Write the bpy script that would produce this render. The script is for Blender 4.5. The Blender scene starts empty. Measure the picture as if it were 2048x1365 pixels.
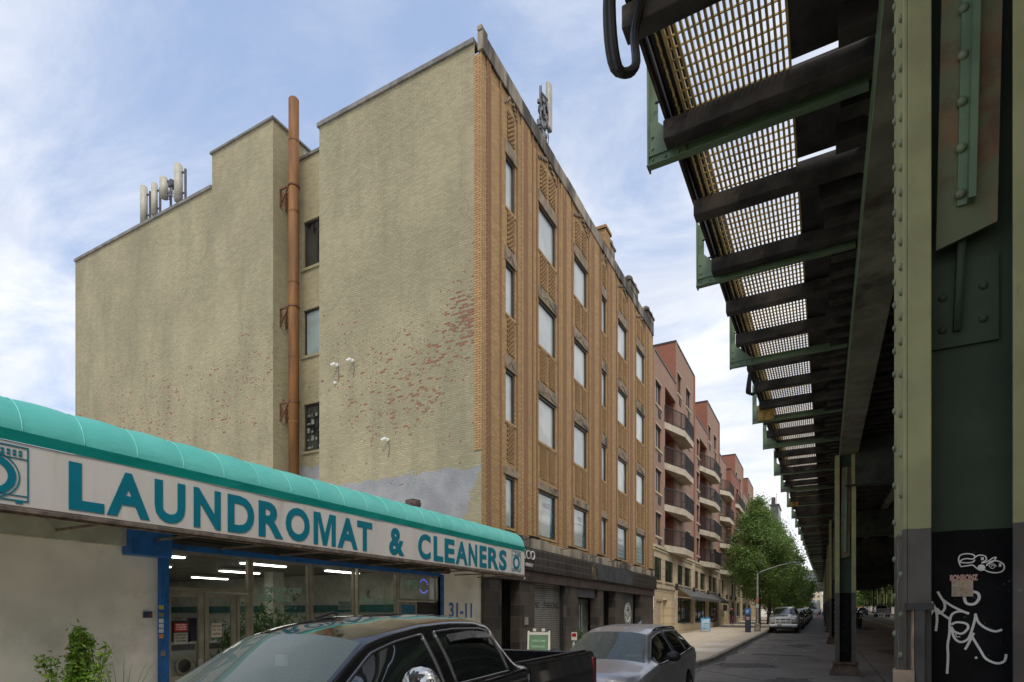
EXPOSURE=1.0; SKYS=0.09
import bpy, bmesh, math, random
from mathutils import Vector, Matrix
R = random.Random(7)
S = bpy.context.scene
COL = S.collection
# ------------------------------------------------------------ camera model
FPX, CXP, HORY = 1159.0, 1024.0, 1231.0
YAW = math.atan(616/1159)
cs, sn = math.cos(YAW), math.sin(YAW)
EYE = 2.05
GR = 0.0148          # the street climbs gently away
def onX(px, py, X):   # point of a wall plane X = const
    t = (px-CXP)/FPX; Y = X*(cs+t*sn)/(t*cs-sn); d = -X*sn+Y*cs
    return Y, EYE+(HORY-py)*d/FPX
def yX(px, X): return onX(px, 1231, X)[0]
def zX(px, py, X): return onX(px, py, X)[1]
def onY(px, py, Y):
    t = (px-CXP)/FPX; X = Y*(t*cs-sn)/(cs+t*sn); d = -X*sn+Y*cs
    return X, EYE+(HORY-py)*d/FPX
def gz(Y): return GR*Y
# ------------------------------------------------------------ nodes / materials
def nt_of(m): m.use_nodes = True; return m.node_tree
class NB:
    def __init__(s, m):
        s.t = nt_of(m); s.t.nodes.clear()
        s.out = s.n('ShaderNodeOutputMaterial')
    def n(s, typ, **kw):
        nd = s.t.nodes.new(typ)
        for k, v in kw.items(): setattr(nd, k, v)
        return nd
    def l(s, a, b): s.t.links.new(a, b)
    def setv(s, inp, v):
        if hasattr(v, 'bl_idname') or isinstance(v, bpy.types.NodeSocket): s.l(v, inp)
        else:
            if isinstance(v, (tuple, list)) and len(v) == 3 and inp.type == 'RGBA': v = (*v, 1)
            inp.default_value = v
    def math(s, op, a, b=0.5, c=None, clamp=False):
        nd = s.n('ShaderNodeMath', operation=op, use_clamp=clamp)
        s.setv(nd.inputs[0], a); s.setv(nd.inputs[1], b)
        if c is not None: s.setv(nd.inputs[2], c)
        return nd.outputs[0]
    def mix(s, f, a, b, blend='MIX'):
        nd = s.n('ShaderNodeMix', data_type='RGBA', blend_type=blend)
        s.setv(nd.inputs[0], f); s.setv(nd.inputs[6], a); s.setv(nd.inputs[7], b)
        return nd.outputs[2]
    def noise(s, vec, scale, detail=3, rough=.55, dist=0):
        nd = s.n('ShaderNodeTexNoise'); s.l(vec, nd.inputs['Vector'])
        nd.inputs['Scale'].default_value = scale; nd.inputs['Detail'].default_value = detail
        nd.inputs['Roughness'].default_value = rough; nd.inputs['Distortion'].default_value = dist
        return nd.outputs[0]
    def ramp(s, f, lo, hi, a=0., b=1.):
        nd = s.n('ShaderNodeMapRange', interpolation_type='SMOOTHSTEP')
        s.setv(nd.inputs[0], f); nd.inputs[1].default_value = lo; nd.inputs[2].default_value = hi
        nd.inputs[3].default_value = a; nd.inputs[4].default_value = b
        return nd.outputs[0]
    def pos(s): return s.n('ShaderNodeNewGeometry').outputs['Position']
    def objc(s): return s.n('ShaderNodeTexCoord').outputs['Object']
    def sep(s, v):
        nd = s.n('ShaderNodeSeparateXYZ'); s.l(v, nd.inputs[0]); return nd.outputs
    def comb(s, x, y, z=0.):
        nd = s.n('ShaderNodeCombineXYZ')
        s.setv(nd.inputs[0], x); s.setv(nd.inputs[1], y); s.setv(nd.inputs[2], z); return nd.outputs[0]
    def vmul(s, v, k):
        nd = s.n('ShaderNodeVectorMath', operation='MULTIPLY'); s.l(v, nd.inputs[0]); nd.inputs[1].default_value = k
        return nd.outputs[0]
    def bump(s, h, strength=.3, dist=.01):
        nd = s.n('ShaderNodeBump'); nd.inputs['Strength'].default_value = strength
        nd.inputs['Distance'].default_value = dist; s.l(h, nd.inputs['Height']); return nd.outputs[0]
    def pbsdf(s, col, rough=.6, metal=0., bump=None, coat=0., spec=.5, emis=None, es=1.):
        p = s.n('ShaderNodeBsdfPrincipled'); s.setv(p.inputs['Base Color'], col)
        s.setv(p.inputs['Roughness'], rough); s.setv(p.inputs['Metallic'], metal)
        p.inputs['Specular IOR Level'].default_value = spec
        p.inputs['Coat Weight'].default_value = coat; p.inputs['Coat Roughness'].default_value = .04
        if bump: s.l(bump, p.inputs['Normal'])
        if emis: s.setv(p.inputs['Emission Color'], emis); p.inputs['Emission Strength'].default_value = es
        s.l(p.outputs[0], s.out.inputs[0]); return p
MATS = {}
def M(name, col=(.5,.5,.5), rough=.6, metal=0., var=.12, scale=3., bump=.0, bs=40., coat=0., spec=.5,
      dirt=None, dscale=1.2, dlo=.55, dhi=.75, local=True, streak=False, emis=None, es=1.):
    if name in MATS: return MATS[name]
    m = bpy.data.materials.new(name); b = NB(m)
    v = b.objc() if local else b.pos()
    vv = b.vmul(v, (1,1,.15)) if streak else v
    f = b.noise(vv, scale, 4)
    dk = tuple(c*(1-var*1.6) for c in col); lt = tuple(min(1, c*(1+var)) for c in col)
    c = b.mix(b.ramp(f, .3, .7), dk, lt)
    if dirt:
        g = b.noise(vv, dscale, 5, .65)
        c = b.mix(b.ramp(g, dlo, dhi), c, dirt)
    bp = None
    if bump: bp = b.bump(b.noise(v, bs, 3), bump, .01)
    b.pbsdf(c, rough, metal, bp, coat, spec, emis, es)
    MATS[name] = m; return m
# ------------------------------------------------------------ mesh builder
class MB:
    def __init__(s): s.v = []; s.f = []
    def add(s, vs, fs):
        o = len(s.v); s.v += [tuple(p) for p in vs]; s.f += [tuple(o+i for i in f) for f in fs]; return s
    def quad(s, a, b, c, d): return s.add([a,b,c,d], [(0,1,2,3)])
    def box(s, x0,x1,y0,y1,z0,z1):
        x0,x1=min(x0,x1),max(x0,x1); y0,y1=min(y0,y1),max(y0,y1); z0,z1=min(z0,z1),max(z0,z1)
        return s.add([(x0,y0,z0),(x1,y0,z0),(x1,y1,z0),(x0,y1,z0),(x0,y0,z1),(x1,y0,z1),(x1,y1,z1),(x0,y1,z1)],
          [(0,3,2,1),(4,5,6,7),(0,1,5,4),(1,2,6,5),(2,3,7,6),(3,0,4,7)])
    def bar(s, p0, p1, w, h, up=(0,0,1)):      # rectangular bar between two points
        p0=Vector(p0); p1=Vector(p1); d=(p1-p0).normalized(); u=Vector(up)
        if abs(d.dot(u))>.98: u=Vector((1,0,0))
        a=d.cross(u).normalized()*w/2; c=a.cross(d).normalized()*h/2
        q=[]
        for p in (p0,p1): q += [p-a-c,p+a-c,p+a+c,p-a+c]
        return s.add(q, [(3,2,1,0),(4,5,6,7),(0,1,5,4),(1,2,6,5),(2,3,7,6),(3,0,4,7)])
    def cyl(s, p0, p1, r0, r1=None, n=12, cap=True):
        if r1 is None: r1=r0
        p0=Vector(p0); p1=Vector(p1); d=(p1-p0).normalized()
        u=Vector((0,0,1)) if abs(d.z)<.9 else Vector((1,0,0))
        a=d.cross(u).normalized(); c=d.cross(a)
        vs=[]
        for p,r in ((p0,r0),(p1,r1)):
            for i in range(n):
                t=2*math.pi*i/n; vs.append(p+a*math.cos(t)*r+c*math.sin(t)*r)
        fs=[(i,(i+1)%n,n+(i+1)%n,n+i) for i in range(n)]
        if cap: fs += [tuple(reversed(range(n))), tuple(range(n,2*n))]
        return s.add(vs, fs)
    def tube(s, pts, r, n=8):
        pts=[Vector(p) for p in pts]; k=len(pts); vs=[]; prev=None
        for i,p in enumerate(pts):
            d=(pts[min(i+1,k-1)]-pts[max(i-1,0)]).normalized()
            if prev is None:
                u=Vector((0,0,1)) if abs(d.z)<.9 else Vector((1,0,0)); a=d.cross(u).normalized()
            else: a=(prev-d*prev.dot(d)).normalized()
            prev=a; c=d.cross(a); rr=r[i] if isinstance(r,(list,tuple)) else r
            for j in range(n):
                t=2*math.pi*j/n; vs.append(p+a*math.cos(t)*rr+c*math.sin(t)*rr)
        fs=[(i*n+j,i*n+(j+1)%n,(i+1)*n+(j+1)%n,(i+1)*n+j) for i in range(k-1) for j in range(n)]
        fs += [tuple(reversed(range(n))), tuple((k-1)*n+j for j in range(n))]
        return s.add(vs, fs)
    def sph(s, c, r, nu=10, nv=6, z0=-1.):
        rx,ry,rz = r if isinstance(r,(tuple,list)) else (r,r,r)
        vs=[]; 
        for i in range(nv+1):
            ph=-math.pi/2+math.pi*i/nv; zz=max(math.sin(ph), z0)
            for j in range(nu):
                t=2*math.pi*j/nu; vs.append((c[0]+rx*math.cos(ph)*math.cos(t),c[1]+ry*math.cos(ph)*math.sin(t),c[2]+rz*zz))
        fs=[(i*nu+j,i*nu+(j+1)%nu,(i+1)*nu+(j+1)%nu,(i+1)*nu+j) for i in range(nv) for j in range(nu)]
        return s.add(vs, fs)
    def prism(s, poly, axis, a, b):            # poly of 2-D points extruded along axis
        def P(u,v,w): return {'x':(w,u,v),'y':(u,w,v),'z':(u,v,w)}[axis]
        n=len(poly); vs=[P(u,v,a) for u,v in poly]+[P(u,v,b) for u,v in poly]
        return s.add(vs, [tuple(range(n)), tuple(range(2*n-1,n-1,-1))]+[(i,(i+1)%n,n+(i+1)%n,n+i) for i in range(n)])
    def ring(s, axis, cu, cv, r0, r1, a, b, n=24, a0=0., a1=2*math.pi):
        def P(u,v,w): return {'x':(w,u,v),'y':(u,w,v),'z':(u,v,w)}[axis]
        full = abs(a1-a0-2*math.pi)<1e-6; k=n if full else n+1; vs=[]
        for i in range(k):
            t=a0+(a1-a0)*i/n; c_,s_=math.cos(t),math.sin(t)
            vs += [P(cu+r0*c_,cv+r0*s_,a),P(cu+r1*c_,cv+r1*s_,a),P(cu+r1*c_,cv+r1*s_,b),P(cu+r0*c_,cv+r0*s_,b)]
        fs=[]
        for i in range(n):
            p=4*i; q=4*((i+1)%k)
            fs += [(p,q,q+1,p+1),(p+1,q+1,q+2,p+2),(p+2,q+2,q+3,p+3),(p+3,q+3,q,p)]
        return s.add(vs, fs)
    def wall(s, plane, c, u0,u1,z0,z1, ops=(), depth=.15, sign=1):
        """sheet wall with openings (u0,u1,z0,z1) and reveals going in by depth; plane 'x' or 'y'"""
        us=sorted({u0,u1,*[q for o in ops for q in o[:2]]}); zs=sorted({z0,z1,*[q for o in ops for q in o[2:4]]})
        us=[u for u in us if u0-1e-6<=u<=u1+1e-6]; zs=[z for z in zs if z0-1e-6<=z<=z1+1e-6]
        def P(u,z,w=0.): return (c-w*sign,u,z) if plane=='x' else (u,c-w*sign,z)
        for i in range(len(us)-1):
            for j in range(len(zs)-1):
                um=(us[i]+us[i+1])/2; zm=(zs[j]+zs[j+1])/2
                if any(o[0]<um<o[1] and o[2]<zm<o[3] for o in ops): continue
                s.quad(P(us[i],zs[j]),P(us[i+1],zs[j]),P(us[i+1],zs[j+1]),P(us[i],zs[j+1]))
        for o in ops:
            a,b_,e,g=o[:4]
            for (p,q) in (((a,e),(b_,e)),((b_,e),(b_,g)),((b_,g),(a,g)),((a,g),(a,e))):
                s.quad(P(*p),P(*q),P(*q,depth),P(*p,depth))
        return s
    def build(s, name, mat, parent=None, smooth=False, bevel=0., label=None, kind=None):
        me=bpy.data.meshes.new(name); off=Vector((0,0,0))
        if parent is not None:
            r=parent
            while r.parent: r=r.parent
            off=Vector(r.get('_b',(0,0,0)))
        me.from_pydata([tuple(Vector(p)-off) for p in s.v],[],s.f); me.update()
        bm=bmesh.new(); bm.from_mesh(me); bmesh.ops.recalc_face_normals(bm, faces=bm.faces)
        bm.to_mesh(me); bm.free()
        o=bpy.data.objects.new(name,me); COL.objects.link(o); me.materials.append(mat)
        if smooth: me.polygons.foreach_set('use_smooth',[True]*len(me.polygons))
        if parent is not None: o.parent=parent
        if bevel:
            md=o.modifiers.new('bevel','BEVEL'); md.width=bevel; md.segments=2; md.limit_method='ANGLE'; md.angle_limit=math.radians(40)
        if label: o['label']=label
        if kind: o['kind']=kind
        return o
def tag(o, label, cat, group=None):
    o['label']=label; o['category']=cat
    if group: o['group']=group
    return o
def thing(name, label, cat, base=(0,0,0), group=None):
    o=bpy.data.objects.new(name,None); COL.objects.link(o); o.location=base; o['_b']=tuple(float(q) for q in base)
    o.empty_display_size=.2
    return tag(o,label,cat,group)
def struct(o): o['kind']='structure'; return o
def kids(o): return [c for c in COL.objects if c.parent is o]
def dup(root, loc, rz=0., label=None, parent=None):
    c=root.copy(); COL.objects.link(c)
    if parent is None:
        c.location=loc; c.rotation_euler=(0,0,rz); c['label']=label
    else: c.parent=parent
    for k in kids(root): dup(k,None,0,None,c)
    return c
_fc={}
def text_mesh(body, bold=0.0):
    key=(body,bold)
    if body=='M' and bold: return [(0,0),(0,1),(.29,1),(.5,.36),(.71,1),(1,1),(1,0),(.81,0),(.81,.80),(.59,0),(.41,0),(.19,.80),(.19,0)],[tuple(range(13))]
    if key in _fc: return _fc[key]
    cu=bpy.data.curves.new('t','FONT'); cu.body=body; cu.size=1; cu.offset=bold; cu.extrude=0; cu.resolution_u=4; cu.align_x='LEFT'
    ob=bpy.data.objects.new('t',cu); COL.objects.link(ob); dg=bpy.context.evaluated_depsgraph_get(); dg.update()
    me=bpy.data.meshes.new_from_object(ob.evaluated_get(dg))
    vs=[(v.co.x,v.co.y) for v in me.vertices]; fs=[tuple(p.vertices) for p in me.polygons]
    bpy.data.objects.remove(ob); bpy.data.curves.remove(cu); bpy.data.meshes.remove(me)
    _fc[key]=(vs,fs); return vs,fs
def text(mb, body, P, w, h, bold=0.0, thick=.004, xr=None):
    """lettering filling a w x h box; P(u,v,out) gives the 3-D point"""
    vs,fs=text_mesh(body,bold)
    if not vs: return mb
    x0=min(v[0] for v in vs); x1=max(v[0] for v in vs); y0=min(v[1] for v in vs); y1=max(v[1] for v in vs)
    k=lambda v:((v[0]-x0)/(x1-x0)*w,(v[1]-y0)/(y1-y0)*h)
    n=len(vs); V=[P(*k(v),thick) for v in vs]
    # thin solid: front faces plus rim
    mb.add(V,fs)
    ed={}
    for f in fs:
        for i in range(len(f)):
            e=(f[i],f[(i+1)%len(f)]); ed[tuple(sorted(e))]=ed.get(tuple(sorted(e)),0)+1
    for (a,b),c in ed.items():
        if c==1: mb.quad(P(*k(vs[a]),thick),P(*k(vs[b]),thick),P(*k(vs[b]),0),P(*k(vs[a]),0))
    return mb
# ------------------------------------------------------------ camera, light, sky
cam=bpy.data.cameras.new('camera'); co=bpy.data.objects.new('camera',cam); COL.objects.link(co); S.camera=co
co.location=(0,0,EYE); co.rotation_euler=(math.pi/2,0,YAW); cam.sensor_width=36; cam.lens=36*FPX/2048
cam.shift_y=(HORY-682.5)/2048; cam.clip_start=.05; cam.clip_end=3000
S.view_settings.view_transform='Standard'; S.view_settings.look='None'; S.view_settings.gamma=1
S.view_settings.exposure=EXPOSURE
SUN_EL, SUN_AZ = math.radians(54), math.radians(146)      # azimuth measured from +Y towards +X
sd=Vector((math.sin(SUN_AZ)*math.cos(SUN_EL), math.cos(SUN_AZ)*math.cos(SUN_EL), math.sin(SUN_EL)))
sl=bpy.data.lights.new('sun','SUN'); sl.energy=1.05; sl.angle=math.radians(20); sl.color=(1,.93,.82)
so=bpy.data.objects.new('sun',sl); COL.objects.link(so); so.rotation_euler=sd.to_track_quat('Z','Y').to_euler(); so.location=(20,-20,60)
W=bpy.data.worlds.new("World"); S.world=W; W.use_nodes=True
class WB(NB):
    def __init__(s,w): s.t=w.node_tree; s.t.nodes.clear(); s.out=s.n('ShaderNodeOutputWorld')
b=WB(W); sky=b.n('ShaderNodeTexSky'); sky.sky_type='NISHITA'; sky.sun_disc=False
sky.sun_elevation=SUN_EL; sky.sun_rotation=SUN_AZ; sky.air_density=1.; sky.dust_density=1.6; sky.ozone_density=1.2
g=b.n('ShaderNodeTexCoord').outputs['Generated']; x,y,z=b.sep(g)
zz=b.math('ADD',b.math('MAXIMUM',z,0.),.12)
cv=b.comb(b.math('DIVIDE',x,zz),b.math('DIVIDE',y,zz),0.)
n1=b.noise(b.vmul(cv,(.8,1.5,1)),1.9,8,.62,.7); n2=b.noise(b.vmul(cv,(1,2.2,1)),.45,3,.5)
f=b.math('ADD',b.math('MULTIPLY',n1,.62),b.math('MULTIPLY',n2,.55))
f=b.math('ADD',f,b.math('MULTIPLY',b.math('SUBTRACT',.75,z),.34))       # thicker towards the horizon
f=b.math('ADD',f,b.math('MULTIPLY',b.math('ADD',x,.25),.16))             # and towards the hidden sun
m1=b.ramp(f,.45,.84)
n3=b.noise(b.vmul(cv,(1,1.4,1)),1.6,5,.55)
ccol=b.mix(b.ramp(n3,.3,.75),(4.5,4.75,5.3),(6.8,6.8,6.9))
hz=b.ramp(z,.0,.5); ccol=b.mix(b.math('MULTIPLY',b.math('SUBTRACT',1.,hz),.45),ccol,(7.0,7.0,7.0))
bl=b.mix(.5,sky.outputs[0],(3.3,4.2,6.1))
skc=b.mix(m1,bl,ccol)
bg=b.n('ShaderNodeBackground'); b.l(skc,bg.inputs[0]); bg.inputs[1].default_value=SKYS
b.l(bg.outputs[0],b.out.inputs[0])
# ------------------------------------------------------------ materials of the ground
def asphalt():
    m=bpy.data.materials.new('asphalt'); b=NB(m); p=b.pos()
    big=b.noise(p,.35,4,.6); mid=b.noise(b.vmul(p,(1,.25,1)),1.6,4); fine=b.noise(p,55,3,.7)
    c=b.mix(b.ramp(big,.35,.65),(.185,.166,.14),(.25,.225,.19)); c=b.mix(b.ramp(mid,.55,.72,0,.65),c,(.10,.09,.078))
    c=b.mix(b.ramp(fine,.35,.75,0,.5),c,(.30,.27,.235))
    st=b.noise(b.vmul(p,(1.,.7,1)),.9,5,.7,1.); c=b.mix(b.ramp(st,.62,.68,0,.75),c,(.05,.047,.043))
    v=b.n('ShaderNodeTexVoronoi',feature='DISTANCE_TO_EDGE'); b.l(p,v.inputs['Vector']); v.inputs['Scale'].default_value=.28
    c=b.mix(b.ramp(v.outputs[0],.0,.012,.8,0),c,(.02,.02,.02))
    b.pbsdf(c,.82,0,b.bump(fine,.5,.01),spec=.35); return m
def concrete(name,c1,c2,joint=1.5,dark=(.16,.15,.13)):
    m=bpy.data.materials.new(name); b=NB(m); p=b.pos()
    br=b.n('ShaderNodeTexBrick'); b.l(b.vmul(p,(1,1,0)),br.inputs['Vector']); br.offset=0
    br.inputs['Color1'].default_value=(*c1,1); br.inputs['Color2'].default_value=(*c2,1); br.inputs['Mortar'].default_value=(*dark,1)
    br.inputs['Scale'].default_value=1; br.inputs['Brick Width'].default_value=joint; br.inputs['Row Height'].default_value=joint
    br.inputs['Mortar Size'].default_value=.012; br.inputs['Mortar Smooth'].default_value=.1
    c=br.outputs[0]; st=b.noise(p,.8,5,.7); c=b.mix(b.ramp(st,.5,.7,0,.45),c,tuple(q*.62 for q in c1))
    sp=b.noise(p,14,4,.7); c=b.mix(b.ramp(sp,.62,.7,0,.5),c,tuple(q*.5 for q in c1))
    b.pbsdf(c,.85,0,b.bump(b.noise(p,60,3),.25,.01),spec=.3); return m
m_asph=asphalt(); m_side=concrete('sidewalk_concrete',(.58,.50,.385),(.52,.45,.35))
m_curb=M('curb_stone',(.30,.27,.22),.8,var=.25,scale=5,bump=.3,dirt=(.12,.11,.09),dlo=.5,dhi=.7,local=False)
m_new=concrete('new_concrete',(.66,.62,.54),(.63,.59,.51),3.)
# ------------------------------------------------------------ ground, sidewalk, kerb
FX=-8.75                                     # building line
def curbX(Y):
    a=min(1,max(0,(Y-14.)/9.)); a=a*a*(3-2*a)
    return -4.78+a*1.28
mb=MB(); YS=[-60,-20,0,10,20,30,45,60,90,130,200,300,500,900]
for a,c in zip(YS[:-1],YS[1:]):
    za=gz(a) if a<=500 else gz(500); zc=gz(c) if c<=500 else gz(500)
    mb.quad((-400,a,za),(600,a,za),(600,c,zc),(-400,c,zc))
struct(mb.build('ground',m_asph))
mb=MB(); ys=[-30+i*1. for i in range(60)]+[30+i*6 for i in range(56)]
for a,c in zip(ys[:-1],ys[1:]):
    A,B=curbX(a)-.17,curbX(c)-.17
    mb.quad((FX-30,a,gz(a)+.15),(A,a,gz(a)+.15),(B,c,gz(c)+.15),(FX-30,c,gz(c)+.15))
struct(mb.build('sidewalk',m_side))
mb=MB()
for a,c in zip(ys[:-1],ys[1:]):
    A,B=curbX(a),curbX(c); za,zc=gz(a),gz(c)
    mb.quad((A-.17,a,za+.153),(A-.02,a,za+.153),(B-.02,c,zc+.153),(B-.17,c,zc+.153))
    mb.quad((A-.02,a,za+.153),(A,a,za+.13),(B,c,zc+.13),(B-.02,c,zc+.153))
    mb.quad((A,a,za+.13),(A,a,za-.02),(B,c,zc-.02),(B,c,zc+.13))
    mb.quad((A-.17,a,za+.153),(B-.17,c,zc+.153),(B-.17,c,zc+.1),(A-.17,a,za+.1))
struct(mb.build('kerb',m_curb))
mb=MB(); mb.quad((FX+3.2,25.2,gz(25.2)+.156),(-3.72,25.2,gz(25.2)+.156),(-3.72,27.4,gz(27.4)+.156),(FX+3.2,27.4,gz(27.4)+.156))
mb.quad((FX+3.6,29.6,gz(29.6)+.156),(-3.72,29.6,gz(29.6)+.156),(-3.72,31.2,gz(31.2)+.156),(FX+3.6,31.2,gz(31.2)+.156))
struct(mb.build('sidewalk_patch',m_new))
# irregular repairs in the asphalt
m_patch=M('asphalt_patch',(.11,.10,.088),.8,var=.35,scale=6,bump=.4,local=False)
def blob(cx,cy,rx,ry,n=18,seed=1,dz=.004):
    r=random.Random(seed); mb=MB(); vs=[(cx,cy,gz(cy)+dz)]
    for i in range(n):
        t=2*math.pi*i/n; k=r.uniform(.72,1.15); px_,py_=cx+rx*k*math.cos(t),cy+ry*k*math.sin(t); vs.append((px_,py_,gz(py_)+dz))
    mb.add(vs,[(0,1+i,1+(i+1)%n) for i in range(n)]); return mb
for i,(cx,cy,rx,ry) in enumerate(((-2.3,21.5,1.1,.9),(-1.5,26.5,1.2,.5),(-.9,33,.6,1.5),(-1.9,38,.9,.7),(2.9,30,.8,2.2),(3.5,60,.9,5),(-.7,17.2,.7,1.1))):
    struct(blob(cx,cy,rx,ry,seed=i+3).build('asphalt_repair',m_patch))
m_wet=M('gutter_grime',(.06,.056,.05),.75,var=.4,scale=8,local=False)
mb=MB()
for a,c in zip(ys[20:70],ys[21:71]):
    w1=.25+.1*math.sin(a*1.7); w2=.25+.1*math.sin(c*1.7)
    mb.quad((curbX(a),a,gz(a)+.004),(curbX(a)+w1,a,gz(a)+.004),(curbX(c)+w2,c,gz(c)+.004),(curbX(c),c,gz(c)+.004))
struct(mb.build('gutter',m_wet))
m_yel=M('yellow_paint',(.62,.42,.08),.7,var=.2,scale=4,dirt=(.2,.15,.06),dlo=.5,dhi=.7,local=False)
mb=MB()
for x in (5.75,6.0):
    for a,c in zip(ys[30:],ys[31:]): mb.quad((x,a,gz(a)+.005),(x+.12,a,gz(a)+.005),(x+.12,c,gz(c)+.005),(x,c,gz(c)+.005))
struct(mb.build('road_marking',m_yel))
mb=MB()
for a,c in zip(ys[30:],ys[31:]): mb.box(1.5,1.56,a,c-.01,gz(a)+.002,gz(a)+.012)
struct(mb.build('road_joint',m_patch))
# ------------------------------------------------------------ laundromat
LX=-8.7; Y0=14.56
m_wht=M('painted_wall',(.86,.84,.77),.75,var=.06,scale=1.5,bump=.12,bs=30,dirt=(.60,.585,.51),dscale=.9,dlo=.52,dhi=.78,local=False)
m_soff=M('soffit_paint',(.44,.45,.36),.8,var=.15,local=False)
m_blue=M('blue_paint',(.015,.13,.42),.42,var=.15,scale=5,dirt=(.03,.05,.10),dlo=.6,dhi=.68,local=False)
m_alu=M('door_aluminium',(.33,.30,.24),.42,.35,var=.12,scale=5)
m_glass_d=None
def glassmat(name,tint=(.75,.8,.78),refl=1.,alpha=.8):
    m=bpy.data.materials.new(name); b=NB(m)
    tr=b.n('ShaderNodeBsdfTransparent'); tr.inputs[0].default_value=(*[c*alpha for c in tint],1)
    gl=b.n('ShaderNodeBsdfGlossy'); gl.inputs['Roughness'].default_value=.015; gl.inputs[0].default_value=(refl,refl,refl,1)
    fr=b.n('ShaderNodeFresnel'); fr.inputs[0].default_value=1.5
    mx=b.n('ShaderNodeMixShader'); b.l(fr.outputs[0],mx.inputs[0]); b.l(tr.outputs[0],mx.inputs[1]); b.l(gl.outputs[0],mx.inputs[2])
    b.l(mx.outputs[0],b.out.inputs[0]); return m
m_glass=glassmat('shop_glass')
m_dkin=M('dark_interior',(.03,.03,.032),.7)
m_wallin=M('interior_wall',(.62,.62,.56),.8,local=False)
m_teal2=M('teal_stripe',(.03,.16,.16),.6)
m_floor=M('tile_floor',(.20,.19,.17),.4,local=False)
lb=thing('laundromat','single storey laundromat with white painted wall, blue post and wide shop window','shop building',(LX,8,.15))
gx=[336,503,510,622,630,713,722,797,803,880]; gy=[yX(p,LX) for p in gx]
yA,yB=gy[0],gy[-1]; ztop=3.07; zs=.30
mb=MB(); mb.wall('x',LX,-9,Y0-.02,0,4.15,[(yA-.02,yB+.02,gz(8)+.1,3.12)],.35)
mb.box(LX-22,LX-.4,-9,Y0-.03,4.0,4.16)
mb.build('wall',m_wht,lb)
mb=MB(); mb.box(LX,LX+1.0,-9,Y0-.03,3.42,3.5); mb.build('soffit',m_soff,lb)
mb=MB(); mb.box(LX,LX+.12,-9,yX(262,LX),3.02,3.42); mb.build('fascia_board',m_soff,lb)
# blue post and box above it
pY=yX(316,LX+.1),yX(340,LX+.1)
MB().box(LX,LX+.09,pY[0]+.05,pY[1],.1,3.0).build('blue_post',m_blue,lb,bevel=.008); MB().box(LX-.2,LX+.02,yB+.02,yB+.16,.2,3.1).build('blue_post',m_blue,lb,bevel=.008)
mb=MB(); mb.box(LX,LX+.24,yX(263,LX+.24),yX(345,LX+.24),2.90,3.42); mb.build('blue_box',m_blue,lb,bevel=.01)
m_shut=M('shutter_dark',(.05,.045,.04),.5,.3,var=.2,local=False)
mb=MB(); mb.box(LX-.12,LX+.10,yX(345,LX+.4)+.03,yB+.3,3.14,3.42)
for k in range(5): mb.box(LX+.10,LX+.125,yX(345,LX+.4)+.03,yB+.3,3.16+k*.052,3.195+k*.052)
mb.build('shutter_housing',m_shut,lb)
mb=MB(); mb.box(LX-.03,LX+.02,yA,yB,3.05,3.14); mb.build('blue_lintel',m_blue,lb)
# window frames
GXp=LX-.10
def frame(mb,y0,y1,z0,z1,w=.05,x=GXp,d=.07):
    mb.box(x-d/2,x+d/2,y0,y1,z1-w,z1); mb.box(x-d/2,x+d/2,y0,y1,z0,z0+w); mb.box(x-d/2,x+d/2,y0,y0+w,z0+w,z1-w); mb.box(x-d/2,x+d/2,y1-w,y1,z0+w,z1-w)
ztr=zX(400,1183,GXp)
for i in range(5):
    a=gy[2*i]-.03; c=gy[2*i+1]+.03
    if i in (0,4):
        z0=ztr if i==0 else zX(840,1203,GXp)
        mb=MB(); frame(mb,a,c,z0,3.06); w=mb.build('transom_window',m_alu,lb)
        MB().quad((GXp,a+.04,z0+.04),(GXp,c-.04,z0+.04),(GXp,c-.04,3.02),(GXp,a+.04,3.02)).build('pane',m_glass,w)
    else:
        mb=MB(); frame(mb,a,c,.42,3.06); w=mb.build('shop_window',m_alu,lb)
        MB().quad((GXp,a+.04,.46),(GXp,c-.04,.46),(GXp,c-.04,3.02),(GXp,a+.04,3.02)).build('pane',m_glass,w)
        mb=MB(); mb.box(LX-.2,LX-.02,a-.02,c+.02,.2,.42); mb.build('window_sill',m_alu,lb)
m_steel=M('brushed_steel',(.55,.54,.5),.3,.8)
dy=[gy[0]+.02,yX(406,GXp),yX(470,GXp)]
for k,(a,c) in enumerate(((dy[0],dy[1]-.01),(dy[1]+.01,dy[2]))):
    mb=MB(); frame(mb,a,c,.24,ztr-.03,.07); mb.box(GXp-.03,GXp+.03,a+.07,c-.07,1.02,1.1)
    d=mb.build('door',m_alu,lb)
    MB().quad((GXp,a+.06,.3),(GXp,c-.06,.3),(GXp,c-.06,ztr-.09),(GXp,a+.06,ztr-.09)).build('pane',m_glass,d)
    yy=c-.11 if k==0 else a+.05
    mb=MB(); mb.box(GXp+.05,GXp+.085,yy,yy+.06,.95,1.35); mb.box(GXp+.03,GXp+.05,yy+.01,yy+.05,1.0,1.04); mb.box(GXp+.03,GXp+.05,yy+.01,yy+.05,1.26,1.3); mb.build('handle',m_steel,d)
a=dy[2]+.02; c=gy[1]+.03
mb=MB(); frame(mb,a,c,.24,ztr-.03); w=mb.build('side_light',m_alu,lb); MB().quad((GXp,a+.04,.28),(GXp,c-.04,.28),(GXp,c-.04,ztr-.07),(GXp,a+.04,ztr-.07)).build('pane',m_glass,w)
z0=zX(840,1203,GXp); ym=(gy[8]+gy[9])/2-.1
mb=MB(); frame(mb,gy[8],ym,.24,z0-.02,.07); d=mb.build('door',m_alu,lb)
MB().box(GXp-.02,GXp+.01,gy[8]+.07,ym-.07,.9,z0-.1).build('blue_panel',M('blue_panel',(.03,.17,.32),.4),d)
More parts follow.
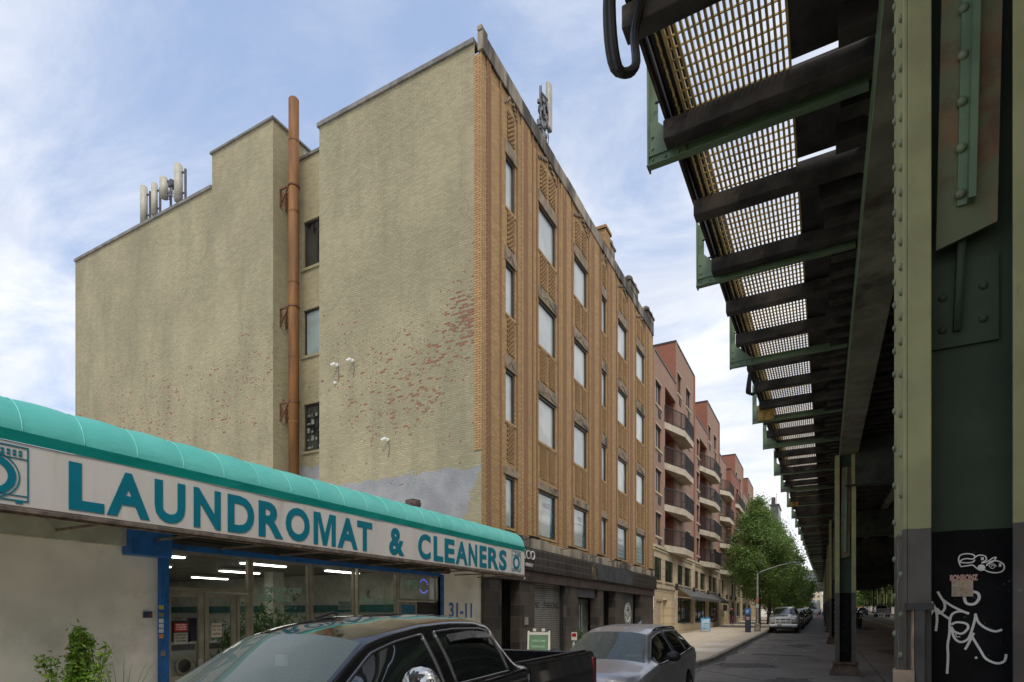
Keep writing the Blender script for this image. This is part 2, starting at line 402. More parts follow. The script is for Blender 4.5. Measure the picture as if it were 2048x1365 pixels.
mb=MB(); frame(mb,ym+.02,gy[9],.24,z0-.02,.07); mb.box(GXp-.02,GXp+.0,ym+.09,gy[9]-.07,.3,z0-.09); mb.build('door',m_dkin,lb,label='dark brown right hand door of the laundromat')
# interior
mb=MB(); mb.quad((LX-.42,yA-1,.27),(LX-.42,yB+2,.27),(LX-16,yB+2,.27),(LX-16,yA-1,.27)); mb.build('floor',m_floor,lb)
mb=MB(); mb.quad((LX-16,yA-6,.27),(LX-16,yB+2,.27),(LX-16,yB+2,3.4),(LX-16,yA-6,3.4)); mb.quad((LX-.42,yB+1.6,.27),(LX-16,yB+1.6,.27),(LX-16,yB+1.6,3.4),(LX-.42,yB+1.6,3.4))
mb.quad((LX-.42,yA-4,.27),(LX-16,yA-4,.27),(LX-16,yA-4,3.4),(LX-.42,yA-4,3.4)); mb.build('interior_wall',m_wallin,lb)
mb=MB(); mb.quad((LX-.42,yA-6,3.38),(LX-.42,yB+2,3.38),(LX-16,yB+2,3.38),(LX-16,yA-6,3.38)); mb.build('ceiling',M('ceiling_tile',(.22,.22,.2),.8),lb)
mb=MB(); mb.box(LX-15.97,LX-15.9,yA-6,yB+1.5,2.15,2.38); mb.box(LX-15,LX-.5,yB+1.52,yB+1.58,2.15,2.38); mb.build('teal_stripe',m_teal2,lb)
mb=MB(); mb.box(LX-6.2,LX-5.8,7.9,8.3,.27,3.37); mb.box(LX-6.2,LX-5.8,12.0,12.4,.27,3.37); mb.build('interior_post',m_wallin,lb)
# lettering on the glass and wall
def PX(X,y0,z0): return lambda u,v,w: (X+w, y0+u, z0+v)
m_mint=M('mint_vinyl',(.26,.46,.36),.5); m_mint2=M('pale_vinyl',(.30,.34,.30),.5)
def wtext(parent,body,px0,px1,pyt,pyb,X,mat,bold=.02,name='lettering'):
    y0=yX(px0,X); y1=yX(px1,X); pm=(px0+px1)/2; zt=zX(pm,pyt,X); zb=zX(pm,pyb,X)
    mb=MB(); text(mb,body,PX(X,y0,zb),y1-y0,zt-zb,bold); return mb.build(name,mat,parent)
wtext(lb,'DROP OFF',528,603,1175,1188,GXp+.01,m_mint,.04,'window_lettering')
wtext(lb,'SERVICE',517,581,1190,1203,GXp+.01,m_mint,.04,'window_lettering')
wtext(lb,'DRY CLEANING',723,790,1197,1208,GXp+.01,m_mint,.03,'window_lettering')
wtext(lb,'PETS ALLOWED',340,374,1237,1242,GXp+.01,m_mint2,.02,'window_lettering')
wtext(lb,'OPEN',806,840,1160,1178,GXp+.01,m_mint,.04,'window_lettering')
m_ltb=M('faded_blue_paint',(.06,.17,.50),.6)
wtext(lb,'31-11',898,944,1206,1236,LX+.004,m_ltb,.025,'house_number')
# LED strips
m_led=bpy.data.materials.new('blue_led'); b=NB(m_led); b.pbsdf((.05,.05,.5),.5,emis=(.12,.15,1.),es=1.3)
for px,(pa,pb) in ((498,(1115,1183)),(796,(1145,1230)),(871,(1150,1197))):
    Y=yX(px,GXp-.1); mb=MB()
    za=zX(px,pb,GXp-.1); zc=zX(px,pa,GXp-.1); n=14
    for k in range(n): mb.box(GXp-.11,GXp-.10,Y,Y+.012,za+(zc-za)*k/n,za+(zc-za)*(k+.45)/n)
    mb.build('led_strip',m_led,lb)
Yn,zn=onX(847,1173,GXp-.12); mb=MB()
for k in range(18):
    if k%9 in (0,8): continue
    t=2*math.pi*k/18; mb.box(GXp-.12,GXp-.11,Yn+.17*math.cos(t)-.02,Yn+.17*math.cos(t)+.02,zn+.17*math.sin(t)-.007,zn+.17*math.sin(t)+.007)
mb.build('led_ring',m_led,lb)
# small notices on the doors
def notice(px0,px1,pyt,pyb,col,label,lines=(),tc=(.05,.05,.05),X=GXp+.045,name='notice'):
    y0,y1=yX(px0,X),yX(px1,X); pm=(px0+px1)/2; zt,zb=zX(pm,pyt,X),zX(pm,pyb,X)
    mb=MB(); mb.box(X,X+.003,y0,y1,zb,zt); o=mb.build(name,M('paper_%d_%d'%(px0,pyt),col,.6,var=.05)); tag(o,label,'notice')
    if lines:
        n=len(lines); h=(zt-zb)/(n+.6)
        mb=MB()
        for i,l in enumerate(lines): 
            w=(y1-y0)*.8; text(mb,l,PX(X+.003,y0+(y1-y0)*.1,zt-h*(i+1.0)-.0),w,h*.62,.02,.002)
        mb.build('lettering',M('ink_%d_%d'%(px0,pyt),tc,.6),o)
    return o
notice(349,375,1247,1263,(.50,.03,.03),'red cash machine notice taped to the left glass door','NEED CASH ?|ATM MACHINE|INSIDE'.split('|'),(.8,.8,.8))
notice(348,375,1266,1288,(.42,.42,.36),'pale paper notice below the red one on the left glass door','RESTROOM|FOR|CUSTOMERS'.split('|'))
notice(423,443,1247,1275,(.55,.52,.45),'cream paper notice on the right glass door',['Store Hours','8 am - 9 pm','Last Wash'],(.2,.08,.05))
notice(676,702,1203,1220,(.35,.42,.38),'small green headed price list behind the third shop window',['PRICE LIST','WASH 5.00'],(.05,.2,.15),GXp-.4)
notice(530,558,1322,1335,(.1,.2,.5),'small blue notice low in the shop window',(),X=GXp-.4)
# keypad, stickers
o=thing('alarm_keypad','small dark blue and red alarm box on the white wall left of the blue post','alarm box',(LX,yX(294,LX),1.9))
Y,z=onX(294,1230,LX); MB().box(LX,LX+.035,Y-.06,Y+.06,z-.045,z+.045).build('case',M('navy_case',(.03,.06,.12),.5),o,bevel=.006)
MB().box(LX+.035,LX+.038,Y+.005,Y+.05,z-.03,z+.03).build('red_face',M('dull_red',(.25,.06,.04),.5),o)
for k,(py,c,nm) in enumerate(((1215,(.6,.5,.05),'yellow'),(1230,(.2,.22,.1),'dark green'),(1242,(.6,.62,.6),'white'),(1252,(.55,.6,.65),'grey white'),(1262,(.5,.55,.6),'pale'),(1273,(.55,.2,.05),'orange'))):
    Y,z=onX(322,py,LX+.095); o=MB().box(LX+.092,LX+.095,Y-.03,Y+.04,z-.03,z+.03).build('sticker',M('sticker_%d'%k,c,.6)); tag(o,nm+' sticker in the column of stickers on the blue post','sticker')
o=thing('padlock','small brass padlock hanging on the blue post near the bottom','padlock',(LX+.12,yX(327,LX+.17),1.3)); Y,z=onX(327,1308,LX+.12)
MB().box(LX+.10,LX+.13,Y-.025,Y+.025,z-.03,z+.02).build('lock_body',M('brass',(.45,.35,.2),.35,.8),o,bevel=.004)
MB().tube([(LX+.115,Y-.018,z+.02),(LX+.115,Y-.016,z+.05),(LX+.115,Y,z+.06),(LX+.115,Y+.016,z+.05),(LX+.115,Y+.018,z+.02)],.004,6).build('shackle',m_steel,o)
# ceiling lights in the shop
m_tube=bpy.data.materials.new('lit_tube'); b=NB(m_tube); b.pbsdf((.9,.9,.85),.5,emis=(1,.97,.85),es=6.5)
n=0
for xi,X in enumerate((-9.9,-11.8,-14.4,-17.6,-21.5)):
    for yi,Y in enumerate((5.6,8.2,10.8) if xi%2==0 else (4.4,6.9,9.5,12.1)):
        side=['nearest the window','second from the window','in the middle row','in the fourth row from the window','in the rear row'][xi]
        pos_=(['left','centre','right'] if xi%2==0 else ['far left','centre left','centre right','far right'])[yi]
        o=thing('ceiling_light','lit shop ceiling light %s, %s in its row'%(side,pos_),'ceiling light',(X,Y,3.2),'fluorescent lights in the laundromat')
        MB().box(X-.14,X+.14,Y-.62,Y+.62,3.27,3.33).build('housing',M('fixture_white',(.6,.6,.57),.5),o)
        MB().box(X-.07,X+.07,Y-.6,Y+.6,3.24,3.268).build('lit_tube',m_tube,o)
# machines and plants indoors
m_mach=M('machine_enamel',(.33,.33,.31),.35,var=.08); m_mdark=M('machine_dark',(.05,.04,.04),.4)
base=None
def washer(X,Y,label):
    o=thing('washing_machine',label,'washing machine',(X,Y,.27),'front loading machines in the laundromat')
    MB().box(X-.35,X+.35,Y-.34,Y+.34,.27,1.35).build('case',m_mach,o,bevel=.02)
    MB().box(X+.352,X+.36,Y-.3,Y+.3,1.17,1.31).build('control_panel',m_mdark,o)
    mb=MB(); mb.ring('x',Y,.78,.17,.24,X+.35,X+.4,20); d=mb.build('door_ring',m_steel,o)
    MB().cyl((X+.35,Y,.78),(X+.37,Y,.78),.17,n=20).build('door_glass',m_mdark,d); return o
w0=washer(-14.5,5.2,'white front loading washing machine behind the left glass door')
places=['behind the left of the double doors','behind the right of the double doors','behind the first big pane','behind the second big pane','behind the third big pane','by the blue doors at the right']
for k in range(1,8): dup(w0,(-14.5,5.2+k*.95,.27),0,'white front loading washing machine, number %s in the row from the left glass door'%('one two three four five six seven eight'.split()[k]))
mb=MB(); 
for k in range(7):
    y=4.6+k*1.5; mb.box(-21.6,-20.9,y,y+1.42,.27,1.95)
mb.build('dryer_wall',m_mdark,lb)
# ------------------------------------------------------------ foliage helper
def leafmat(name,c1,c2,trans=.25):
    m=bpy.data.materials.new(name); b=NB(m); p=b.pos()
    f=b.noise(p,2.2,3); g=b.n('ShaderNodeObjectInfo'); r=b.n('ShaderNodeNewGeometry').outputs['Random Per Island']
    c=b.mix(b.math('ADD',b.math('MULTIPLY',r,.65),b.math('MULTIPLY',b.ramp(f,.3,.7),.35)),c1,c2)
    d=b.n('ShaderNodeBsdfPrincipled'); b.l(c,d.inputs[0]); d.inputs['Roughness'].default_value=.45; d.inputs['Specular IOR Level'].default_value=.4
    t=b.n('ShaderNodeBsdfTranslucent'); b.l(b.mix(.5,c,(.25,.4,.05)),t.inputs[0])
    mx=b.n('ShaderNodeMixShader'); mx.inputs[0].default_value=trans; b.l(d.outputs[0],mx.inputs[1]); b.l(t.outputs[0],mx.inputs[2]); b.l(mx.outputs[0],b.out.inputs[0]); return m
m_leaf=leafmat('tree_leaf',(.045,.095,.02),(.24,.35,.10)); m_leaf2=leafmat('shrub_leaf',(.09,.20,.02),(.30,.46,.07)); m_leaf3=leafmat('indoor_leaf',(.02,.07,.02),(.06,.16,.04))
m_bark=M('bark',(.09,.07,.055),.9,var=.3,scale=8,bump=.5)
def leaf(mb,p,s,r,up=.5,ln=1.6):
    n=Vector((r.gauss(0,1),r.gauss(0,1),r.gauss(0,1)+up)).normalized(); a=n.orthogonal().normalized()
    a=Matrix.Rotation(r.uniform(0,6.28),3,n)@a; c=n.cross(a); p=Vector(p)
    L=s*ln/2; w=s*.5/1.2
    mb.add([p-a*L,p+c*w*.9-a*.1*L,p+a*L,p-c*w*.9-a*.1*L],[(0,1,2,3)])
def crown(mb,c,rad,nclump,nleaf,s,seed,top_narrow=0.,shell=.55):
    r=random.Random(seed)
    for k in range(nclump):
        while 1:
            v=Vector((r.uniform(-1,1),r.uniform(-1,1),r.uniform(-1,1)))
            if shell<v.length<1: break
        tn=1-top_narrow*max(0,v.z)
        cc=Vector((c[0]+v.x*rad[0]*tn,c[1]+v.y*rad[1]*tn,c[2]+v.z*rad[2])); cr=r.uniform(.35,.75)*min(rad[:2])*.42
        for j in range(nleaf):
            q=Vector((r.gauss(0,.5),r.gauss(0,.5),r.gauss(0,.38)))
            leaf(mb,cc+q*cr,s*r.uniform(.7,1.3),r,.8)
def stems(mb,base,tips,r0,r1,r,bend=.15):
    for t in tips:
        b0=Vector(base); t=Vector(t); m=(b0+t)/2+Vector((r.uniform(-1,1),r.uniform(-1,1),.3))*bend*(t-b0).length
        pts=[(b0*(1-u)**2+m*2*u*(1-u)+t*u*u) for u in (0,.25,.5,.75,1)]
        mb.tube(pts,[r0+(r1-r0)*u for u in (0,.25,.5,.75,1)],5)
def shrub(name,label,cat,base,h,w,seed,mat,s=.05,nst=16,lv=46,group=None):
    r=random.Random(seed); o=thing(name,label,cat,base,group); tips=[]; lf=MB(); st=MB()
    for k in range(nst):
        a=r.uniform(0,6.28); q=min(abs(r.gauss(0,.5)),1.); hh=h*r.uniform(.5,1.0)*(1-.25*min(q,1))
        tips.append((base[0]+math.cos(a)*q*w*.5,base[1]+math.sin(a)*q*w*.5,base[2]+hh))
    stems(st,base,tips,.012,.004,r,.1)
    for t in tips:
        b0=Vector(base); t=Vector(t)
        for j in range(lv):
            u=r.uniform(.2,1.03)**.8; p=b0.lerp(t,u)+Vector((r.gauss(0,1),r.gauss(0,1),r.gauss(0,.7)))*(.03+.09*w*(1-u*.8)*.5)
            leaf(lf,p,s*r.uniform(.6,1.2),r,.5)
    st.build('stems',m_bark,o); lf.build('foliage',mat,o); return o
bx=onX(155,1300,-8.15)[0]
shrub('leafy_shrub','bright green leafy shrub growing against the white laundromat wall','shrub',(-8.15,bx,.17),1.82,.82,5,m_leaf2,.048,40,170)
r=random.Random(3); gy0=yX(245,-8.2); mb=MB()
for k in range(26):
    a=r.uniform(0,6.28); q=r.uniform(.15,.5); h=r.uniform(.6,1.35); p0=Vector((-8.2,gy0,.17)); p2=p0+Vector((math.cos(a)*q,math.sin(a)*q,h)); pm=p0+Vector((math.cos(a)*q*.25,math.sin(a)*q*.25,h*.7))
    pts=[p0*(1-u)**2+pm*2*u*(1-u)+p2*u*u for u in (0,.3,.6,.85,1)]
    mb.tube(pts,[.006,.006,.005,.003,.001],4)
tag(mb.build('weed_tuft',m_leaf2),'thin weed stalks beside the leafy shrub near the blue post','weeds')
# indoor plants
for k,(px,pyt,X,lab) in enumerate(((478,1232,-10.0,'potted plant behind the narrow side light by the doors'),(530,1225,-9.9,'bushy potted plant low behind the first big shop window'),(575,1228,-10.6,'taller potted plant behind the first big shop window'))):
    Y,z=onX(px,pyt,X); o=thing('potted_plant',lab,'plant',(X,Y,.27),'potted plants in the shop window')
    MB().cyl((X,Y,.27),(X,Y,.62),.14,.2,14).build('pot',M('clay_pot',(.25,.12,.07),.7),o)
    rr=random.Random(k+40); mb=MB()
    for j in range(380):
        v=Vector((rr.gauss(0,.2),rr.gauss(0,.24),rr.gauss(0,.28))); leaf(mb,(X+v.x,Y+v.y,z-.5+v.z),.06,rr,.2,3.2)
    mb.build('foliage',m_leaf3,o)
    mb=MB(); stems(mb,(X,Y,.6),[(X+rr.gauss(0,.15),Y+rr.gauss(0,.2),z-.4) for j in range(6)],.01,.004,rr); mb.build('stems',m_bark,o)
o=thing('wall_fan','pale round fan on the rear wall seen through the third shop window','fan',(-12.6,11.2,2.2)); Y,z=onX(742,1190,-12.6)
mb=MB(); mb.ring('x',Y,z,.2,.22,-12.6,-12.5,18); mb.ring('x',Y,z,.1,.11,-12.6,-12.5,14)
for k in range(8): mb.bar((-12.55,Y,z),(-12.55,Y+.21*math.cos(k*.785),z+.21*math.sin(k*.785)),.01,.01)
mb.build('guard',m_mach,o); MB().box(-13,-12.6,Y-.03,Y+.03,z-.03,z+.03).build('bracket',m_mach,o)
# ------------------------------------------------------------ awning sign
AX=-7.33; AY0=-6.0; AY1=yX(1049,AX); zb=3.16; zt=3.86
def fabric(name,c1,c2):
    m=bpy.data.materials.new(name); b=NB(m); p=b.pos()
    f=b.noise(b.vmul(p,(1,1,1)),1.2,4); c=b.mix(b.ramp(f,.3,.7),c1,c2)
    d=b.n('ShaderNodeBsdfPrincipled'); b.l(c,d.inputs[0]); d.inputs['Roughness'].default_value=.42
    w=b.noise(b.vmul(p,(1.5,.8,1.6)),2.2,4,.6,.2); b.l(b.bump(w,.4,.045),d.inputs['Normal'])
    t=b.n('ShaderNodeBsdfTranslucent'); b.l(c,t.inputs[0]); mx=b.n('ShaderNodeMixShader'); mx.inputs[0].default_value=.3
    b.l(d.outputs[0],mx.inputs[1]); b.l(t.outputs[0],mx.inputs[2]); b.l(mx.outputs[0],b.out.inputs[0]); return m
m_aw=fabric('turquoise_canvas',(.11,.55,.48),(.16,.62,.55)); m_awd=fabric('dark_turquoise_canvas',(.0,.235,.20),(.0,.28,.235))
m_aw2=M('seam_canvas',(.22,.66,.60),.5,var=.1)
m_sign=M('sign_white',(.62,.59,.54),.5,var=.04,scale=2,dirt=(.42,.37,.30),dscale=2.2,dlo=.55,dhi=.8,streak=True)
m_let=M('teal_lettering',(.0,.17,.235),.4,var=.05)
aw=thing('awning_sign','long turquoise canvas awning with white laundromat sign board above the shop window','awning',(AX,4,3.1))
# canopy: quarter barrel with puckered ribs
N=10; rad=.5; zc=zt+.07; cxw=AX-rad
def arc(Y,r): return [(cxw+r*math.cos(a),Y,zc+(r-.02)*math.sin(a)) for a in [math.pi/2*i/N for i in range(N+1)]]+[(LX+.02,Y,zc+(r-.02)*1.02)]
rows=[]; rib=.58; nn=int((AY1-AY0)/rib); r_=random.Random(4)
ribs=[AY1-rib*k for k in range(nn+1)]
for k in range(nn):
    a,c=ribs[k],ribs[k+1]; bulge=r_.uniform(.002,.008)
    for j in range(8):
        u=j/8; rows.append((a+(c-a)*u, rad-.0+ (-.016+ (.016+bulge)*math.sin(math.pi*u)**.7)))
rows.append((ribs[-1],rad-.013))
vs=[]; 
for Y,r in rows: vs+=arc(Y,r)
K=N+2; fs=[(i*K+j,i*K+j+1,(i+1)*K+j+1,(i+1)*K+j) for i in range(len(rows)-1) for j in range(K-1)]
MB().add(vs,fs).build('canopy',m_aw,aw,smooth=True)
for Yr in ribs[:-1]: MB().tube(arc(Yr,rad-.010)[:-1],.006,5).build('seam',m_aw2,aw,smooth=True)
e=arc(AY1,rad-.013); mb=MB(); mb.add(e+[(LX+.02,AY1,zc),(cxw,AY1,zc)],[tuple(range(len(e)))+(len(e),len(e)+1)]); mb.build('canopy_end',m_aw,aw)
mb=MB(); segs=[AY0+(AY1-AY0)*i/60 for i in range(61)]; rr=random.Random(9)
offs=[rr.uniform(0,.012) for _ in segs]
for i in range(60):
    mb.quad((AX+.004+offs[i],segs[i],zt-.02),(AX+.004+offs[i+1],segs[i+1],zt-.02),(AX+.014,segs[i+1],zc+.03),(AX+.014,segs[i],zc+.03))
mb.quad((AX+.004,AY1+.002,zt-.02),(LX,AY1+.002,zt-.02),(LX,AY1+.002,zc+.03),(AX+.012,AY1+.002,zc+.03))
mb.build('valance_band',m_awd,aw,smooth=False)
m_frm=M('awning_frame',(.20,.16,.13),.6,.3,var=.3,scale=8,dirt=(.10,.05,.03),local=False)
MB().box(AX-.03,AX,AY0,AY1,zb,zt-.02).build('sign_board',m_sign,aw)
mb=MB(); mb.box(LX+.02,AX-.03,AY1-.03,AY1,zb,zt-.02); mb.build('sign_end',m_sign,aw)
mb=MB(); mb.box(AX-.06,AX+.012,AY0,AY1+.01,zb-.035,zb); mb.box(AX-.03,AX+.006,AY0,AY1,zb+.012,zb+.022); mb.box(AX-.09,AX-.04,AY0,AY1+.01,zb-.06,zb-.02)
y=AY0+.5
while y<AY1: mb.box(LX,AX-.06,y,y+.03,zb-.04,zb-.01); y+=1.16
mb.build('frame',m_frm,aw)
def atxt(body,p0,p1,pa,pb,bold,name='lettering'):
    y0,y1=yX(p0,AX),yX(p1,AX); mb=MB(); text(mb,body,PX(AX,y0,pa),y1-y0,pb-pa,bold,.008); mb.build(name,m_let,aw)
Lz0,Lz1=3.225,3.755
# lettering set letter by letter so that spacing follows the sign
def word(body,edges,bold=.036):
    for ch,(p0,p1) in zip(body,edges): atxt(ch,p0,p1,Lz0,Lz1,bold)
word('LAUNDROMAT',((137,208),(213,299),(309,370),(387,441),(455,508),(517,566),(571,619),(627,671),(675,715),(714,744)))
word('&',((778,808),))
word('CLEANERS',((836,861),(867,886),(889,909),(911,935),(937,954),(959,973),(976,997),(998,1013)))
# washing machine emblems
def washer_icon(p0,p1,z0,z1,wd=.012):
    y0,y1=yX(p0,AX),yX(p1,AX); mb=MB(); x0,x1=AX,AX+.008; yc=(y0+y1)/2; h=z1-z0
    for a,c,e,g in ((y0,y1,z0+.04*h,z0+.04*h+wd),(y0,y1,z1-wd,z1),(y0,y1,z0+.78*h,z0+.78*h+wd*.7),(y0,y1,z0+.13*h,z0+.13*h+wd*.7)): mb.box(x0,x1,a,c,e,g)
    mb.box(x0,x1,y0-wd,y0,z0+.04*h,z1); mb.box(x0,x1,y1,y1+wd,z0+.04*h,z1)
    r=(y1-y0)*.36; zc_=z0+.45*h; mb.ring('x',yc,zc_,r*.62,r*.95,x0,x1,28); mb.ring('x',yc,zc_,r*1.05,r*1.1,x0,x1,28)
    for i in range(4):
        for j in range(2):
            q=y1-(y1-y0)*.38+i*(y1-y0)*.085; mb.box(x0,x1,q,q+(y1-y0)*.05,z0+h*(.83+.06*j),z0+h*(.865+.06*j))
    mb.ring('x',y0+(y1-y0)*.42,z0+.885*h,(y1-y0)*.05,(y1-y0)*.07,x0,x1,14)
    mb.box(x0,x1,y0+.04,y0+.1,z0,z0+.04*h); mb.box(x0,x1,y1-.1,y1-.04,z0,z0+.04*h)
    mb.build('emblem',m_let,aw)
washer_icon(-95,54,zX(20,1005,AX)+.0,3.80)
washer_icon(1024,1041,3.24,3.80,.01)
o=thing('shop_camera','small white bulb on the right end of the awning sign','camera',(AX,AY1,3.1)); 
MB().sph((AX-.02,AY1+.02,zb-.07),.035,10,8).build('bulb',m_sign,o,smooth=True); MB().cyl((AX-.02,AY1+.02,zb-.06),(AX-.02,AY1+.02,zb-.02),.015).build('socket',m_frm,o)
# roof ventilator behind the awning
vx=-10.6; vY,vz=onX(826,1000,vx); 
o=thing('roof_ventilator','dark rusty turbine ventilator on the laundromat roof above the awning','roof ventilator',(vx,vY,4.16))
m_rustd=M('rusty_dark',(.09,.06,.05),.7,.3,var=.4,scale=12,dirt=(.22,.07,.04),dlo=.5,dhi=.6)
mb=MB(); mb.cyl((vx,vY,4.16),(vx,vY,vz-.2),.16); mb.build('duct',m_rustd,o)
mb=MB(); mb.sph((vx,vY,vz-.14),(.24,.24,.17),20,9); 
for k in range(20):
    t=2*math.pi*k/20; mb.bar((vx+.18*math.cos(t),vY+.18*math.sin(t),vz-.28),(vx+.21*math.cos(t+.2),vY+.21*math.sin(t+.2),vz-.02),.02,.03)
mb.build('turbine_head',m_rustd,o)
# service sign under the awning end
wtext(aw,'HAMOND',979,1016,1147,1153,-8.1,M('grey_ink',(.12,.12,.09),.6))
# ------------------------------------------------------------ brick materials
def brickvec(b,ax):
    x,y,z=b.sep(b.pos()); return b.comb(y if ax=='x' else x,z,0.)
def brick(name,ax,c1,c2,mort,bw=.215,rh=.072,ms=.009,bump=.6,stain=(.2,.13,.07),samt=.5,rough=.85):
    m=bpy.data.materials.new(name); b=NB(m); v=brickvec(b,ax); p=b.pos()
    br=b.n('ShaderNodeTexBrick'); b.l(v,br.inputs['Vector'])
    for k,c in (('Color1',c1),('Color2',c2),('Mortar',mort)): br.inputs[k].default_value=(*c,1)
    br.inputs['Scale'].default_value=1; br.inputs['Brick Width'].default_value=bw; br.inputs['Row Height'].default_value=rh; br.inputs['Mortar Size'].default_value=ms; br.inputs['Bias'].default_value=0
    st=b.noise(b.vmul(p,(1,1,.3)),.9,5,.65); c=b.mix(b.ramp(st,.48,.75,0,samt),br.outputs[0],stain)
    f=b.noise(p,9,3); c=b.mix(b.ramp(f,.4,.75,0,.25),c,tuple(q*.6 for q in c1))
    b.pbsdf(c,rough,0,b.bump(b.math('SUBTRACT',1.,br.outputs['Fac']),bump,.012),spec=.25); return m
def painted(name,ax,base=(.38,.337,.212),grey=True,zgrey=6.5,xcut=-9.6,chips=1.):
    m=bpy.data.materials.new(name); b=NB(m); v=brickvec(b,ax); p=b.pos(); x,y,z=b.sep(p)
    def bt(off,c1=(0,0,0),c2=(1,1,1),bias=0):
        br=b.n('ShaderNodeTexBrick'); ad=b.n('ShaderNodeVectorMath',operation='ADD'); b.l(v,ad.inputs[0]); ad.inputs[1].default_value=off; b.l(ad.outputs[0],br.inputs['Vector'])
        br.inputs['Color1'].default_value=(*c1,1); br.inputs['Color2'].default_value=(*c2,1); br.inputs['Mortar'].default_value=(0,0,0,1)
        br.inputs['Scale'].default_value=1; br.inputs['Brick Width'].default_value=.21; br.inputs['Row Height'].default_value=.07; br.inputs['Mortar Size'].default_value=.006; return br
    b1=bt((0,0,0))
    big=b.noise(p,.28,4,.6); mid=b.noise(b.vmul(p,(1,1,.18)),1.1,5,.6); 
    c=b.mix(b.ramp(big,.3,.7),tuple(q*.86 for q in base),tuple(q*1.1 for q in base)); c=b.mix(b.ramp(mid,.42,.72,0,.5),c,(base[0]*.62,base[1]*.64,base[2]*.66))
    lt=b.noise(b.vmul(p,(1,1,.25)),.7,4,.6); c=b.mix(b.ramp(lt,.58,.78,0,.35),c,(.45,.40,.27))
    tint=b.mix(.18,c,b.mix(1.,c,b1.outputs[0],'MULTIPLY')); c=tint
    if grey:
        edge=b.math('ADD',z,b.math('MULTIPLY',b.math('SUBTRACT',b.noise(p,.9,5,.7),.5),1.0))
        gm=b.math('MULTIPLY',b.math('LESS_THAN',edge,zgrey),b.math('LESS_THAN',b.math('SUBTRACT',b.math('ADD',x,b.math('MULTIPLY',b.noise(p,1.5,4,.75),.9)),b.math('MULTIPLY',b.math('SUBTRACT',z,6.),.5)),xcut+1.15))
        c=b.mix(gm,c,b.mix(b.ramp(b.noise(p,1.3,4),.35,.7),(.24,.245,.255),(.31,.315,.32)))
    # chips: single bricks whose paint has gone, clustered by slow noise
    k1=b.noise(p,.45,3,.6); zone=b.ramp(b.math('ABSOLUTE',b.math('SUBTRACT',z,10.0)),0,6.5,.225,0.)
    zone2=b.math('MULTIPLY',b.ramp(b.math('ABSOLUTE',b.math('SUBTRACT',x,-9.3)),0,.9,.30,0.),b.ramp(b.math('ABSOLUTE',b.math('SUBTRACT',z,11.0)),0,1.6,1.,0.))
    dens=b.math('ADD',b.math('ADD',b.math('ADD',b.math('MULTIPLY',b.math('SUBTRACT',k1,.5),.38),.015),zone),zone2)
    ck=b.noise(p,7,4,.75); thr=b.math('SUBTRACT',1.04,b.math('MULTIPLY',b.math('MAXIMUM',dens,0.),.93*chips))
    sepc=b.n('ShaderNodeSeparateColor'); b.l(b1.outputs[0],sepc.inputs[0])
    rnd=b.math('ADD',b.math('MULTIPLY',sepc.outputs[0],.42),b.math('MULTIPLY',ck,.85))
    chip=b.math('GREATER_THAN',rnd,thr)
    red=b.mix(b.noise(p,6,2),(.28,.085,.045),(.17,.075,.05)); c=b.mix(b.math('MULTIPLY',chip,.9),c,red)
    # tiny dark pits
    pit=b.noise(b.vmul(p,(1,1,2.2)),6.5,3,.75); pm=b.math('GREATER_THAN',b.math('ADD',pit,b.math('MULTIPLY',b.math('MAXIMUM',dens,0.),.35)),.715); c=b.mix(b.math('MULTIPLY',pm,.7),c,(.13,.09,.06))
    cr=b.n('ShaderNodeTexVoronoi',feature='DISTANCE_TO_EDGE'); wob=b.n('ShaderNodeVectorMath',operation='ADD'); b.l(p,wob.inputs[0])
    nz=b.n('ShaderNodeTexNoise'); nz.inputs['Scale'].default_value=.8; nz.inputs['Detail'].default_value=5; b.l(p,nz.inputs[0]); b.l(nz.outputs['Color'],wob.inputs[1])
    b.l(wob.outputs[0],cr.inputs['Vector']); cr.inputs['Scale'].default_value=.22; c=b.mix(b.ramp(cr.outputs[0],0,.0035,.3,0),c,(.12,.1,.07))
    h=b.math('ADD',b.math('SUBTRACT',1.,b1.outputs['Fac']),b.math('MULTIPLY',b.noise(p,16,4,.7),1.5)); h=b.math('SUBTRACT',h,b.math('MULTIPLY',chip,.8))
    b.pbsdf(c,.72,0,b.bump(h,.8,.014),spec=.3); return m
m_tan_y=painted('painted_brick_side','y'); m_tan_x=painted('painted_brick_return','x',(.36,.315,.195),False,chips=.5)
m_tan_r=painted('painted_brick_recess','y',(.385,.34,.21),True,7.6,50,.4)
m_och=brick('ochre_brick','x',(.53,.35,.155),(.38,.24,.105),(.22,.15,.09),stain=(.26,.165,.09),samt=.4)
m_ochy=brick('ochre_brick_return','y',(.48,.29,.13),(.37,.215,.095),(.15,.10,.055))
m_rib=brick('russet_brick','x',(.38,.195,.10),(.30,.15,.08),(.16,.10,.06),bw=.11)
m_lat=brick('lattice_brick','x',(.46,.295,.14),(.36,.22,.105),(.14,.09,.05))
m_stone=M('grey_stone',(.33,.28,.21),.85,var=.2,scale=2,bump=.4,dirt=(.05,.042,.035),dscale=1.1,dlo=.42,dhi=.6,local=False,streak=True)
m_cop=M('coping_metal',(.20,.19,.17),.6,.2,var=.2,local=False)
m_cast=M('cast_lintel',(.27,.21,.14),.85,var=.2,scale=4,bump=.3,dirt=(.07,.06,.04),dlo=.5,dhi=.7,local=False)
m_winf=M('dark_window_frame',(.035,.032,.03),.45,.2)
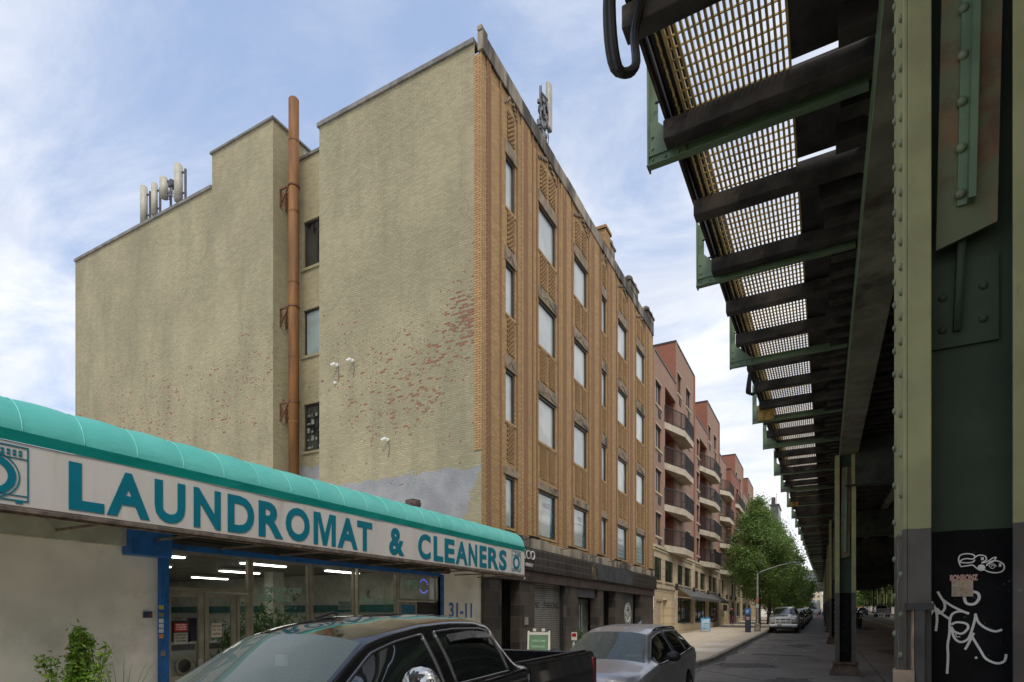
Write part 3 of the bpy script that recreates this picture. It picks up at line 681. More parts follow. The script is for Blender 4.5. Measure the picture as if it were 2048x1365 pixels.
def blindmat(name,c):
    m=bpy.data.materials.new(name); b=NB(m); p=b.pos(); x,y,z=b.sep(p)
    f=b.noise(b.vmul(p,(8,8,.2)),2.,2); g=b.noise(p,.9,3); cc=b.mix(b.ramp(f,.35,.65,0,.3),c,tuple(q*.82 for q in c)); cc=b.mix(b.ramp(g,.42,.62,0,.55),cc,tuple(q*.55 for q in c)); rowz=b.noise(b.vmul(p,(.3,.3,.25)),1.,1); cc=b.mix(b.ramp(rowz,.4,.65,0,.4),cc,(.30,.36,.37))
    b.pbsdf(cc,.5,0,None,1.,spec=.6); return m
m_blind=blindmat('blind_glass',(.50,.52,.47)); m_blind2=blindmat('blind_glass_blue',(.30,.38,.38)); m_dglass=M('dark_glass',(.018,.022,.024),.06,0,var=.3,scale=1.5,coat=1.,spec=1.)
ob=thing('office_building','five storey office block with ochre brick street front and chipped tan painted side wall','office building',(FX,24,0))
# street front
YE=yX(1306,FX); ZR=19.05; 
cols=[(1011.5,1030),(1077.4,1111.5),(1148.4,1174),(1203.8,1212.5),(1236,1253.6),(1273,1288.5)]
cy=[(yX(a,FX),yX(c,FX)) for a,c in cols]
heads=[6.58,9.96,13.36,16.72]; WH=1.62
fl0=6.58
ops=[]
for (a,c) in cy:
    for h in (6.5,9.86,13.25,16.62): ops.append((a,c,h-WH-.03,h))
mb=MB(); mb.wall('x',FX,Y0,YE,4.55,ZR-.75,ops,.13)
mb.build('front_wall',m_och,ob)
mb=MB(); mb.wall('x',FX-.02,Y0,YE,ZR-.75,ZR-.02,(),.1); mb.build('parapet_wall',m_och,ob)
# side wall: corner return, front part, recess, rear part with bulkhead
XS=-9.0; XR1=-15.3; XR0=-17.62; XL=-31.2; YR=15.62
mb=MB(); mb.wall('y',Y0,XS,FX,6.9,ZR-.5,(),.1); mb.build('corner_brickwork',m_ochy,ob)
mb=MB(); mb.quad((XR1,Y0+.02,0),(XS,Y0+.02,0),(XS,Y0+.02,18.92),(XR1,Y0+.02,18.92)); mb.quad((XS,Y0+.022,0),(FX,Y0+.022,0),(FX,Y0+.022,6.9),(XS,Y0+.022,6.9))
mb.quad((XL,Y0+.02,0),(XR0,Y0+.02,0),(XR0,Y0+.02,18.82),(XL,Y0+.02,18.82)); mb.quad((-21.1,Y0+.02,18.82),(XR0,Y0+.02,18.82),(XR0,Y0+.02,20.15),(-21.1,Y0+.02,20.15))
mb.build('side_wall',m_tan_y,ob)
wz=[(15.1,16.86),(11.8,13.53),(8.2,9.98)]
mb=MB(); mb.quad((XR0,Y0+.02,0),(XR0,YR,0),(XR0,YR,18.8),(XR0,Y0+.02,18.8)); mb.quad((XR1,Y0+.02,0),(XR1,YR,0),(XR1,YR,18.92),(XR1,Y0+.02,18.92))
mb.quad((XR0,Y0+.02,18.8),(XR0,18.2,18.8),(XR0,18.2,20.15),(XR0,Y0+.02,20.15)); mb.quad((-21.1,Y0+.02,18.8),(-21.1,18.2,18.8),(-21.1,18.2,20.15),(-21.1,Y0+.02,20.15)); mb.quad((-21.1,Y0+.02,20.12),(-21.1,18.2,20.12),(XR0,18.2,20.12),(XR0,Y0+.02,20.12))
mb.build('return_wall',m_tan_x,ob)
WX0,WX1=-17.2,-15.75
mb=MB(); mb.wall('y',YR,XR0,XR1,0,19.25,[(WX0,WX1,a,c) for a,c in wz],.18,-1); mb.build('recess_wall',m_tan_r,ob)
mb=MB(); mb.quad((XR0+.002,16.0,19.2),(XR0+.002,18.2,19.2),(XR0+.002,18.2,20.12),(XR0+.002,16.0,20.12)); mb.build('bulkhead_render',M('pale_render',(.36,.35,.32),.85,var=.15,local=False),ob)
for k,(a,c) in enumerate(wz):
    y=YR+.1; mb=MB(); f=.07
    mb.box(WX0,WX0+f,y-.03,y+.03,a,c); mb.box(WX1-f,WX1,y-.03,y+.03,a,c); mb.box(WX0+f,WX1-f,y-.03,y+.03,c-f,c); mb.box(WX0+f,WX1-f,y-.03,y+.03,a,a+f); mb.box(WX0+.6,WX0+.66,y-.03,y+.03,a+f,c-f) if k==0 else None
    w=mb.build('window',m_winf,ob)
    MB().quad((WX0,y,a),(WX1,y,a),(WX1,y,c),(WX0,y,c)).build('pane',[m_dglass,m_blind2,m_dglass][k],w)
    MB().box(WX0-.12,WX1+.1,YR-.05,YR+.08,a-.1,a-.003).build('sill',m_tan_r,w)
    if k==2:
        rr=random.Random(8); m_goods=M('shelf_goods',(.20,.22,.20),.6,var=.5,scale=9,dirt=(.4,.1,.08),dlo=.6,dhi=.62)
        for j in range(5):
            z_=a+.12+j*.3
            for q in range(6):
                if rr.random()<.8: MB().box(WX0+.1+q*.2,WX0+.1+q*.2+rr.uniform(.08,.17),y-.012,y-.004,z_,z_+rr.uniform(.06,.2)).build('stored_box',m_goods,w)
# metal coping
mb=MB()
mb.box(XR1-.06,XS,Y0-.05,Y0+.3,18.92,19.06); mb.box(XL-.05,-21.1,Y0-.05,Y0+.3,18.82,18.94); mb.box(-21.16,XR0+.06,Y0-.05,Y0+.25,20.15,20.23); mb.box(XR0-.2,XR0+.06,Y0+.25,18.2,20.15,20.23); mb.box(XR0+.06,XR1,YR-.06,YR+.2,19.25,19.36)
mb.box(XR1-.06,XR1+.15,Y0+.3,YR,18.93,19.06)
mb.build('coping',m_cop,ob)
# stone parapet on the street front, with stepped blocks
mb=MB(); r=random.Random(5); y=Y0-.04
while y<YE:
    w=r.uniform(.8,1.3); mb.box(FX-.12,FX+.05+r.uniform(0,.015),y,min(y+w-.012,YE),ZR-.45,ZR+.08+r.uniform(-.015,.02)); y+=w
mb.box(FX-.12,FX+.04,Y0-.06,Y0+.30,ZR+.12,ZR+.26)
mb.build('stone_coping',m_stone,ob,bevel=.02)
for px in (1213,1222,1262,1270,1296,1302):
    Y=yX(px,FX); mb=MB(); big=px in (1213,)
    mb.box(FX-.4,FX+.08,Y-.35,Y+.35,ZR+.05,ZR+(.75 if big else .4)); mb.box(FX-.45,FX+.13,Y-.42,Y+.42,ZR+(.75 if big else .4),ZR+(.9 if big else .52)) 
    if not big: mb.sph((FX-.12,Y,ZR+.62),(.22,.3,.2),10,6)
    mb.build('parapet_finial',m_ochy if big else m_stone,ob,bevel=.02)
# roof, back and hidden faces
mb=MB(); mb.quad((FX-.3,YR+.2,18.6),(FX-.3,YE,18.6),(-31.2,YE,18.6),(-31.2,YR+.2,18.6)); mb.quad((FX-.3,Y0+.3,18.6),(FX-.3,YR+.2,18.6),(XR1,YR+.2,18.6),(XR1,Y0+.3,18.6)); mb.quad((XR0,Y0+.3,18.6),(XR0,YR+.2,18.6),(XL,YR+.2,18.6),(XL,Y0+.3,18.6)); mb.build('roof',M('roof_felt',(.06,.06,.06),.9),ob)
mb=MB(); mb.quad((FX,YE,0),(FX-22,YE,0),(FX-22,YE,18.9),(FX,YE,18.9)); mb.quad((-31.2,Y0,0),(-31.2,YE,0),(-31.2,YE,18.9),(-31.2,Y0,18.9)); mb.build('rear_wall',m_tan_x,ob)
# windows, lintels, lattice panels
heads=(6.5,9.86,13.25,16.62); WD=[]
for ci,(a,c) in enumerate(cy):
    for fi,h in enumerate(heads):
        z0=h-WH-.03; x=FX-.09; f=.06; mb=MB()
        mb.box(x-.04,x+.04,a,a+f*.7,z0,h); mb.box(x-.04,x+.06,c-f*1.6,c,z0,h); mb.box(x-.04,x+.06,a+f*.7,c-f*1.6,h-f*1.5,h); mb.box(x-.04,x+.04,a+f*.7,c-f*1.6,z0,z0+f*.8)
        w=mb.build('window',m_winf,ob)
        mt=m_blind2 if (fi==0 and ci>=4) else m_blind
        MB().quad((x,a,z0),(x,c,z0),(x,c,h),(x,a,h)).build('pane',mt,w)
        if ci in (1,2,0) and fi==0:
            MB().box(x+.001,x+.006,c-(c-a)*.22,c-f*1.6,z0+f,h-f*1.5).build('clear_strip',M('blue_green_strip',(.05,.16,.20),.15,var=.5,scale=3,coat=1.),w)
        mb=MB()
        if fi in (0,):
            mb.box(FX,FX+.05,a-.16,c+.16,h+.003,h+.26)
        else:
            mb.box(FX,FX+.035,a-.08,c+.08,h+.003,h+.42)
            if fi<3:
                wd=(c-a)+.1; n=7
                for side in (-1,1):
                    for j in range(n):
                        yy=(a+c)/2+side*wd/2*(1-j/n); mb.bar((FX+.036,yy,h+.06),(FX+.036,(a+c)/2+side*wd*.08*(1-j/n),h+.36*(.55+.45*j/n)),.012,.016,(1,0,0))
        mb.build('lintel',m_cast,ob)
        MB().box(FX-.02,FX+.03,a-.05,c+.05,z0-.09,z0-.003).build('sill',m_och,ob)
def lattice(y0,y1,z0,z1):
    """perforated panel of staggered brick headers standing proud of a recess"""
    mb=MB(); nz=max(2,int((z1-z0)/.074)); n=max(2,round((y1-y0)/.15)); dz=(z1-z0)/nz; dy=(y1-y0)/n
    mb.quad((FX+.002,y0,z0),(FX+.002,y1,z0),(FX+.002,y1,z1),(FX+.002,y0,z1))
    for j in range(nz):
        for i in range(n):
            o_=(0.0 if j%2 else .5)*dy
            a=y0+i*dy+o_; c=min(a+dy*.58,y1); mb.box(FX+.002,FX+.034,a,c,z0+j*dz+.006,z0+(j+1)*dz-.006)
    return mb
m_latb=M('lattice_recess',(.12,.07,.035),.9,local=False)
for ci,(a,c) in enumerate(cy):
    w=c-a
    strips=[(a+.12*w,c-.12*w)] if ci in (0,3) else ([(a+.06*w,a+.44*w),(c-.44*w,c-.06*w)])
    for fi in range(4):
        zlo=heads[fi]+(.5 if fi else .42); zhi=(heads[fi+1]-WH-.12) if fi<3 else ZR-.95
        for s in strips:
            big=lattice(s[0],s[1],zlo+.0,zhi); big.build('lattice_panel',m_lat,ob)
    # stepped corbel band above top panels
    mb=MB()
    for k in range(4):
        q=k/4*w/2; mb.box(FX,FX+.035+.012*k,a+q-.1,a+q+w/8-.1,ZR-.9+k*.09,ZR-.82+k*.09); mb.box(FX,FX+.035+.012*k,c-q-w/8+.1,c-q+.1,ZR-.9+k*.09,ZR-.82+k*.09)
    mb.build('corbel',m_cast,ob)
# projecting piers and russet ribs
piers=[(1042,1060),(1121,1141),(1180,1199),(1217,1230),(1257,1268),(1292,1303)]
ribp=[(973,976.5),(977.5,981),(999,1002),(1033,1035),(1047,1050.5),(1051.5,1055),(1064,1066),(1072.5,1074.5),(1115,1117),(1125,1128),(1129,1132),(1143,1145),(1176,1178),(1182,1184.5),(1185.5,1188),(1197,1198.5),(1200.5,1202),(1214.5,1216),(1218.5,1220.5),(1221.5,1223.5),(1232,1233.2),(1255.5,1257),(1259.5,1261.5),(1262.5,1264.5),(1270,1271.2),(1290,1291.4),(1293.5,1295),(1296,1297.6)]
for a,c in ribp:
    ya,yc=yX(a,FX),yX(c,FX); mb=MB(); mb.box(FX,FX+.028,ya,yc,4.62,ZR-.95); mb.box(FX,FX+.022,ya,yc,ZR-.95,ZR-.45); mb.build('rib',m_rib,ob)
for a,c in piers:
    ya,yc=yX(a,FX),yX(c,FX); mb=MB(); mb.box(FX,FX+.018,ya,yc,4.62,ZR-.45); mb.build('pier',m_och,ob)
# posters in the first floor windows
for a,c in ((1080,1094),(1150.5,1160)):
    Y1,z1=onX(a,1010,FX-.19); Y2=yX(c,FX-.19); mb=MB(); text(mb,'WARD',lambda u,v,w:(FX-.075+w,Y1+u,5.95+v),Y2-Y1,.2,.0,.003); mb.box(FX-.075,FX-.072,Y1,Y2,5.84,5.85); mb.build('window_lettering',M('faint_letter',(.46,.47,.5),.6),ob)
for ci in (4,5):
    a,c=cy[ci]; mb=MB()
    for k,t_ in enumerate(('WELLNESS','MEDICAL','DENTAL CARE','THERAPY','VISION')): text(mb,t_,lambda u,v,w,k=k:(FX-.075+w,a+.15+u,5.75-k*.2+v),(c-a)*.6,.1,0,.003)
    mb.build('window_lettering',M('pale_letter',(.42,.5,.5),.6),ob)
# ground floor: granite cladding
def tiles(name,bw,rh,c1,c2,mort,ax='x',rough=.35):
    m=bpy.data.materials.new(name); b=NB(m); v=brickvec(b,ax)
    br=b.n('ShaderNodeTexBrick'); b.l(v,br.inputs['Vector']); br.offset=.0 if rh<.3 else .5
    for k,c in (('Color1',c1),('Color2',c2),('Mortar',mort)): br.inputs[k].default_value=(*c,1)
    br.inputs['Scale'].default_value=1; br.inputs['Brick Width'].default_value=bw; br.inputs['Row Height'].default_value=rh; br.inputs['Mortar Size'].default_value=.008
    c=b.mix(b.ramp(b.noise(b.vmul(b.pos(),(1,1,.3)),1.8,5,.7),.45,.72,0,.5),br.outputs[0],(.055,.04,.028)); b.pbsdf(c,rough,0,b.bump(b.noise(b.pos(),3,2),.1,.01)); return m
m_gran=tiles('granite_tiles',.45,.40,(.035,.031,.028),(.085,.072,.06),(.12,.105,.09)); m_band=tiles('sign_band_tiles',.42,.25,(.028,.024,.022),(.045,.038,.034),(.17,.145,.12))
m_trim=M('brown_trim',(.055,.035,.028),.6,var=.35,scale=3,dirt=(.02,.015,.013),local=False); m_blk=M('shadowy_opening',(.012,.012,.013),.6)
BX=-8.62
YEg=yX(1313,BX+.12)
mb=MB(); mb.box(BX-.2,BX+.13,yX(1046,BX),YEg,3.55,4.3); mb.build('sign_band',m_band,ob)
mb=MB(); mb.box(BX-.2,BX+.06,Y0-.0,YEg-.25,3.18,3.548); mb.build('band_trim',m_trim,ob)
mb=MB(); y=Y0; rr=random.Random(2)
while y<YEg-.1:
    w=rr.uniform(.5,.9); y2=min(y+w-.01,YEg-.1); mb.box(FX-.1,BX+rr.choice((.0,.02,.02,.035)),y,y2,4.303,4.6+rr.choice((0,0,.08))); y+=w
mb.build('stone_band',m_stone,ob)
def gpost(p0,p1,name='pillar',mat=None,x=BX,z1=3.18): return MB().box(x-.35,x,yX(p0,x),yX(p1,x),0,z1).build(name,mat or m_gran,ob)
MB().box(FX-1.2,FX+.01,YE-.06,YE+.015,0,3.6).build('end_wall',m_gran,ob)
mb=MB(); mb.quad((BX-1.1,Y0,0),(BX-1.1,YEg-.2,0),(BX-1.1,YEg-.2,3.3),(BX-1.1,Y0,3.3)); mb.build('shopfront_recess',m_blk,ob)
gpost(967,1003); gpost(1039.5,1069); gpost(1131,1155); gpost(1195.5,1206.5); gpost(1231,1247.5); gpost(1282,1306.5)
MB().box(BX-.4,BX-.01,YEg-.3,YEg-.22,0,3.2).build('end_panel',m_gran,ob)
m_roll=bpy.data.materials.new('rolling_shutter'); b=NB(m_roll); x,y,z=b.sep(b.pos()); w=b.math('SINE',b.math('MULTIPLY',z,78.)); c=b.mix(b.ramp(b.noise(b.vmul(b.pos(),(1,1,.4)),1.5,4),.4,.7),(.17,.165,.15),(.11,.105,.098)); c=b.mix(b.ramp(w,-1,-.6,.6,0),c,(.05,.05,.05)); b.pbsdf(c,.5,.3,b.bump(w,.4,.02))
ya,yc=yX(1069,BX-.2),yX(1125,BX-.2)
rs=MB().box(BX-.24,BX-.2,ya,yc+.3,0,3.18).build('rolling_shutter',m_roll,ob)
mb=MB(); Y1=yX(1070,BX-.19)
text(mb,'NO',lambda u,v,w:(BX-.199+w,yX(1070,BX-.2)+u,zX(1075,1217,BX-.2)+v),yX(1078.5,BX-.2)-yX(1070,BX-.2),.24,.0); text(mb,'PARKING',lambda u,v,w:(BX-.199+w,yX(1088,BX-.2)+u,zX(1075,1217,BX-.2)+v),yX(1117,BX-.2)-yX(1088,BX-.2),.24,.0)
mb.build('shutter_lettering',m_blk,rs)
MB().box(BX-.35,BX-.1,yX(1124,BX-.1),yX(1130,BX-.1),0,3.18).build('shutter_guide',m_blk,ob)
# glazed entrance
ya,yc=yX(1156,BX-.6),yX(1176,BX-.6)
d=MB().box(BX-.66,BX-.6,ya-.4,yc,.1,2.75).build('entrance_door',M('grey_glazed_door',(.22,.25,.24),.2,coat=.8,var=.2),ob)
mb=MB(); [mb.cyl((BX-.55,q,.8),(BX-.55,q,2.5),.025,n=8) for q in (yc-1.2,yc-.9)]; mb.build('handle',m_steel,d)
MB().box(BX-.3,BX-.02,yX(1155,BX),yX(1190,BX),2.8,3.18).build('door_header',M('dark_grey_panel',(.05,.05,.055),.5),ob)
MB().box(BX-.5,BX-.46,yX(1196,BX-.5),yX(1207,BX-.5),.3,3.1).build('shop_window',m_dglass,ob)
pn=MB().box(BX-.2,BX-.12,yX(1247,BX-.12),yX(1266,BX-.12),.3,3.15).build('door_panel',M('grey_door_panel',(.06,.07,.075),.35,var=.2),ob)
# round white emblem on the panel and gold one on the band
m_wl=M('white_logo_paint',(.62,.62,.58),.5); m_gl=M('gold_logo_paint',(.32,.26,.12),.45,.4)
Yc,zc_=onX(1256,1228,BX-.11); mb=MB(); X0,X1=BX-.12,BX-.112
mb.ring('x',Yc,zc_-.02,.88*.62,.93*.62,X0,X1,40); mb.ring('x',Yc,zc_-.02,.50*.62,.54*.62,X0,X1,36); mb.ring('x',Yc,zc_-.02,.54*.62,.70*.62,X0,X1,30,3.4,6.0)
for k in range(11):
    t=math.pi*(.1+.8*k/10); cy_,cz_=Yc+.44*math.cos(t),zc_-.02+.44*math.sin(t); text(mb,'CLUB STREET'[10-k] if 'CLUB STREET'[10-k]!=' ' else 'I',lambda u,v,w,cy_=cy_,cz_=cz_:(X0+w*2,cy_-.04+u,cz_-.05+v),.075,.1,.0)
for s in (-1,1): mb.ring('x',Yc+s*.1,zc_,.08,.13,X0,X1,16); mb.bar((BX-.116,Yc+s*.1,zc_-.25),(BX-.116,Yc+s*.05,zc_+.02),.04,.008)
mb.bar((BX-.116,Yc-.2,zc_-.1),(BX-.116,Yc+.2,zc_-.1),.008,.03)
mb.build('round_emblem',m_wl,pn)
Yc,zc_=onX(1190,1144,BX+.13); mb=MB(); mb.ring('x',Yc,zc_,.30,.33,BX+.13,BX+.14,32); mb.ring('x',Yc-.05,zc_,.12,.16,BX+.13,BX+.14,20); mb.bar((BX+.136,Yc-.04,zc_),(BX+.136,Yc+.14,zc_),.012,.05); mb.bar((BX+.136,Yc+.0,zc_-.2),(BX+.136,Yc+.14,zc_-.2),.012,.04); mb.bar((BX+.136,Yc+.0,zc_+.2),(BX+.136,Yc+.12,zc_+.2),.012,.04); mb.build('gold_emblem',m_gl,ob)
m_cov=M('slate_cover',(.05,.05,.055),.7,var=.2); mb=MB(); mb.box(BX+.131,BX+.15,yX(1194,BX+.13),yX(1216,BX+.13),3.6,4.28); mb.box(BX+.131,BX+.15,yX(1217,BX+.13),yX(1266,BX+.13),3.58,4.24); mb.build('blank_sign_cover',m_cov,ob)
X=BX+.13
text_m=MB(); y0,y1=yX(1051.5,X),yX(1069,X); text(text_m,'CO',lambda u,v,w:(X+w,y0+u,3.90+v),y1-y0,.30,.0,.03)
y2,y3=yX(1040,X),yX(1050.5,X); text(text_m,'X',lambda u,v,w:(X+w,y2+u,3.90+v),y3-y2,.30,.0,.03); text_m.build('sign_letters',m_wl,ob)
mb=MB(); text(mb,'center',lambda u,v,w:(X+w,yX(1051,X)+u,3.66+v),yX(1066,X)-yX(1051,X),.13,.0,.015); mb.build('sign_letters',m_wl,ob)
MB().box(BX,BX+.03,yX(1049.5,BX),yX(1055,BX),zX(1052,1250,BX),zX(1052,1235,BX)).build('intercom',M('pale_plate',(.3,.28,.24),.5),ob)
# spot lamps on the band
m_lampb=M('lamp_black',(.02,.02,.02),.5)
L=None
lp=[1069,1145,1201.5,1236,1273.5,1303]
nm=['nearest the awning sign','second from the awning sign','above the gold emblem','above the blank sign cover','second from its right end','at its right end']
for k,px in enumerate(lp):
    X=BX+.5; Y=yX(px,X); lab='small black spot lamp on the dark sign band, '+nm[k]
    if L is None:
        L=thing('sign_lamp',lab,'spot lamp',(X,Y,4.5),'spot lamps over the dark sign band')
        MB().tube([(BX,Y,4.50),(BX+.25,Y,4.53),(X,Y,4.56)],.014,6).build('arm',m_lampb,L)
        mb=MB(); mb.add([(X-.12,Y-.2,4.62),(X+.12,Y-.2,4.56),(X+.12,Y+.2,4.56),(X-.12,Y+.2,4.62),(X-.09,Y-.17,4.54),(X+.09,Y-.17,4.49),(X+.09,Y+.17,4.49),(X-.09,Y+.17,4.54)],[(0,3,2,1),(4,5,6,7),(0,1,5,4),(1,2,6,5),(2,3,7,6),(3,0,4,7)]); mb.build('lamp_head',m_lampb,L)
    else: dup(L,(X,Y,4.5),0,lab)
# ------------------------------------------------------------ flue pipe in the recess
m_rust=M('rust_paint',(.20,.082,.018),.7,var=.28,scale=2.5,dirt=(.09,.042,.018),dscale=2.2,dlo=.48,dhi=.75,streak=True)
fx,fy=-17.05,15.02
o=thing('flue_pipe','tall rust orange flue pipe standing in the recess of the tan side wall','flue pipe',(fx,fy,4.2))
mb=MB(); mb.cyl((fx,fy,4.16),(fx,fy,20.95),.185,n=20); mb.build('pipe',m_rust,o,smooth=False).data.polygons.foreach_set('use_smooth',[True]*22)
mb=MB(); 
for z in (6.5,9.1,11.5,14.2,16.8,19.4): mb.cyl((fx,fy,z),(fx,fy,z+.06),.195,n=20)
mb.build('joint_band',m_rust,o); mb=MB(); mb.sph((fx,fy,20.94),(.185,.185,.09),16,6); mb.build('cap',m_rust,o,smooth=True)
m_brk=M('rusty_bracket',(.16,.07,.04),.7,.3,var=.3,scale=9)
for py in (403,640,828):
    z=EYE+(HORY-py)*21.6/FPX; mb=MB()
    for q in (-.26,.26): mb.bar((XR0+.0,fy+q*.5,z+.28),(fx+.1,fy+q*.5,z+.28),.05,.05); mb.bar((XR0+.02,fy+q*.5,z-.3),(fx-.15,fy+q*.5,z+.25),.04,.04); mb.bar((XR0+.02,fy+q*.5,z-.34),(XR0+.02,fy+q*.5,z+.3),.05,.04)
    mb.ring('z',fx,fy,.185,.21,z+.26,z+.31,20); mb.build('bracket',m_brk,o)
# side wall cameras
m_camw=M('camera_white',(.7,.7,.68),.4)
def camera_fix(px,py,label,mir=1):
    X,z=onY(px,py,Y0); o=thing('security_camera',label,'security camera',(X,Y0,z),'security cameras on the tan side wall')
    q=.62
    MB().cyl((X,Y0+.02,z),(X,Y0-.05,z),.085*q,n=14).build('mount',m_camw,o)
    mb=MB(); mb.tube([(X,Y0-.05,z),(X+.01,Y0-.12,z+.01)],.035*q,8); mb.tube([(X,Y0-.12,z+.02),(X-.2*mir*q,Y0-.18,z-.04)],[.075*q,.062*q],12); mb.build('housing',m_camw,o)
    MB().cyl((X-.195*mir*q,Y0-.178,z-.038),(X-.215*mir*q,Y0-.184,z-.043),.05*q,n=12).build('lens',m_lampb,o)
    MB().tube([(X+.03,Y0-.005,z),(X+.05,Y0-.005,z-.3),(X+.02,Y0-.005,z-.55)],.008,5).build('wire',m_lampb,o)
camera_fix(675,731,'white security camera on the tan wall, left of the upper pair'); camera_fix(706,722,'white security camera on the tan wall, right of the upper pair')
camera_fix(776,880,'white twin security camera low on the tan wall above the grey paint')
o=thing('wall_sensor','tiny white sensor on the tan wall below the left security camera','sensor',(0,0,0)); X,z=onY(671,766,Y0); MB().box(X-.04,X+.04,Y0-.05,Y0+.02,z-.04,z+.04).build('case',m_camw,o,bevel=.01)
# ------------------------------------------------------------ antennas on the roof
m_ant=M('antenna_cream',(.42,.40,.33),.5,var=.1); m_mast=M('galvanised_mast',(.10,.10,.105),.5,.5)
def antenna(X,Y,zb,zt,w,label,lean=0.,box=True):
    o=thing('cell_antenna',label,'antenna',(X,Y,zb-.3),'mobile phone antennas along the parapet')
    mb=MB(); mb.cyl((X,Y,zb),(X,Y,zt-w*.3),w/2,n=16); mb.sph((X,Y,zt-w*.3),(w/2,w/2,w*.3),16,6); mb.build('panel',m_ant,o,smooth=True)
    mb=MB(); mb.cyl((X+w*.95,Y+.1,zb-.5),(X+w*.95,Y+.1,zt-.35*(zt-zb)*.5),.05,n=8)
    for q in (.2,.75): mb.bar((X,Y,zb+(zt-zb)*q),(X+w*.95,Y+.1,zb+(zt-zb)*q),.05,.06)
    mb.build('mast',m_mast,o)
    if box:
        mb=MB(); mb.box(X+w*1.0,X+w*1.9,Y-.05,Y+.2,zb+.35*(zt-zb),zb+.62*(zt-zb)); mb.build('radio_unit',m_mast,o,bevel=.02)
        rr=random.Random(int(X*10)); mb=MB()
        for j in range(4):
            x0=X+w*(.2+.4*j); mb.tube([(x0,Y,zb+.2),(x0+.1,Y-.06,zb-.1),(x0+.3,Y,zb-.3+rr.uniform(0,.2)),(X+w*1.5,Y,zb+.4*(zt-zb))],.018,5)
        mb.build('cables',m_mast,o)
    return o
def atY(px,pyt,pyb,Y): X,zt=onY(px,pyt,Y); return X,zt,onY(px,pyb,Y)[1]
for px,pt,pb,w,lab,bx in ((288,372,447,.30,'leftmost tall cream antenna on the rear roof edge',False),(309,366,431,.26,'second cream antenna from the left on the rear roof edge',False),(328,354,396,.34,'short antenna with radio unit in the middle of the rear roof group',True),(357,328,403,.34,'rightmost and tallest antenna of the rear roof group',False)):
    X,zt,zb_=atY(px,pt,pb,Y0+.5); antenna(X,Y0+.5,zb_,zt,w,lab,box=bx)
# antenna on the street front parapet
AXx=FX-.35; Y,zt_=onX(1098,168,AXx); _,zb_=onX(1098,262,AXx)
o=thing('cell_antenna','tall pale antenna panel with a cable tangled mast rising over the brick street front','antenna',(AXx,Y,ZR),'mobile phone antennas along the parapet')
MB().box(AXx-.09,AXx+.09,Y-.16,Y+.16,zb_,zt_).build('panel',m_ant,o,bevel=.06)
rr=random.Random(21); mb=MB(); yc=Y-.75
mb.cyl((AXx,yc,ZR-.4),(AXx,yc,zt_-.7),.05,n=8); mb.cyl((AXx,yc+.35,ZR-.4),(AXx,yc+.35,zt_-1.0),.04,n=8); mb.bar((AXx,yc,zb_+.3),(AXx,Y,zb_+.3),.06,.06); mb.bar((AXx,yc,zt_-.9),(AXx,Y,zt_-.7),.06,.06)
mb.build('mast',m_mast,o)
mb=MB()
for j in range(34):
    z=rr.uniform(ZR-.1,zt_-1.1); s=rr.uniform(.04,.11); yy=yc+rr.uniform(-.2,.5); mb.box(AXx-s,AXx+s,yy-s,yy+s,z-s*1.2,z+s*1.2)
mb.build('radio_unit',M('radio_grey',(.2,.2,.21),.5,var=.4,scale=10),o)
mb=MB()
for j in range(12):
    y1=yc+rr.uniform(-.25,.5); z1=rr.uniform(ZR+.3,zt_-.9); mb.tube([(AXx+.05,y1,z1),(AXx+.12,y1-rr.uniform(-.1,.35),z1-.2),(AXx+.1,y1+rr.uniform(-.1,.2),z1-.6),(AXx+.05,y1+.1,max(ZR-.1,z1-1.1))],.016,5)
mb.build('cables',m_lampb,o)
# ------------------------------------------------------------ apartment building with balconies
m_pink=brick('pink_brick','x',(.37,.235,.17),(.33,.20,.145),(.31,.24,.19),bw=.4,rh=.14,ms=.008,bump=.2,stain=(.32,.19,.15),samt=.4)
m_redx=brick('red_brick','x',(.33,.115,.07),(.28,.10,.06),(.26,.17,.13),bw=.22,rh=.075,bump=.3,stain=(.2,.08,.05))
m_redy=brick('red_brick_side','y',(.32,.125,.075),(.27,.105,.065),(.22,.13,.10),bw=.22,rh=.075,bump=.3,stain=(.2,.08,.05))
def cream_mat():
    m=bpy.data.materials.new('cream_panels'); b=NB(m); v=brickvec(b,'x'); br=b.n('ShaderNodeTexBrick'); b.l(v,br.inputs['Vector']); br.offset=0
    for k,c in (('Color1',(.53,.43,.28)),('Color2',(.50,.40,.26)),('Mortar',(.24,.18,.11))): br.inputs[k].default_value=(*c,1)
    br.inputs['Scale'].default_value=1; br.inputs['Brick Width'].default_value=40; br.inputs['Row Height'].default_value=.5; br.inputs['Mortar Size'].default_value=.016
    c=b.mix(b.ramp(b.noise(b.vmul(b.pos(),(1,1,.3)),1,5),.5,.8,0,.4),br.outputs[0],(.34,.27,.17)); b.pbsdf(c,.8,0,b.bump(b.math('SUBTRACT',1.,br.outputs['Fac']),.6,.02)); return m
m_cream=cream_mat(); m_crt=M('cream_trim',(.54,.45,.31),.75,var=.1,dirt=(.36,.29,.19),dlo=.5,dhi=.75,local=False)
m_bal=M('balcony_concrete',(.52,.45,.34),.8,var=.1,dirt=(.33,.27,.2),dlo=.5,dhi=.75,local=False)
m_rail=M('railing_black',(.02,.02,.022),.5,.2); m_cap=M('bronze_cap',(.06,.045,.04),.5,.3)
ab=thing('apartment_building','long pink and red brick apartment block with stacked balconies over a cream base','apartment building',(FX,60,0))
lowZ,towZ=18.05,20.95; heads2=(8.3,10.97,13.63,16.3)
A0=YE+.02
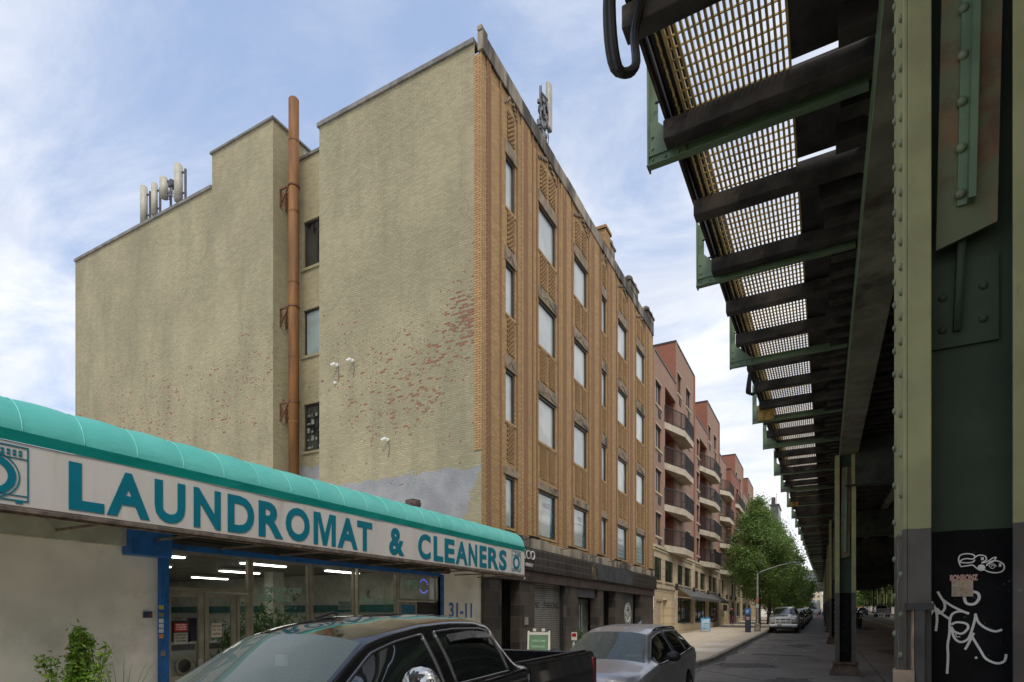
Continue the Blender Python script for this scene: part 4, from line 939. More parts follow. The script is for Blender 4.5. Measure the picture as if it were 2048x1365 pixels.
segs=[('l',A0,yX(1351.5,FX)),('t',yX(1351.5,FX),yX(1389,FX)),('l',yX(1389,FX),yX(1414.5,FX)),('t',yX(1414.5,FX),yX(1438.5,FX)),('l',yX(1438.5,FX),yX(1452.6,FX)),('m',yX(1452.6,FX),yX(1470.5,FX)),('t',yX(1470.5,FX),yX(1486,FX)),('l',yX(1486,FX),yX(1495.7,FX)),('t',yX(1495.7,FX),yX(1506,FX)),('l',yX(1506,FX),yX(1520,FX))]
CZ=6.3
def win(y0,y1,z0,z1,x=FX,grille=True):
    mb=MB(); f=.06; xx=x-.12
    mb.box(xx-.03,xx+.03,y0,y0+f,z0,z1); mb.box(xx-.03,xx+.03,y1-f,y1,z0,z1); mb.box(xx-.03,xx+.03,y0+f,y1-f,z1-f,z1); mb.box(xx-.03,xx+.03,y0+f,y1-f,z0,z0+f); mb.box(xx-.02,xx+.03,(y0+y1)/2-.03,(y0+y1)/2+.03,z0+f,z1-f)
    w=mb.build('window',m_winf,ab)
    MB().quad((xx,y0,z0),(xx,y1,z0),(xx,y1,z1),(xx,y0,z1)).build('pane',m_dglass,w)
    mb=MB(); mb.box(x,x+.06,y0-.12,y1+.12,z0-.12,z0-.003); mb.box(x,x+.03,y0-.04,y1+.04,z1+.003,z1+.09); mb.build('window_trim',m_crt,w)
    if grille:
        mb=MB(); ym=(y0+y1)/2
        for k in range(5): mb.box(x,x+.04,ym-.1,ym+.48,z0-.66+k*.09,z0-.61+k*.09)
        mb.box(x+.001,x+.01,ym-.1,ym+.48,z0-.68,z0-.2); mb.build('grille',m_cap,w)
bal=[]   # (y_start, y_corner, y_end)
for i,(k,a,c) in enumerate(segs):
    Zt={'l':lowZ,'t':towZ,'m':17.55}[k]; x=FX if k!='m' else FX+.5
    ops=[]; w=c-a
    nextt = i+1<len(segs) and segs[i+1][0]=='t'
    if k=='l' and nextt and w>3.5:
        ys0=yX({0:1329,2:1399,4:1444,7:1491}[i],FX)
        wa,wb=(a+.9,a+2.1) if i else (yX(1311.5,FX),yX(1322.5,FX))
        for h in heads2: ops.append((wa,wb,h-1.42,h)); win(wa,wb,h-1.42,h)
        for h in (6.55,9.15,11.8,14.4): ops.append((ys0+.15,c-.02,h+.02,h+2.28))
        for q in ops[4:]:
            mb=MB(); mb.quad((FX-1.5,q[0],q[2]),(FX-1.5,q[1],q[2]),(FX-1.5,q[1],q[3]),(FX-1.5,q[0],q[3])); [mb.quad((FX-.14,y_,q[2]),(FX-1.5,y_,q[2]),(FX-1.5,y_,q[3]),(FX-.14,y_,q[3])) for y_ in q[:2]]
            mb.quad((FX-.14,q[0],q[3]),(FX-.14,q[1],q[3]),(FX-1.5,q[1],q[3]),(FX-1.5,q[0],q[3])); mb.quad((FX-.14,q[0],q[2]),(FX-.14,q[1],q[2]),(FX-1.5,q[1],q[2]),(FX-1.5,q[0],q[2]))
            o=mb.build('loggia_wall',m_redy,ab)
            mb=MB(); mb.box(FX-1.49,FX-1.44,q[0]+.5,q[0]+2.0,q[2],q[2]+2.05); mb.build('balcony_door',m_dglass,ab)
        bal.append((ys0,ys0+(c-ys0)*.78,c+2.2))
    if k=='t':
        w1=a+.55,a+1.75; w2=a+(c-a)*.52,a+(c-a)*.52+1.5
        for q in (w1,w2):
            ops.append((q[0],q[1],18.95-1.42,18.95)); win(q[0],q[1],18.95-1.42,18.95)
        for h in heads2: ops.append((w2[0],w2[1],h-1.6,h)); win(w2[0],w2[1],h-1.6,h,grille=False)
    if k=='m':
        for h in heads2: ops.append((c-3.,c-1.6,h-1.6,h)); win(c-3.,c-1.6,h-1.6,h,x)
        bal.append((a+2.2,a+4,c+2.5))
    if k=='l' and not nextt or (k=='l' and w<=3.5):
        if w>2: 
            for h in heads2: ops.append((a+.6,a+1.8,h-1.42,h)); win(a+.6,a+1.8,h-1.42,h)
    mb=MB(); mb.wall('x',x,a,c,CZ,Zt-.12,ops,.14); mb.build('brick_bay',m_pink if k!='m' else m_redx,ab)
    mb=MB(); 
    mb.quad((x,a,CZ),(x-9,a,CZ),(x-9,a,Zt-.12),(x,a,Zt-.12)); mb.quad((x,c,CZ),(x-9,c,CZ),(x-9,c,Zt-.12),(x,c,Zt-.12)); mb.quad((x,a,Zt-.3),(x-9,a,Zt-.3),(x-9,c,Zt-.3),(x,c,Zt-.3)); mb.quad((x-9,a,CZ),(x-9,c,CZ),(x-9,c,Zt-.12),(x-9,a,Zt-.12))
    mb.build('side_wall',m_redy,ab)
    mb=MB(); mb.box(x-.3,x+.04,a-.04,c+.04,Zt-.118,Zt); mb.box(x-9,x-.3,a-.04,a+.2,Zt-.118,Zt); mb.build('parapet_cap',m_cap,ab)
    if k in 'tm':
        mb=MB(); mb.box(x,x+.06,c-.35,c,CZ,Zt-.12); mb.build('corner_rib',m_redx,ab)
    if k!='m' and i<4:
        mb=MB(); mb.box(x,x+.05,a+.02,a+.2,CZ,Zt-.12); mb.build('expansion_rib',m_pink,ab)
def balcony(y0,y1,y2,z,x0=FX,out=.78):
    P=[(x0,y0),(x0+out,y1),(x0+out,y2),(x0,y2)]
    s=MB().prism(P,'z',z-.42,z).build('balcony_slab',m_bal,ab)
    mb=MB(); pts=[P[0],P[1],P[2],P[3]]
    for k in range(3):
        (xa,ya),(xb,yb)=pts[k],pts[k+1]; L_=math.hypot(xb-xa,yb-ya)
        mb.bar((xa,ya,z+1.04),(xb,yb,z+1.04),.05,.04); mb.bar((xa,ya,z+.1),(xb,yb,z+.1),.04,.03)
        n=int(L_/.13)
        for j in range(n+1):
            u=j/max(n,1); mb.bar((xa+(xb-xa)*u,ya+(yb-ya)*u,z),(xa+(xb-xa)*u,ya+(yb-ya)*u,z+1.04),.022 if j%8 else .05,.022 if j%8 else .05)
    mb.build('railing',m_rail,s)
bal+= [(yX(1438,FX),yX(1441,FX-.1),yX(1452,FX))]
for (a,c,e) in bal:
    for z in (6.55,9.15,11.8,14.4): balcony(a,c,e,z)
# chairs and things on the balconies: two small plants seen on the lowest ones
# cream base
base_w=[(1307.5,1322),(1329.5,1345),(1353.5,1364),(1368.5,1381),(1387.7,1396),(1400,1409),(1415,1422.5),(1425,1432.5),(1437.5,1441),(1442.5,1446.5),(1462,1466),(1468,1472),(1476,1480),(1484,1488),(1492,1496)]
ops=[]
for a,c in base_w: ops.append((yX(a,FX),yX(c,FX),4.18,5.58))
store=[(1352.5,1381),(1387.5,1410),(1415,1433)]
for a,c in store: ops.append((yX(a,FX),yX(c,FX),1.5,3.3))
for a,c in ((1461,1468),(1472,1480),(1484,1492),(1495,1500)): ops.append((yX(a,FX),yX(c,FX),1.7,3.5))
garage=(yX(1311.5,FX),yX(1323.5,FX),.4,2.95); ops.append(garage)
A1=segs[-1][2]
mb=MB(); mb.wall('x',FX+.03,A0,A1,0,CZ,ops,.1); mb.build('cream_wall',m_cream,ab)
mb=MB(); mb.box(FX-.2,FX+.14,A0,A1,CZ-.16,CZ); mb.box(FX-.0,FX+.09,A0,A1,CZ-.32,CZ-.2); mb.box(FX+.03,FX+.09,A0,A1,3.72,3.86); mb.build('cornice',m_crt,ab)
for a,c in base_w:
    y0,y1=yX(a,FX),yX(c,FX); x=FX-.03; f=.05; mb=MB(); mb.box(x-.03,x+.03,y0,y0+f,4.18,5.58); mb.box(x-.03,x+.03,y1-f,y1,4.18,5.58); mb.box(x-.03,x+.03,y0+f,y1-f,5.52,5.58); mb.box(x-.03,x+.03,y0+f,y1-f,4.18,4.24); mb.box(x-.03,x+.03,(y0+y1)/2-.03,(y0+y1)/2+.03,4.24,5.52)
    w=mb.build('window',m_winf,ab); MB().quad((x,y0,4.18),(x,y1,4.18),(x,y1,5.58),(x,y0,5.58)).build('pane',m_dglass,w)
    MB().box(FX+.03,FX+.09,y0-.1,y1+.1,4.08,4.177).build('sill',m_crt,w)
for a,c in store+[(1461,1468),(1472,1480),(1484,1492),(1495,1500)]:
    y0,y1=yX(a,FX),yX(c,FX); x=FX-.03; z0,z1=(1.5,3.3) if a<1440 else (1.7,3.5); mb=MB(); n=max(2,int((y1-y0)/1.3))
    mb.box(x-.03,x+.03,y0,y1,z0,z0+.07); mb.box(x-.03,x+.03,y0,y1,z1-.07,z1)
    for j in range(n+1): q=y0+(y1-y0-.07)*j/n; mb.box(x-.03,x+.04,q,q+.07,z0+.07,z1-.07)
    w=mb.build('shop_window',m_winf,ab); MB().quad((x,y0,z0),(x,y1,z0),(x,y1,z1),(x,y0,z1)).build('pane',m_dglass,w)
for a,c in ((1348.2,1352),(1383,1387),(1411.6,1414.8),(1434,1436.5),(1449,1461),(1469,1471),(1481,1483)):
    MB().box(FX+.03,FX+.12,yX(a,FX),yX(c,FX),0,CZ-.2).build('pilaster',m_crt,ab)
MB().box(FX-.1,FX-.06,garage[0],garage[1],.4,2.95).build('service_shutter',M('cream_shutter',(.45,.37,.26),.6,var=.1),ab)
MB().box(FX+.03,FX+.5,yX(1327,FX),yX(1335,FX),0,3.0).build('door_surround',m_cream,ab)
MB().box(FX+.03,FX+.25,yX(1324.5,FX),yX(1347,FX),3.0,3.12).build('door_hood',m_crt,ab)
MB().box(FX+.02,FX+.05,yX(1336,FX),yX(1343,FX),.6,2.9).build('door',m_crt,ab)
MB().box(FX+.03,FX+.16,yX(1352.3,FX),yX(1433,FX),.5,1.42).build('stall_riser',m_cream,ab)
m_awg=M('grey_canvas',(.11,.105,.10),.8,var=.12,local=False)
first=None
for k,(a,c) in enumerate(((1353,1386),(1387.5,1413),(1414.5,1434.5))):
    y0,y1=yX(a,FX),yX(c,FX); lab='sloping grey canvas awning over the '+['nearest','middle','farthest'][k]+' shop window of the cream base'
    o=thing('window_awning',lab,'awning',(FX,y0,3.3),'grey awnings on the cream base'); X0,X1=FX+.07,FX+1.05
    mb=MB(); mb.add([(X0,y0,4.0),(X0,y1,4.0),(X1,y1,3.35),(X1,y0,3.35),(X0,y0,3.96),(X0,y1,3.96),(X1-.03,y1,3.31),(X1-.03,y0,3.31)],[(0,1,2,3),(7,6,5,4),(0,3,7,4),(1,5,6,2),(0,4,5,1)]); mb.box(X1-.02,X1,y0,y1,3.13,3.35); mb.build('canvas',m_awg,o)
    mb=MB(); 
    for q in (y0+.02,y1-.02): mb.bar((X0,q,3.3),(X1-.03,q,3.22),.03,.03); mb.bar((X0,q,3.96),(X1-.05,q,3.32),.03,.03)
    mb.build('frame',m_crt,o)
    mb=MB(); L_=(y1-y0); text(mb,'BIKES AND CAFE',lambda u,v,w,y0=y0,L_=L_:(X1+w,y0+L_*.25+u,3.19+v),L_*.5,.09,0,.004)
for k,px in enumerate((1350.5,1385.5,1413.5,1437,1452,1461,1470)):
    Y=yX(px,FX+.25); o=thing('wall_lantern','dark up and down lantern on the cream pilaster, number %s from the near end'%('one two three four five six seven'.split()[k]),'wall light',(FX+.22,Y,3.9),'dark lanterns on the cream pilasters')
    MB().box(FX+.26,FX+.42,Y-.08,Y+.08,3.7,4.15).build('shade',m_lampb,o,bevel=.01); MB().box(FX+.2,FX+.27,Y-.04,Y+.04,3.85,3.97).build('bracket',m_lampb,o)
MB().box(FX+.3,FX+.36,yX(1440,FX),yX(1447,FX),2.5,3.1).build('hanging_sign',m_lampb,ab)
# far dark tower and distant blocks
m_ftw=tiles('far_tower_cladding',1.6,3.,(.05,.055,.06),(.075,.08,.085),(.16,.16,.16))
X=-20.; Y0t=yX(1557,X) if False else 230.
def farbox(px0,px1,pyt,Y,D,name,label,mat,cat='building'):
    X0,zt=onY(px0,pyt,Y); X1,_=onY(px1,pyt,Y); o=thing(name,label,cat,((X0+X1)/2,Y,0)); MB().box(X0,X1,Y,Y+D,0,zt).build('wall',mat,o); return o,X0,X1,zt
o,a,c,z=farbox(1541,1557,1012,230,14,'tower_block','slim dark grey tower rising behind the street trees',m_ftw)
MB().box(a-.3,c+.3,229.7,244.3,z+.002,z+.5).build('parapet',m_cap,o); mb=MB(); mb.box(a+.2,a+1.5,231,234,z+.5,z+3.2); mb.bar((a+2.,231,z),(a+2,231,z+4.5),.15,.15); mb.build('roof_plant',m_cap,o)
o,a,c,z=farbox(1560,1606,1185,310,20,'low_building','pale low building at the far end of the street',m_crt)
mb=MB(); 
for k in range(6): mb.box(a+.8+k*2.1,a+1.9+k*2.1,309.9,310.1,z-2.6,z-1.)
mb.build('window',m_dglass,o)
# ------------------------------------------------------------ elevated railway
VG=.0198; VA=-.0077      # climbs with the street, turned a touch from the building line
m_grn=M('viaduct_green',(.115,.175,.095),.45,var=.14,scale=2.5,bump=.15,bs=60,dirt=(.16,.085,.035),dscale=1.4,dlo=.62,dhi=.80,local=True,streak=False)
m_grnd=M('viaduct_green_dark',(.20,.205,.145),.5,var=.25,scale=1.5,bump=.15,dirt=(.05,.03,.02),dscale=1.3,dlo=.5,dhi=.72)
def colmat(name,gcol,bcol,zsplit,rough=.55,spec=.4):
    m=bpy.data.materials.new(name); b=NB(m); p=b.objc(); x,y,z=b.sep(p)
    f=b.noise(p,3,4); c=b.mix(b.ramp(f,.3,.7),tuple(q*.85 for q in gcol),tuple(q*1.12 for q in gcol)); st=b.noise(b.vmul(p,(1,1,.25)),3.,5,.65); c=b.mix(b.ramp(st,.62,.75,0,.6),c,(.15,.09,.04))
    k=b.mix(b.ramp(b.noise(p,4,4),.35,.7),bcol,tuple(q*1.4+.006 for q in bcol)); ch=b.noise(p,14,4,.7); k=b.mix(b.ramp(ch,.67,.69,0,.5),k,(.20,.19,.17))
    e=b.math('ADD',z,b.math('MULTIPLY',b.math('SUBTRACT',b.noise(p,5,3),.5),.015)); c=b.mix(b.math('LESS_THAN',e,zsplit),c,k)
    rc=b.noise(p,9,5,.75); c=b.mix(b.ramp(rc,.66,.70,0,.8),c,(.10,.05,.025)); b.pbsdf(c,rough,0,b.bump(b.math('ADD',b.noise(p,50,3),b.math('MULTIPLY',b.noise(p,7,4),1.2)),.3,.006),spec=spec); return m
m_colL=colmat('column_paint',(.31,.30,.14),(.07,.06,.048),2.42); m_colW=colmat('column_paint_shaded',(.05,.07,.045),(.0045,.0045,.0045),2.42,.75,.15)  # web copy is darker: shade of the recess put into its colours
m_grnx=M('cross_girder_paint',(.055,.06,.048),.7,var=.35,scale=1.2,dirt=(.03,.025,.02),dlo=.5,dhi=.7,spec=.2)
m_riv=M('rivet_paint',(.17,.20,.11),.5,var=.2)
m_base=M('rusty_footing',(.13,.085,.055),.85,var=.3,scale=5,bump=.5,dirt=(.06,.05,.045),dlo=.5,dhi=.65)
m_rustedge=M('rusty_plate',(.17,.10,.045),.7,.1,var=.25,scale=4,bump=.3,dirt=(.12,.14,.07),dscale=2.2,dlo=.45,dhi=.6)
m_wband=M('white_column_band',(.62,.60,.56),.6,var=.15)
CW,CD,FL=.53,.40,.113
def column(X,Y,H,label,near=False,right=False,nrow=None):
    g=gz(Y); o=thing('viaduct_column',label,'column',(X,Y,g),'green steel columns of the elevated railway')
    zb_=g+(0. if near else .35)
    for k in range(2):
        
        mb=MB(); t=.018
        if k==0: mb.box(X,X+t,Y,Y+CD,zb_,H); mb.box(X+t,X+FL,Y,Y+t,zb_,H); mb.box(X+t,X+FL,Y+CD-t,Y+CD,zb_,H)
        else: mb.box(X+CW-t,X+CW,Y,Y+CD,zb_,H); mb.box(X+CW-FL,X+CW-t,Y,Y+t,zb_,H); mb.box(X+CW-FL,X+CW-t,Y+CD-t,Y+CD,zb_,H)
        mb.build('channel',m_colL,o,bevel=.004 if near else 0)
    mb=MB(); mb.box(X+.02,X+CW-.02,Y+CD*.45,Y+CD*.52,zb_,H); mb.build('web_plate',m_colW,o)
    if right: MB().box(X-.004,X+CW+.004,Y-.004,Y+CD+.004,zb_+.05,g+1.7).build('painted_band',m_wband,o)
    # rivets up the outer flange
    mb=MB(); z=zb_+.1; k=0; st=.062 if near else .14
    while z<H-.05:
        y=Y+(.06 if k%2 else CD-.07)
        if near: mb.sph((X,y,z),(.016,.019,.019),10,6)
        else: mb.box(X-.015,X,y-.02,y+.02,z-.02,z+.02)
        z+=(st if (z>3.3 or not near) else .1); k+=1
    mb.build('rivets',m_riv,o,smooth=near)
    # hanging bracket: wide plate with a doubled stem
    if not right:
        za=g+(3.80 if near else 3.45); zt_=min(H,g+6.1)
        yy=Y+.02
        mb=MB(); mb.add([(X+.14,yy+.05,za-.02),(X+.375,yy+.05,za+.05),(X+.405,yy-.01,zt_),(X+.175,yy-.01,zt_),(X+.14,yy+.065,za-.02),(X+.375,yy+.065,za+.05),(X+.405,yy+.005,zt_),(X+.175,yy+.005,zt_)],[(0,1,2,3),(7,6,5,4),(0,4,5,1),(1,5,6,2),(2,6,7,3),(3,7,4,0)])
        hb=mb.build('hanging_bracket',m_rustedge,o)
        mb=MB(); mb.bar((X+.27,yy+.02,za+.16),(X+.30,yy-.05,zt_),.028,.07,(0,1,0)); mb.bar((X+.245,yy+.04,za+.16),(X+.275,yy-.035,zt_),.05,.016,(0,1,0)); mb.build('stem',m_grn,hb)
        if near:
            mb=MB()
            for q in range(11):
                u=.05+q*.215; z=za+.16+u; 
                if z>zt_: break
                w=(z-za)/(zt_-za); mb.sph((X+.228+.03*w,yy+.03-.055*w,z),(.024,.018,.024),10,6)
            mb.build('rivets',m_riv,hb,smooth=True)
            mb=MB(); mb.box(X+.13,X+.40,Y+CD*.45-.02,Y+CD*.45-.002,za-.47,za-.05); mb.build('gusset',m_colW,o)
            mb=MB()
            for q in ((.18,-.38),(.34,-.36),(.18,-.22),(.34,-.20)): mb.sph((X+q[0],Y+CD*.45-.02,za+q[1]),.019,10,6)
            mb.bar((X+.25,yy+.09,za+.1),(X+.235,Y+CD*.45-.03,za-.4),.03,.03); mb.build('rivets',m_colW,o,smooth=True)
    if not near:
        mb=MB(); a=.27; c=.42; xc,yc=X+CW/2,Y+CD/2
        mb.add([(xc-c,yc-c,g-.02),(xc+c,yc-c,g-.02),(xc+c,yc+c,g-.02),(xc-c,yc+c,g-.02),(xc-a-.03,yc-a,g+.33),(xc+a+.03,yc-a,g+.33),(xc+a+.03,yc+a,g+.33),(xc-a-.03,yc+a,g+.33)],[(4,5,6,7),(0,1,5,4),(1,2,6,5),(2,3,7,6),(3,0,4,7)])
        mb.box(xc-.33,xc+.33,yc-.33,yc+.33,g+.332,g+.38); mb.build('footing',m_base,o)
    return o
colY=[3.4,19.6]+[35.0+15.3*k for k in range(12)]
ordn='nearest second third fourth fifth sixth seventh eighth ninth tenth eleventh twelfth thirteenth fourteenth'.split()
def girz(Y): return 6.38+VG*Y
def rowx(Y): return .36+.0022*(Y-3.4)
for k,Y in enumerate(colY):
    column(rowx(Y),Y,girz(Y),('huge green and black riveted steel column in the right foreground, with white graffiti' if k==0 else 'green and black steel column of the row by the traffic lane, %s one from the camera'%ordn[k]),near=k==0)
for k,Y in enumerate(colY[2:]):
    column(rowx(Y)+11.0,Y,girz(Y),'green steel column of the far right row, %s one of that row in view'%ordn[k],right=True)
# white bands low on some far right columns
NC=COL.objects
# graffiti, stickers and conduit on the near column
nearc=[o for o in COL.objects if o.name=='viaduct_column'][0]
WY=3.4+CD*.45
m_gw=M('white_marker',(.80,.77,.70),.6,var=.1); 
SC=[0]
def stroke(mb,pts,w,Y=WY-.001,closed=False):
    P=[onY(px,py,Y) for px,py in pts]
    # smooth
    Q=[]
    n=len(P)
    for i in range(n-1):
        p0=P[max(i-1,0)];p1=P[i];p2=P[i+1];p3=P[min(i+2,n-1)]
        for s in range(5):
            t=s/5; Q.append(tuple(.5*(2*p1[k]+(-p0[k]+p2[k])*t+(2*p0[k]-5*p1[k]+4*p2[k]-p3[k])*t*t+(-p0[k]+3*p1[k]-3*p2[k]+p3[k])*t**3) for k in (0,1)))
    Q.append(P[-1])
    SC[0]+=1; Y=WY-.0008-.0005*SC[0]; L_=[]
    for i in range(len(Q)):
        a=Q[max(i-1,0)]; c=Q[min(i+1,len(Q)-1)]; d=Vector((c[0]-a[0],c[1]-a[1]))
        if d.length<1e-6: d=Vector((1,0))
        d.normalize(); q=Q[i]; L_.append(((q[0]-d[1]*w/2,Y-i*8e-6,q[1]+d[0]*w/2),(q[0]+d[1]*w/2,Y-i*8e-6,q[1]-d[0]*w/2)))
    for (a,b_),(c,e) in zip(L_[:-1],L_[1:]): mb.quad(a,b_,e,c)
def z6(x,y): return (1750+x/3.289,950+y/3.289)
def st(mb,l,w,Y=WY-.001): stroke(mb,[z6(*p) for p in l],w,Y)
mb=MB(); W1=.0105
st(mb,[(412,768),(430,800),(455,840),(458,880),(430,912),(405,900)],W1); st(mb,[(372,835),(400,890),(408,950),(400,1028)],W1); st(mb,[(365,920),(400,880),(440,915),(500,955)],W1); st(mb,[(450,825),(500,860),(560,890),(618,915)],W1,WY-.002)
st(mb,[(618,912),(560,898),(510,915),(492,960),(490,1040),(478,1120),(480,1200),(474,1308)],W1,WY-.003)
st(mb,[(500,985),(540,970),(600,980),(610,1010),(570,1045),(520,1030),(500,1000),(520,1070),(560,1100),(610,1080),(640,1010),(660,930),(655,915)],W1); st(mb,[(530,1040),(535,1065),(560,1065)],.004); st(mb,[(592,1150),(615,1110),(650,1040)],W1,WY-.004)
st(mb,[(660,915),(680,970),(730,1010),(790,1030),(835,1018)],W1,WY-.004); st(mb,[(640,1068),(690,1150),(730,1210),(800,1240),(850,1225),(862,1180)],W1,WY-.004); st(mb,[(585,800),(600,845),(650,850),(682,815),(675,780),(640,768)],W1*1.2)
st(mb,[(655,1203),(672,1203)],W1)
# bubble tag above
V=.0055
st(mb,[(560,600),(548,560),(560,530),(600,520),(640,525),(655,540),(640,555),(600,552),(570,560),(560,575),(600,580),(640,575),(655,560)],V); st(mb,[(560,605),(600,600),(640,595),(660,610),(690,630),(720,625)],V); st(mb,[(655,545),(680,530),(720,535),(730,560),(700,580),(740,570),(770,550),(795,545),(770,575),(730,590)],V,WY-.002)
st(mb,[(730,600),(760,570),(810,570),(845,595),(840,630),(800,645),(750,640),(715,625)],V); st(mb,[(760,605),(775,595),(785,605),(770,618),(755,610),(750,595),(780,588),(795,605)],.0026); st(mb,[(815,585),(825,605)],V); st(mb,[(825,585),(812,605)],V); st(mb,[(695,545),(712,560)],V,WY-.003); st(mb,[(712,545),(697,562)],V,WY-.003)
P=[onY(*z6(700+26*math.cos(t*.4488),610+20*math.sin(t*.4488)),WY-.02) for t in range(14)]; mb.add([(a,WY-.02,c) for a,c in P],[tuple(range(14))])
mb.build('graffiti',m_gw,nearc)
# vertical scrawl on the outer flange of the near column
mb=MB(); rr=random.Random(6)
for z0,z1 in ((2.74,2.55),(2.42,2.1),(1.98,1.7),(1.6,1.4),(1.3,1.15)):
    pts=[]; n=7
    for j in range(n): pts.append((3.4+.2+rr.uniform(-.05,.05),z0+(z1-z0)*j/(n-1)))
    xx=rowx(3.4)-.0015
    for (a,c),(d,e) in zip(pts[:-1],pts[1:]):
        v=Vector((d-a,e-c)).normalized()*.0035; mb.quad((xx,a-v[1],c+v[0]),(xx,d-v[1],e+v[0]),(xx,d+v[1],e-v[0]),(xx,a+v[1],c-v[0]))
mb.build('graffiti_scrawl',m_gw,nearc)
X0,z1=onY(*z6(500,695),WY-.004); X1,z0=onY(*z6(640,800),WY-.004)
o=MB().box(X0,X1,WY-.020,WY-.018,z0,z1).build('sticker',M('sticker_cream',(.48,.36,.27),.6,var=.12,scale=30)); tag(o,'square cream and pink sticker on the black web of the near column','sticker')
MB().box(X0+.006,X1-.006,WY-.0212,WY-.0203,z0+.006,z1-.006).build('sticker_face',M('sticker_ochre',(.42,.32,.20),.6,var=.2,scale=60),o)
Xa,za=onY(*z6(488,700),WY-.005); Xb,zb2=onY(*z6(672,655),WY-.005)
mb=MB(); text(mb,'BONBONZ',lambda u,v,w:(Xa+u,WY-.022-w,za+v),Xb-Xa,zb2-za,.06,.001); mb.build('sticker_lettering',M('sticker_pink',(.55,.32,.26),.6),o)
# conduit clamped to the column foot
cx0,_=onY(1828,1200,3.33); cx1,zc1=onY(1851,1212,3.33)
o=thing('utility_conduit','dark painted steel conduit box running up the foot of the near column','conduit',(cx0,3.35,0))
mb=MB(); mb.box(cx0,cx1,3.31,3.392,.0,zc1); mb.build('cover',M('conduit_dark',(.045,.043,.04),.45,.2,var=.3,dirt=(.3,.27,.22),dlo=.68,dhi=.7,scale=9),o,bevel=.006)
mb=MB(); mb.box(cx0-.006,cx0-.001,3.32,3.392,.2,zc1-.01); mb.build('bare_edge',M('bare_edge_wood',(.38,.24,.14),.7,var=.3,scale=12),o)
mb=MB(); mb.box(cx0-.03,cx1+.03,3.30,3.397,zc1-.02,zc1+.012); mb.build('clamp',m_lampb,o)
X,z=onY(1806,1353,3.29); o=MB().box(X-.04,X+.045,3.29,3.293,z-.05,z+.03).build('torn_flyer',M('flyer_paper',(.38,.28,.2),.8,var=.2)); tag(o,'torn tan paper flyer at the foot of the near column','flyer')
# ---- deck (local frame of the deck root: x across, y along)
deck=thing('elevated_railway_deck','dark elevated railway deck of timber ties and green steel girders over the road','railway viaduct',(0,0,0))
m_tie=M('creosoted_timber',(.045,.038,.034),.8,var=.45,scale=2.2,bump=.8,bs=9,dirt=(.13,.10,.075),dscale=2.,dlo=.52,dhi=.7)
m_tied=M('dark_timber',(.035,.03,.027),.85,var=.4,scale=3,bump=.4,dirt=(.10,.075,.055),dlo=.55,dhi=.7)
m_grat=M('golden_grating',(.46,.33,.12),.5,var=.2)
m_cabl=M('black_cable',(.02,.018,.018),.55,var=.3)
TZ=7.0; YEND=230.
# longitudinal girders
def girder(x,w,z0,z1,ya=-14,yb=YEND,mat=m_grnd,fl=.03):
    mb=MB(); mb.box(x-w/2,x+w/2,ya,yb,z0,z0+fl); mb.box(x-w/2,x+w/2,ya,yb,z1-fl,z1); mb.box(x-.02,x+.02,ya,yb,z0+fl,z1-fl)
    mb.box(x-w*.3,x-.02,ya,yb,z0+fl,z0+.13); mb.box(x+.02,x+w*.3,ya,yb,z0+fl,z0+.13)
    y=ya+1
    while y<min(yb,110): mb.box(x-w/2+.02,x-.02,y,y+.03,z0+.13,z1-fl); mb.box(x+.02,x+w/2-.02,y,y+.03,z0+.13,z1-fl); y+=1.6
    return mb.build('girder',mat,deck)
girder(.60,.46,6.38,7.2); girder(11.55,.46,6.38,7.2)
for x in (2.6,4.2,6.1,7.7,9.6): girder(x,.3,6.75,7.2)
mb=MB(); mb.box(.385,.40,-14,YEND,6.44,7.0); mb.box(.40,.44,-14,YEND,6.44,6.45); mb.build('side_channel',m_grn,deck)
# cross girders over every pair of columns, with curved knees
for k,Y in enumerate(colY):
    z0=5.42 if Y>3 else 5.6; yl=Y+.13; 
    mb=MB(); mb.box(.75,11.3,yl-.02,yl+.02,z0+.04,6.86); mb.box(.5,11.8,yl-.17,yl+.17,z0,z0+.04); mb.box(.85,11.3,yl-.17,yl+.17,6.70,6.74)
    for s,xc in ((-1,11.25),):
        n=10; Rk=1.9; P=[(xc,z0-Rk),(xc,z0)]+[(xc+s*Rk*(1),z0)]+[(xc+s*(Rk-Rk*math.cos(math.pi/2*i/n)),z0-Rk+Rk*math.sin(math.pi/2*i/n)) for i in range(n,-1,-1)]
        arcp=[(xc+s*(Rk-Rk*math.cos(math.pi/2*i/n)),z0-Rk+Rk*math.sin(math.pi/2*i/n)) for i in range(n+1)]
        for i in range(n):
            (a,c),(d,e)=arcp[i],arcp[i+1]; mb.add([(a,yl-.02,c),(d,yl-.02,e),(d,yl-.02,z0),(a,yl-.02,z0),(a,yl+.02,c),(d,yl+.02,e),(d,yl+.02,z0),(a,yl+.02,z0)],[(0,1,2,3),(7,6,5,4),(0,4,5,1)])
            mb.add([(a,yl-.12,c),(d,yl-.12,e),(d,yl+.12,e),(a,yl+.12,c)],[(0,1,2,3)])
    x=2.2
    while x<11: mb.box(x,x+.03,yl-.12,yl-.02,z0+.04,6.7); x+=1.5
    mb.build('cross_girder',m_grnx,deck)
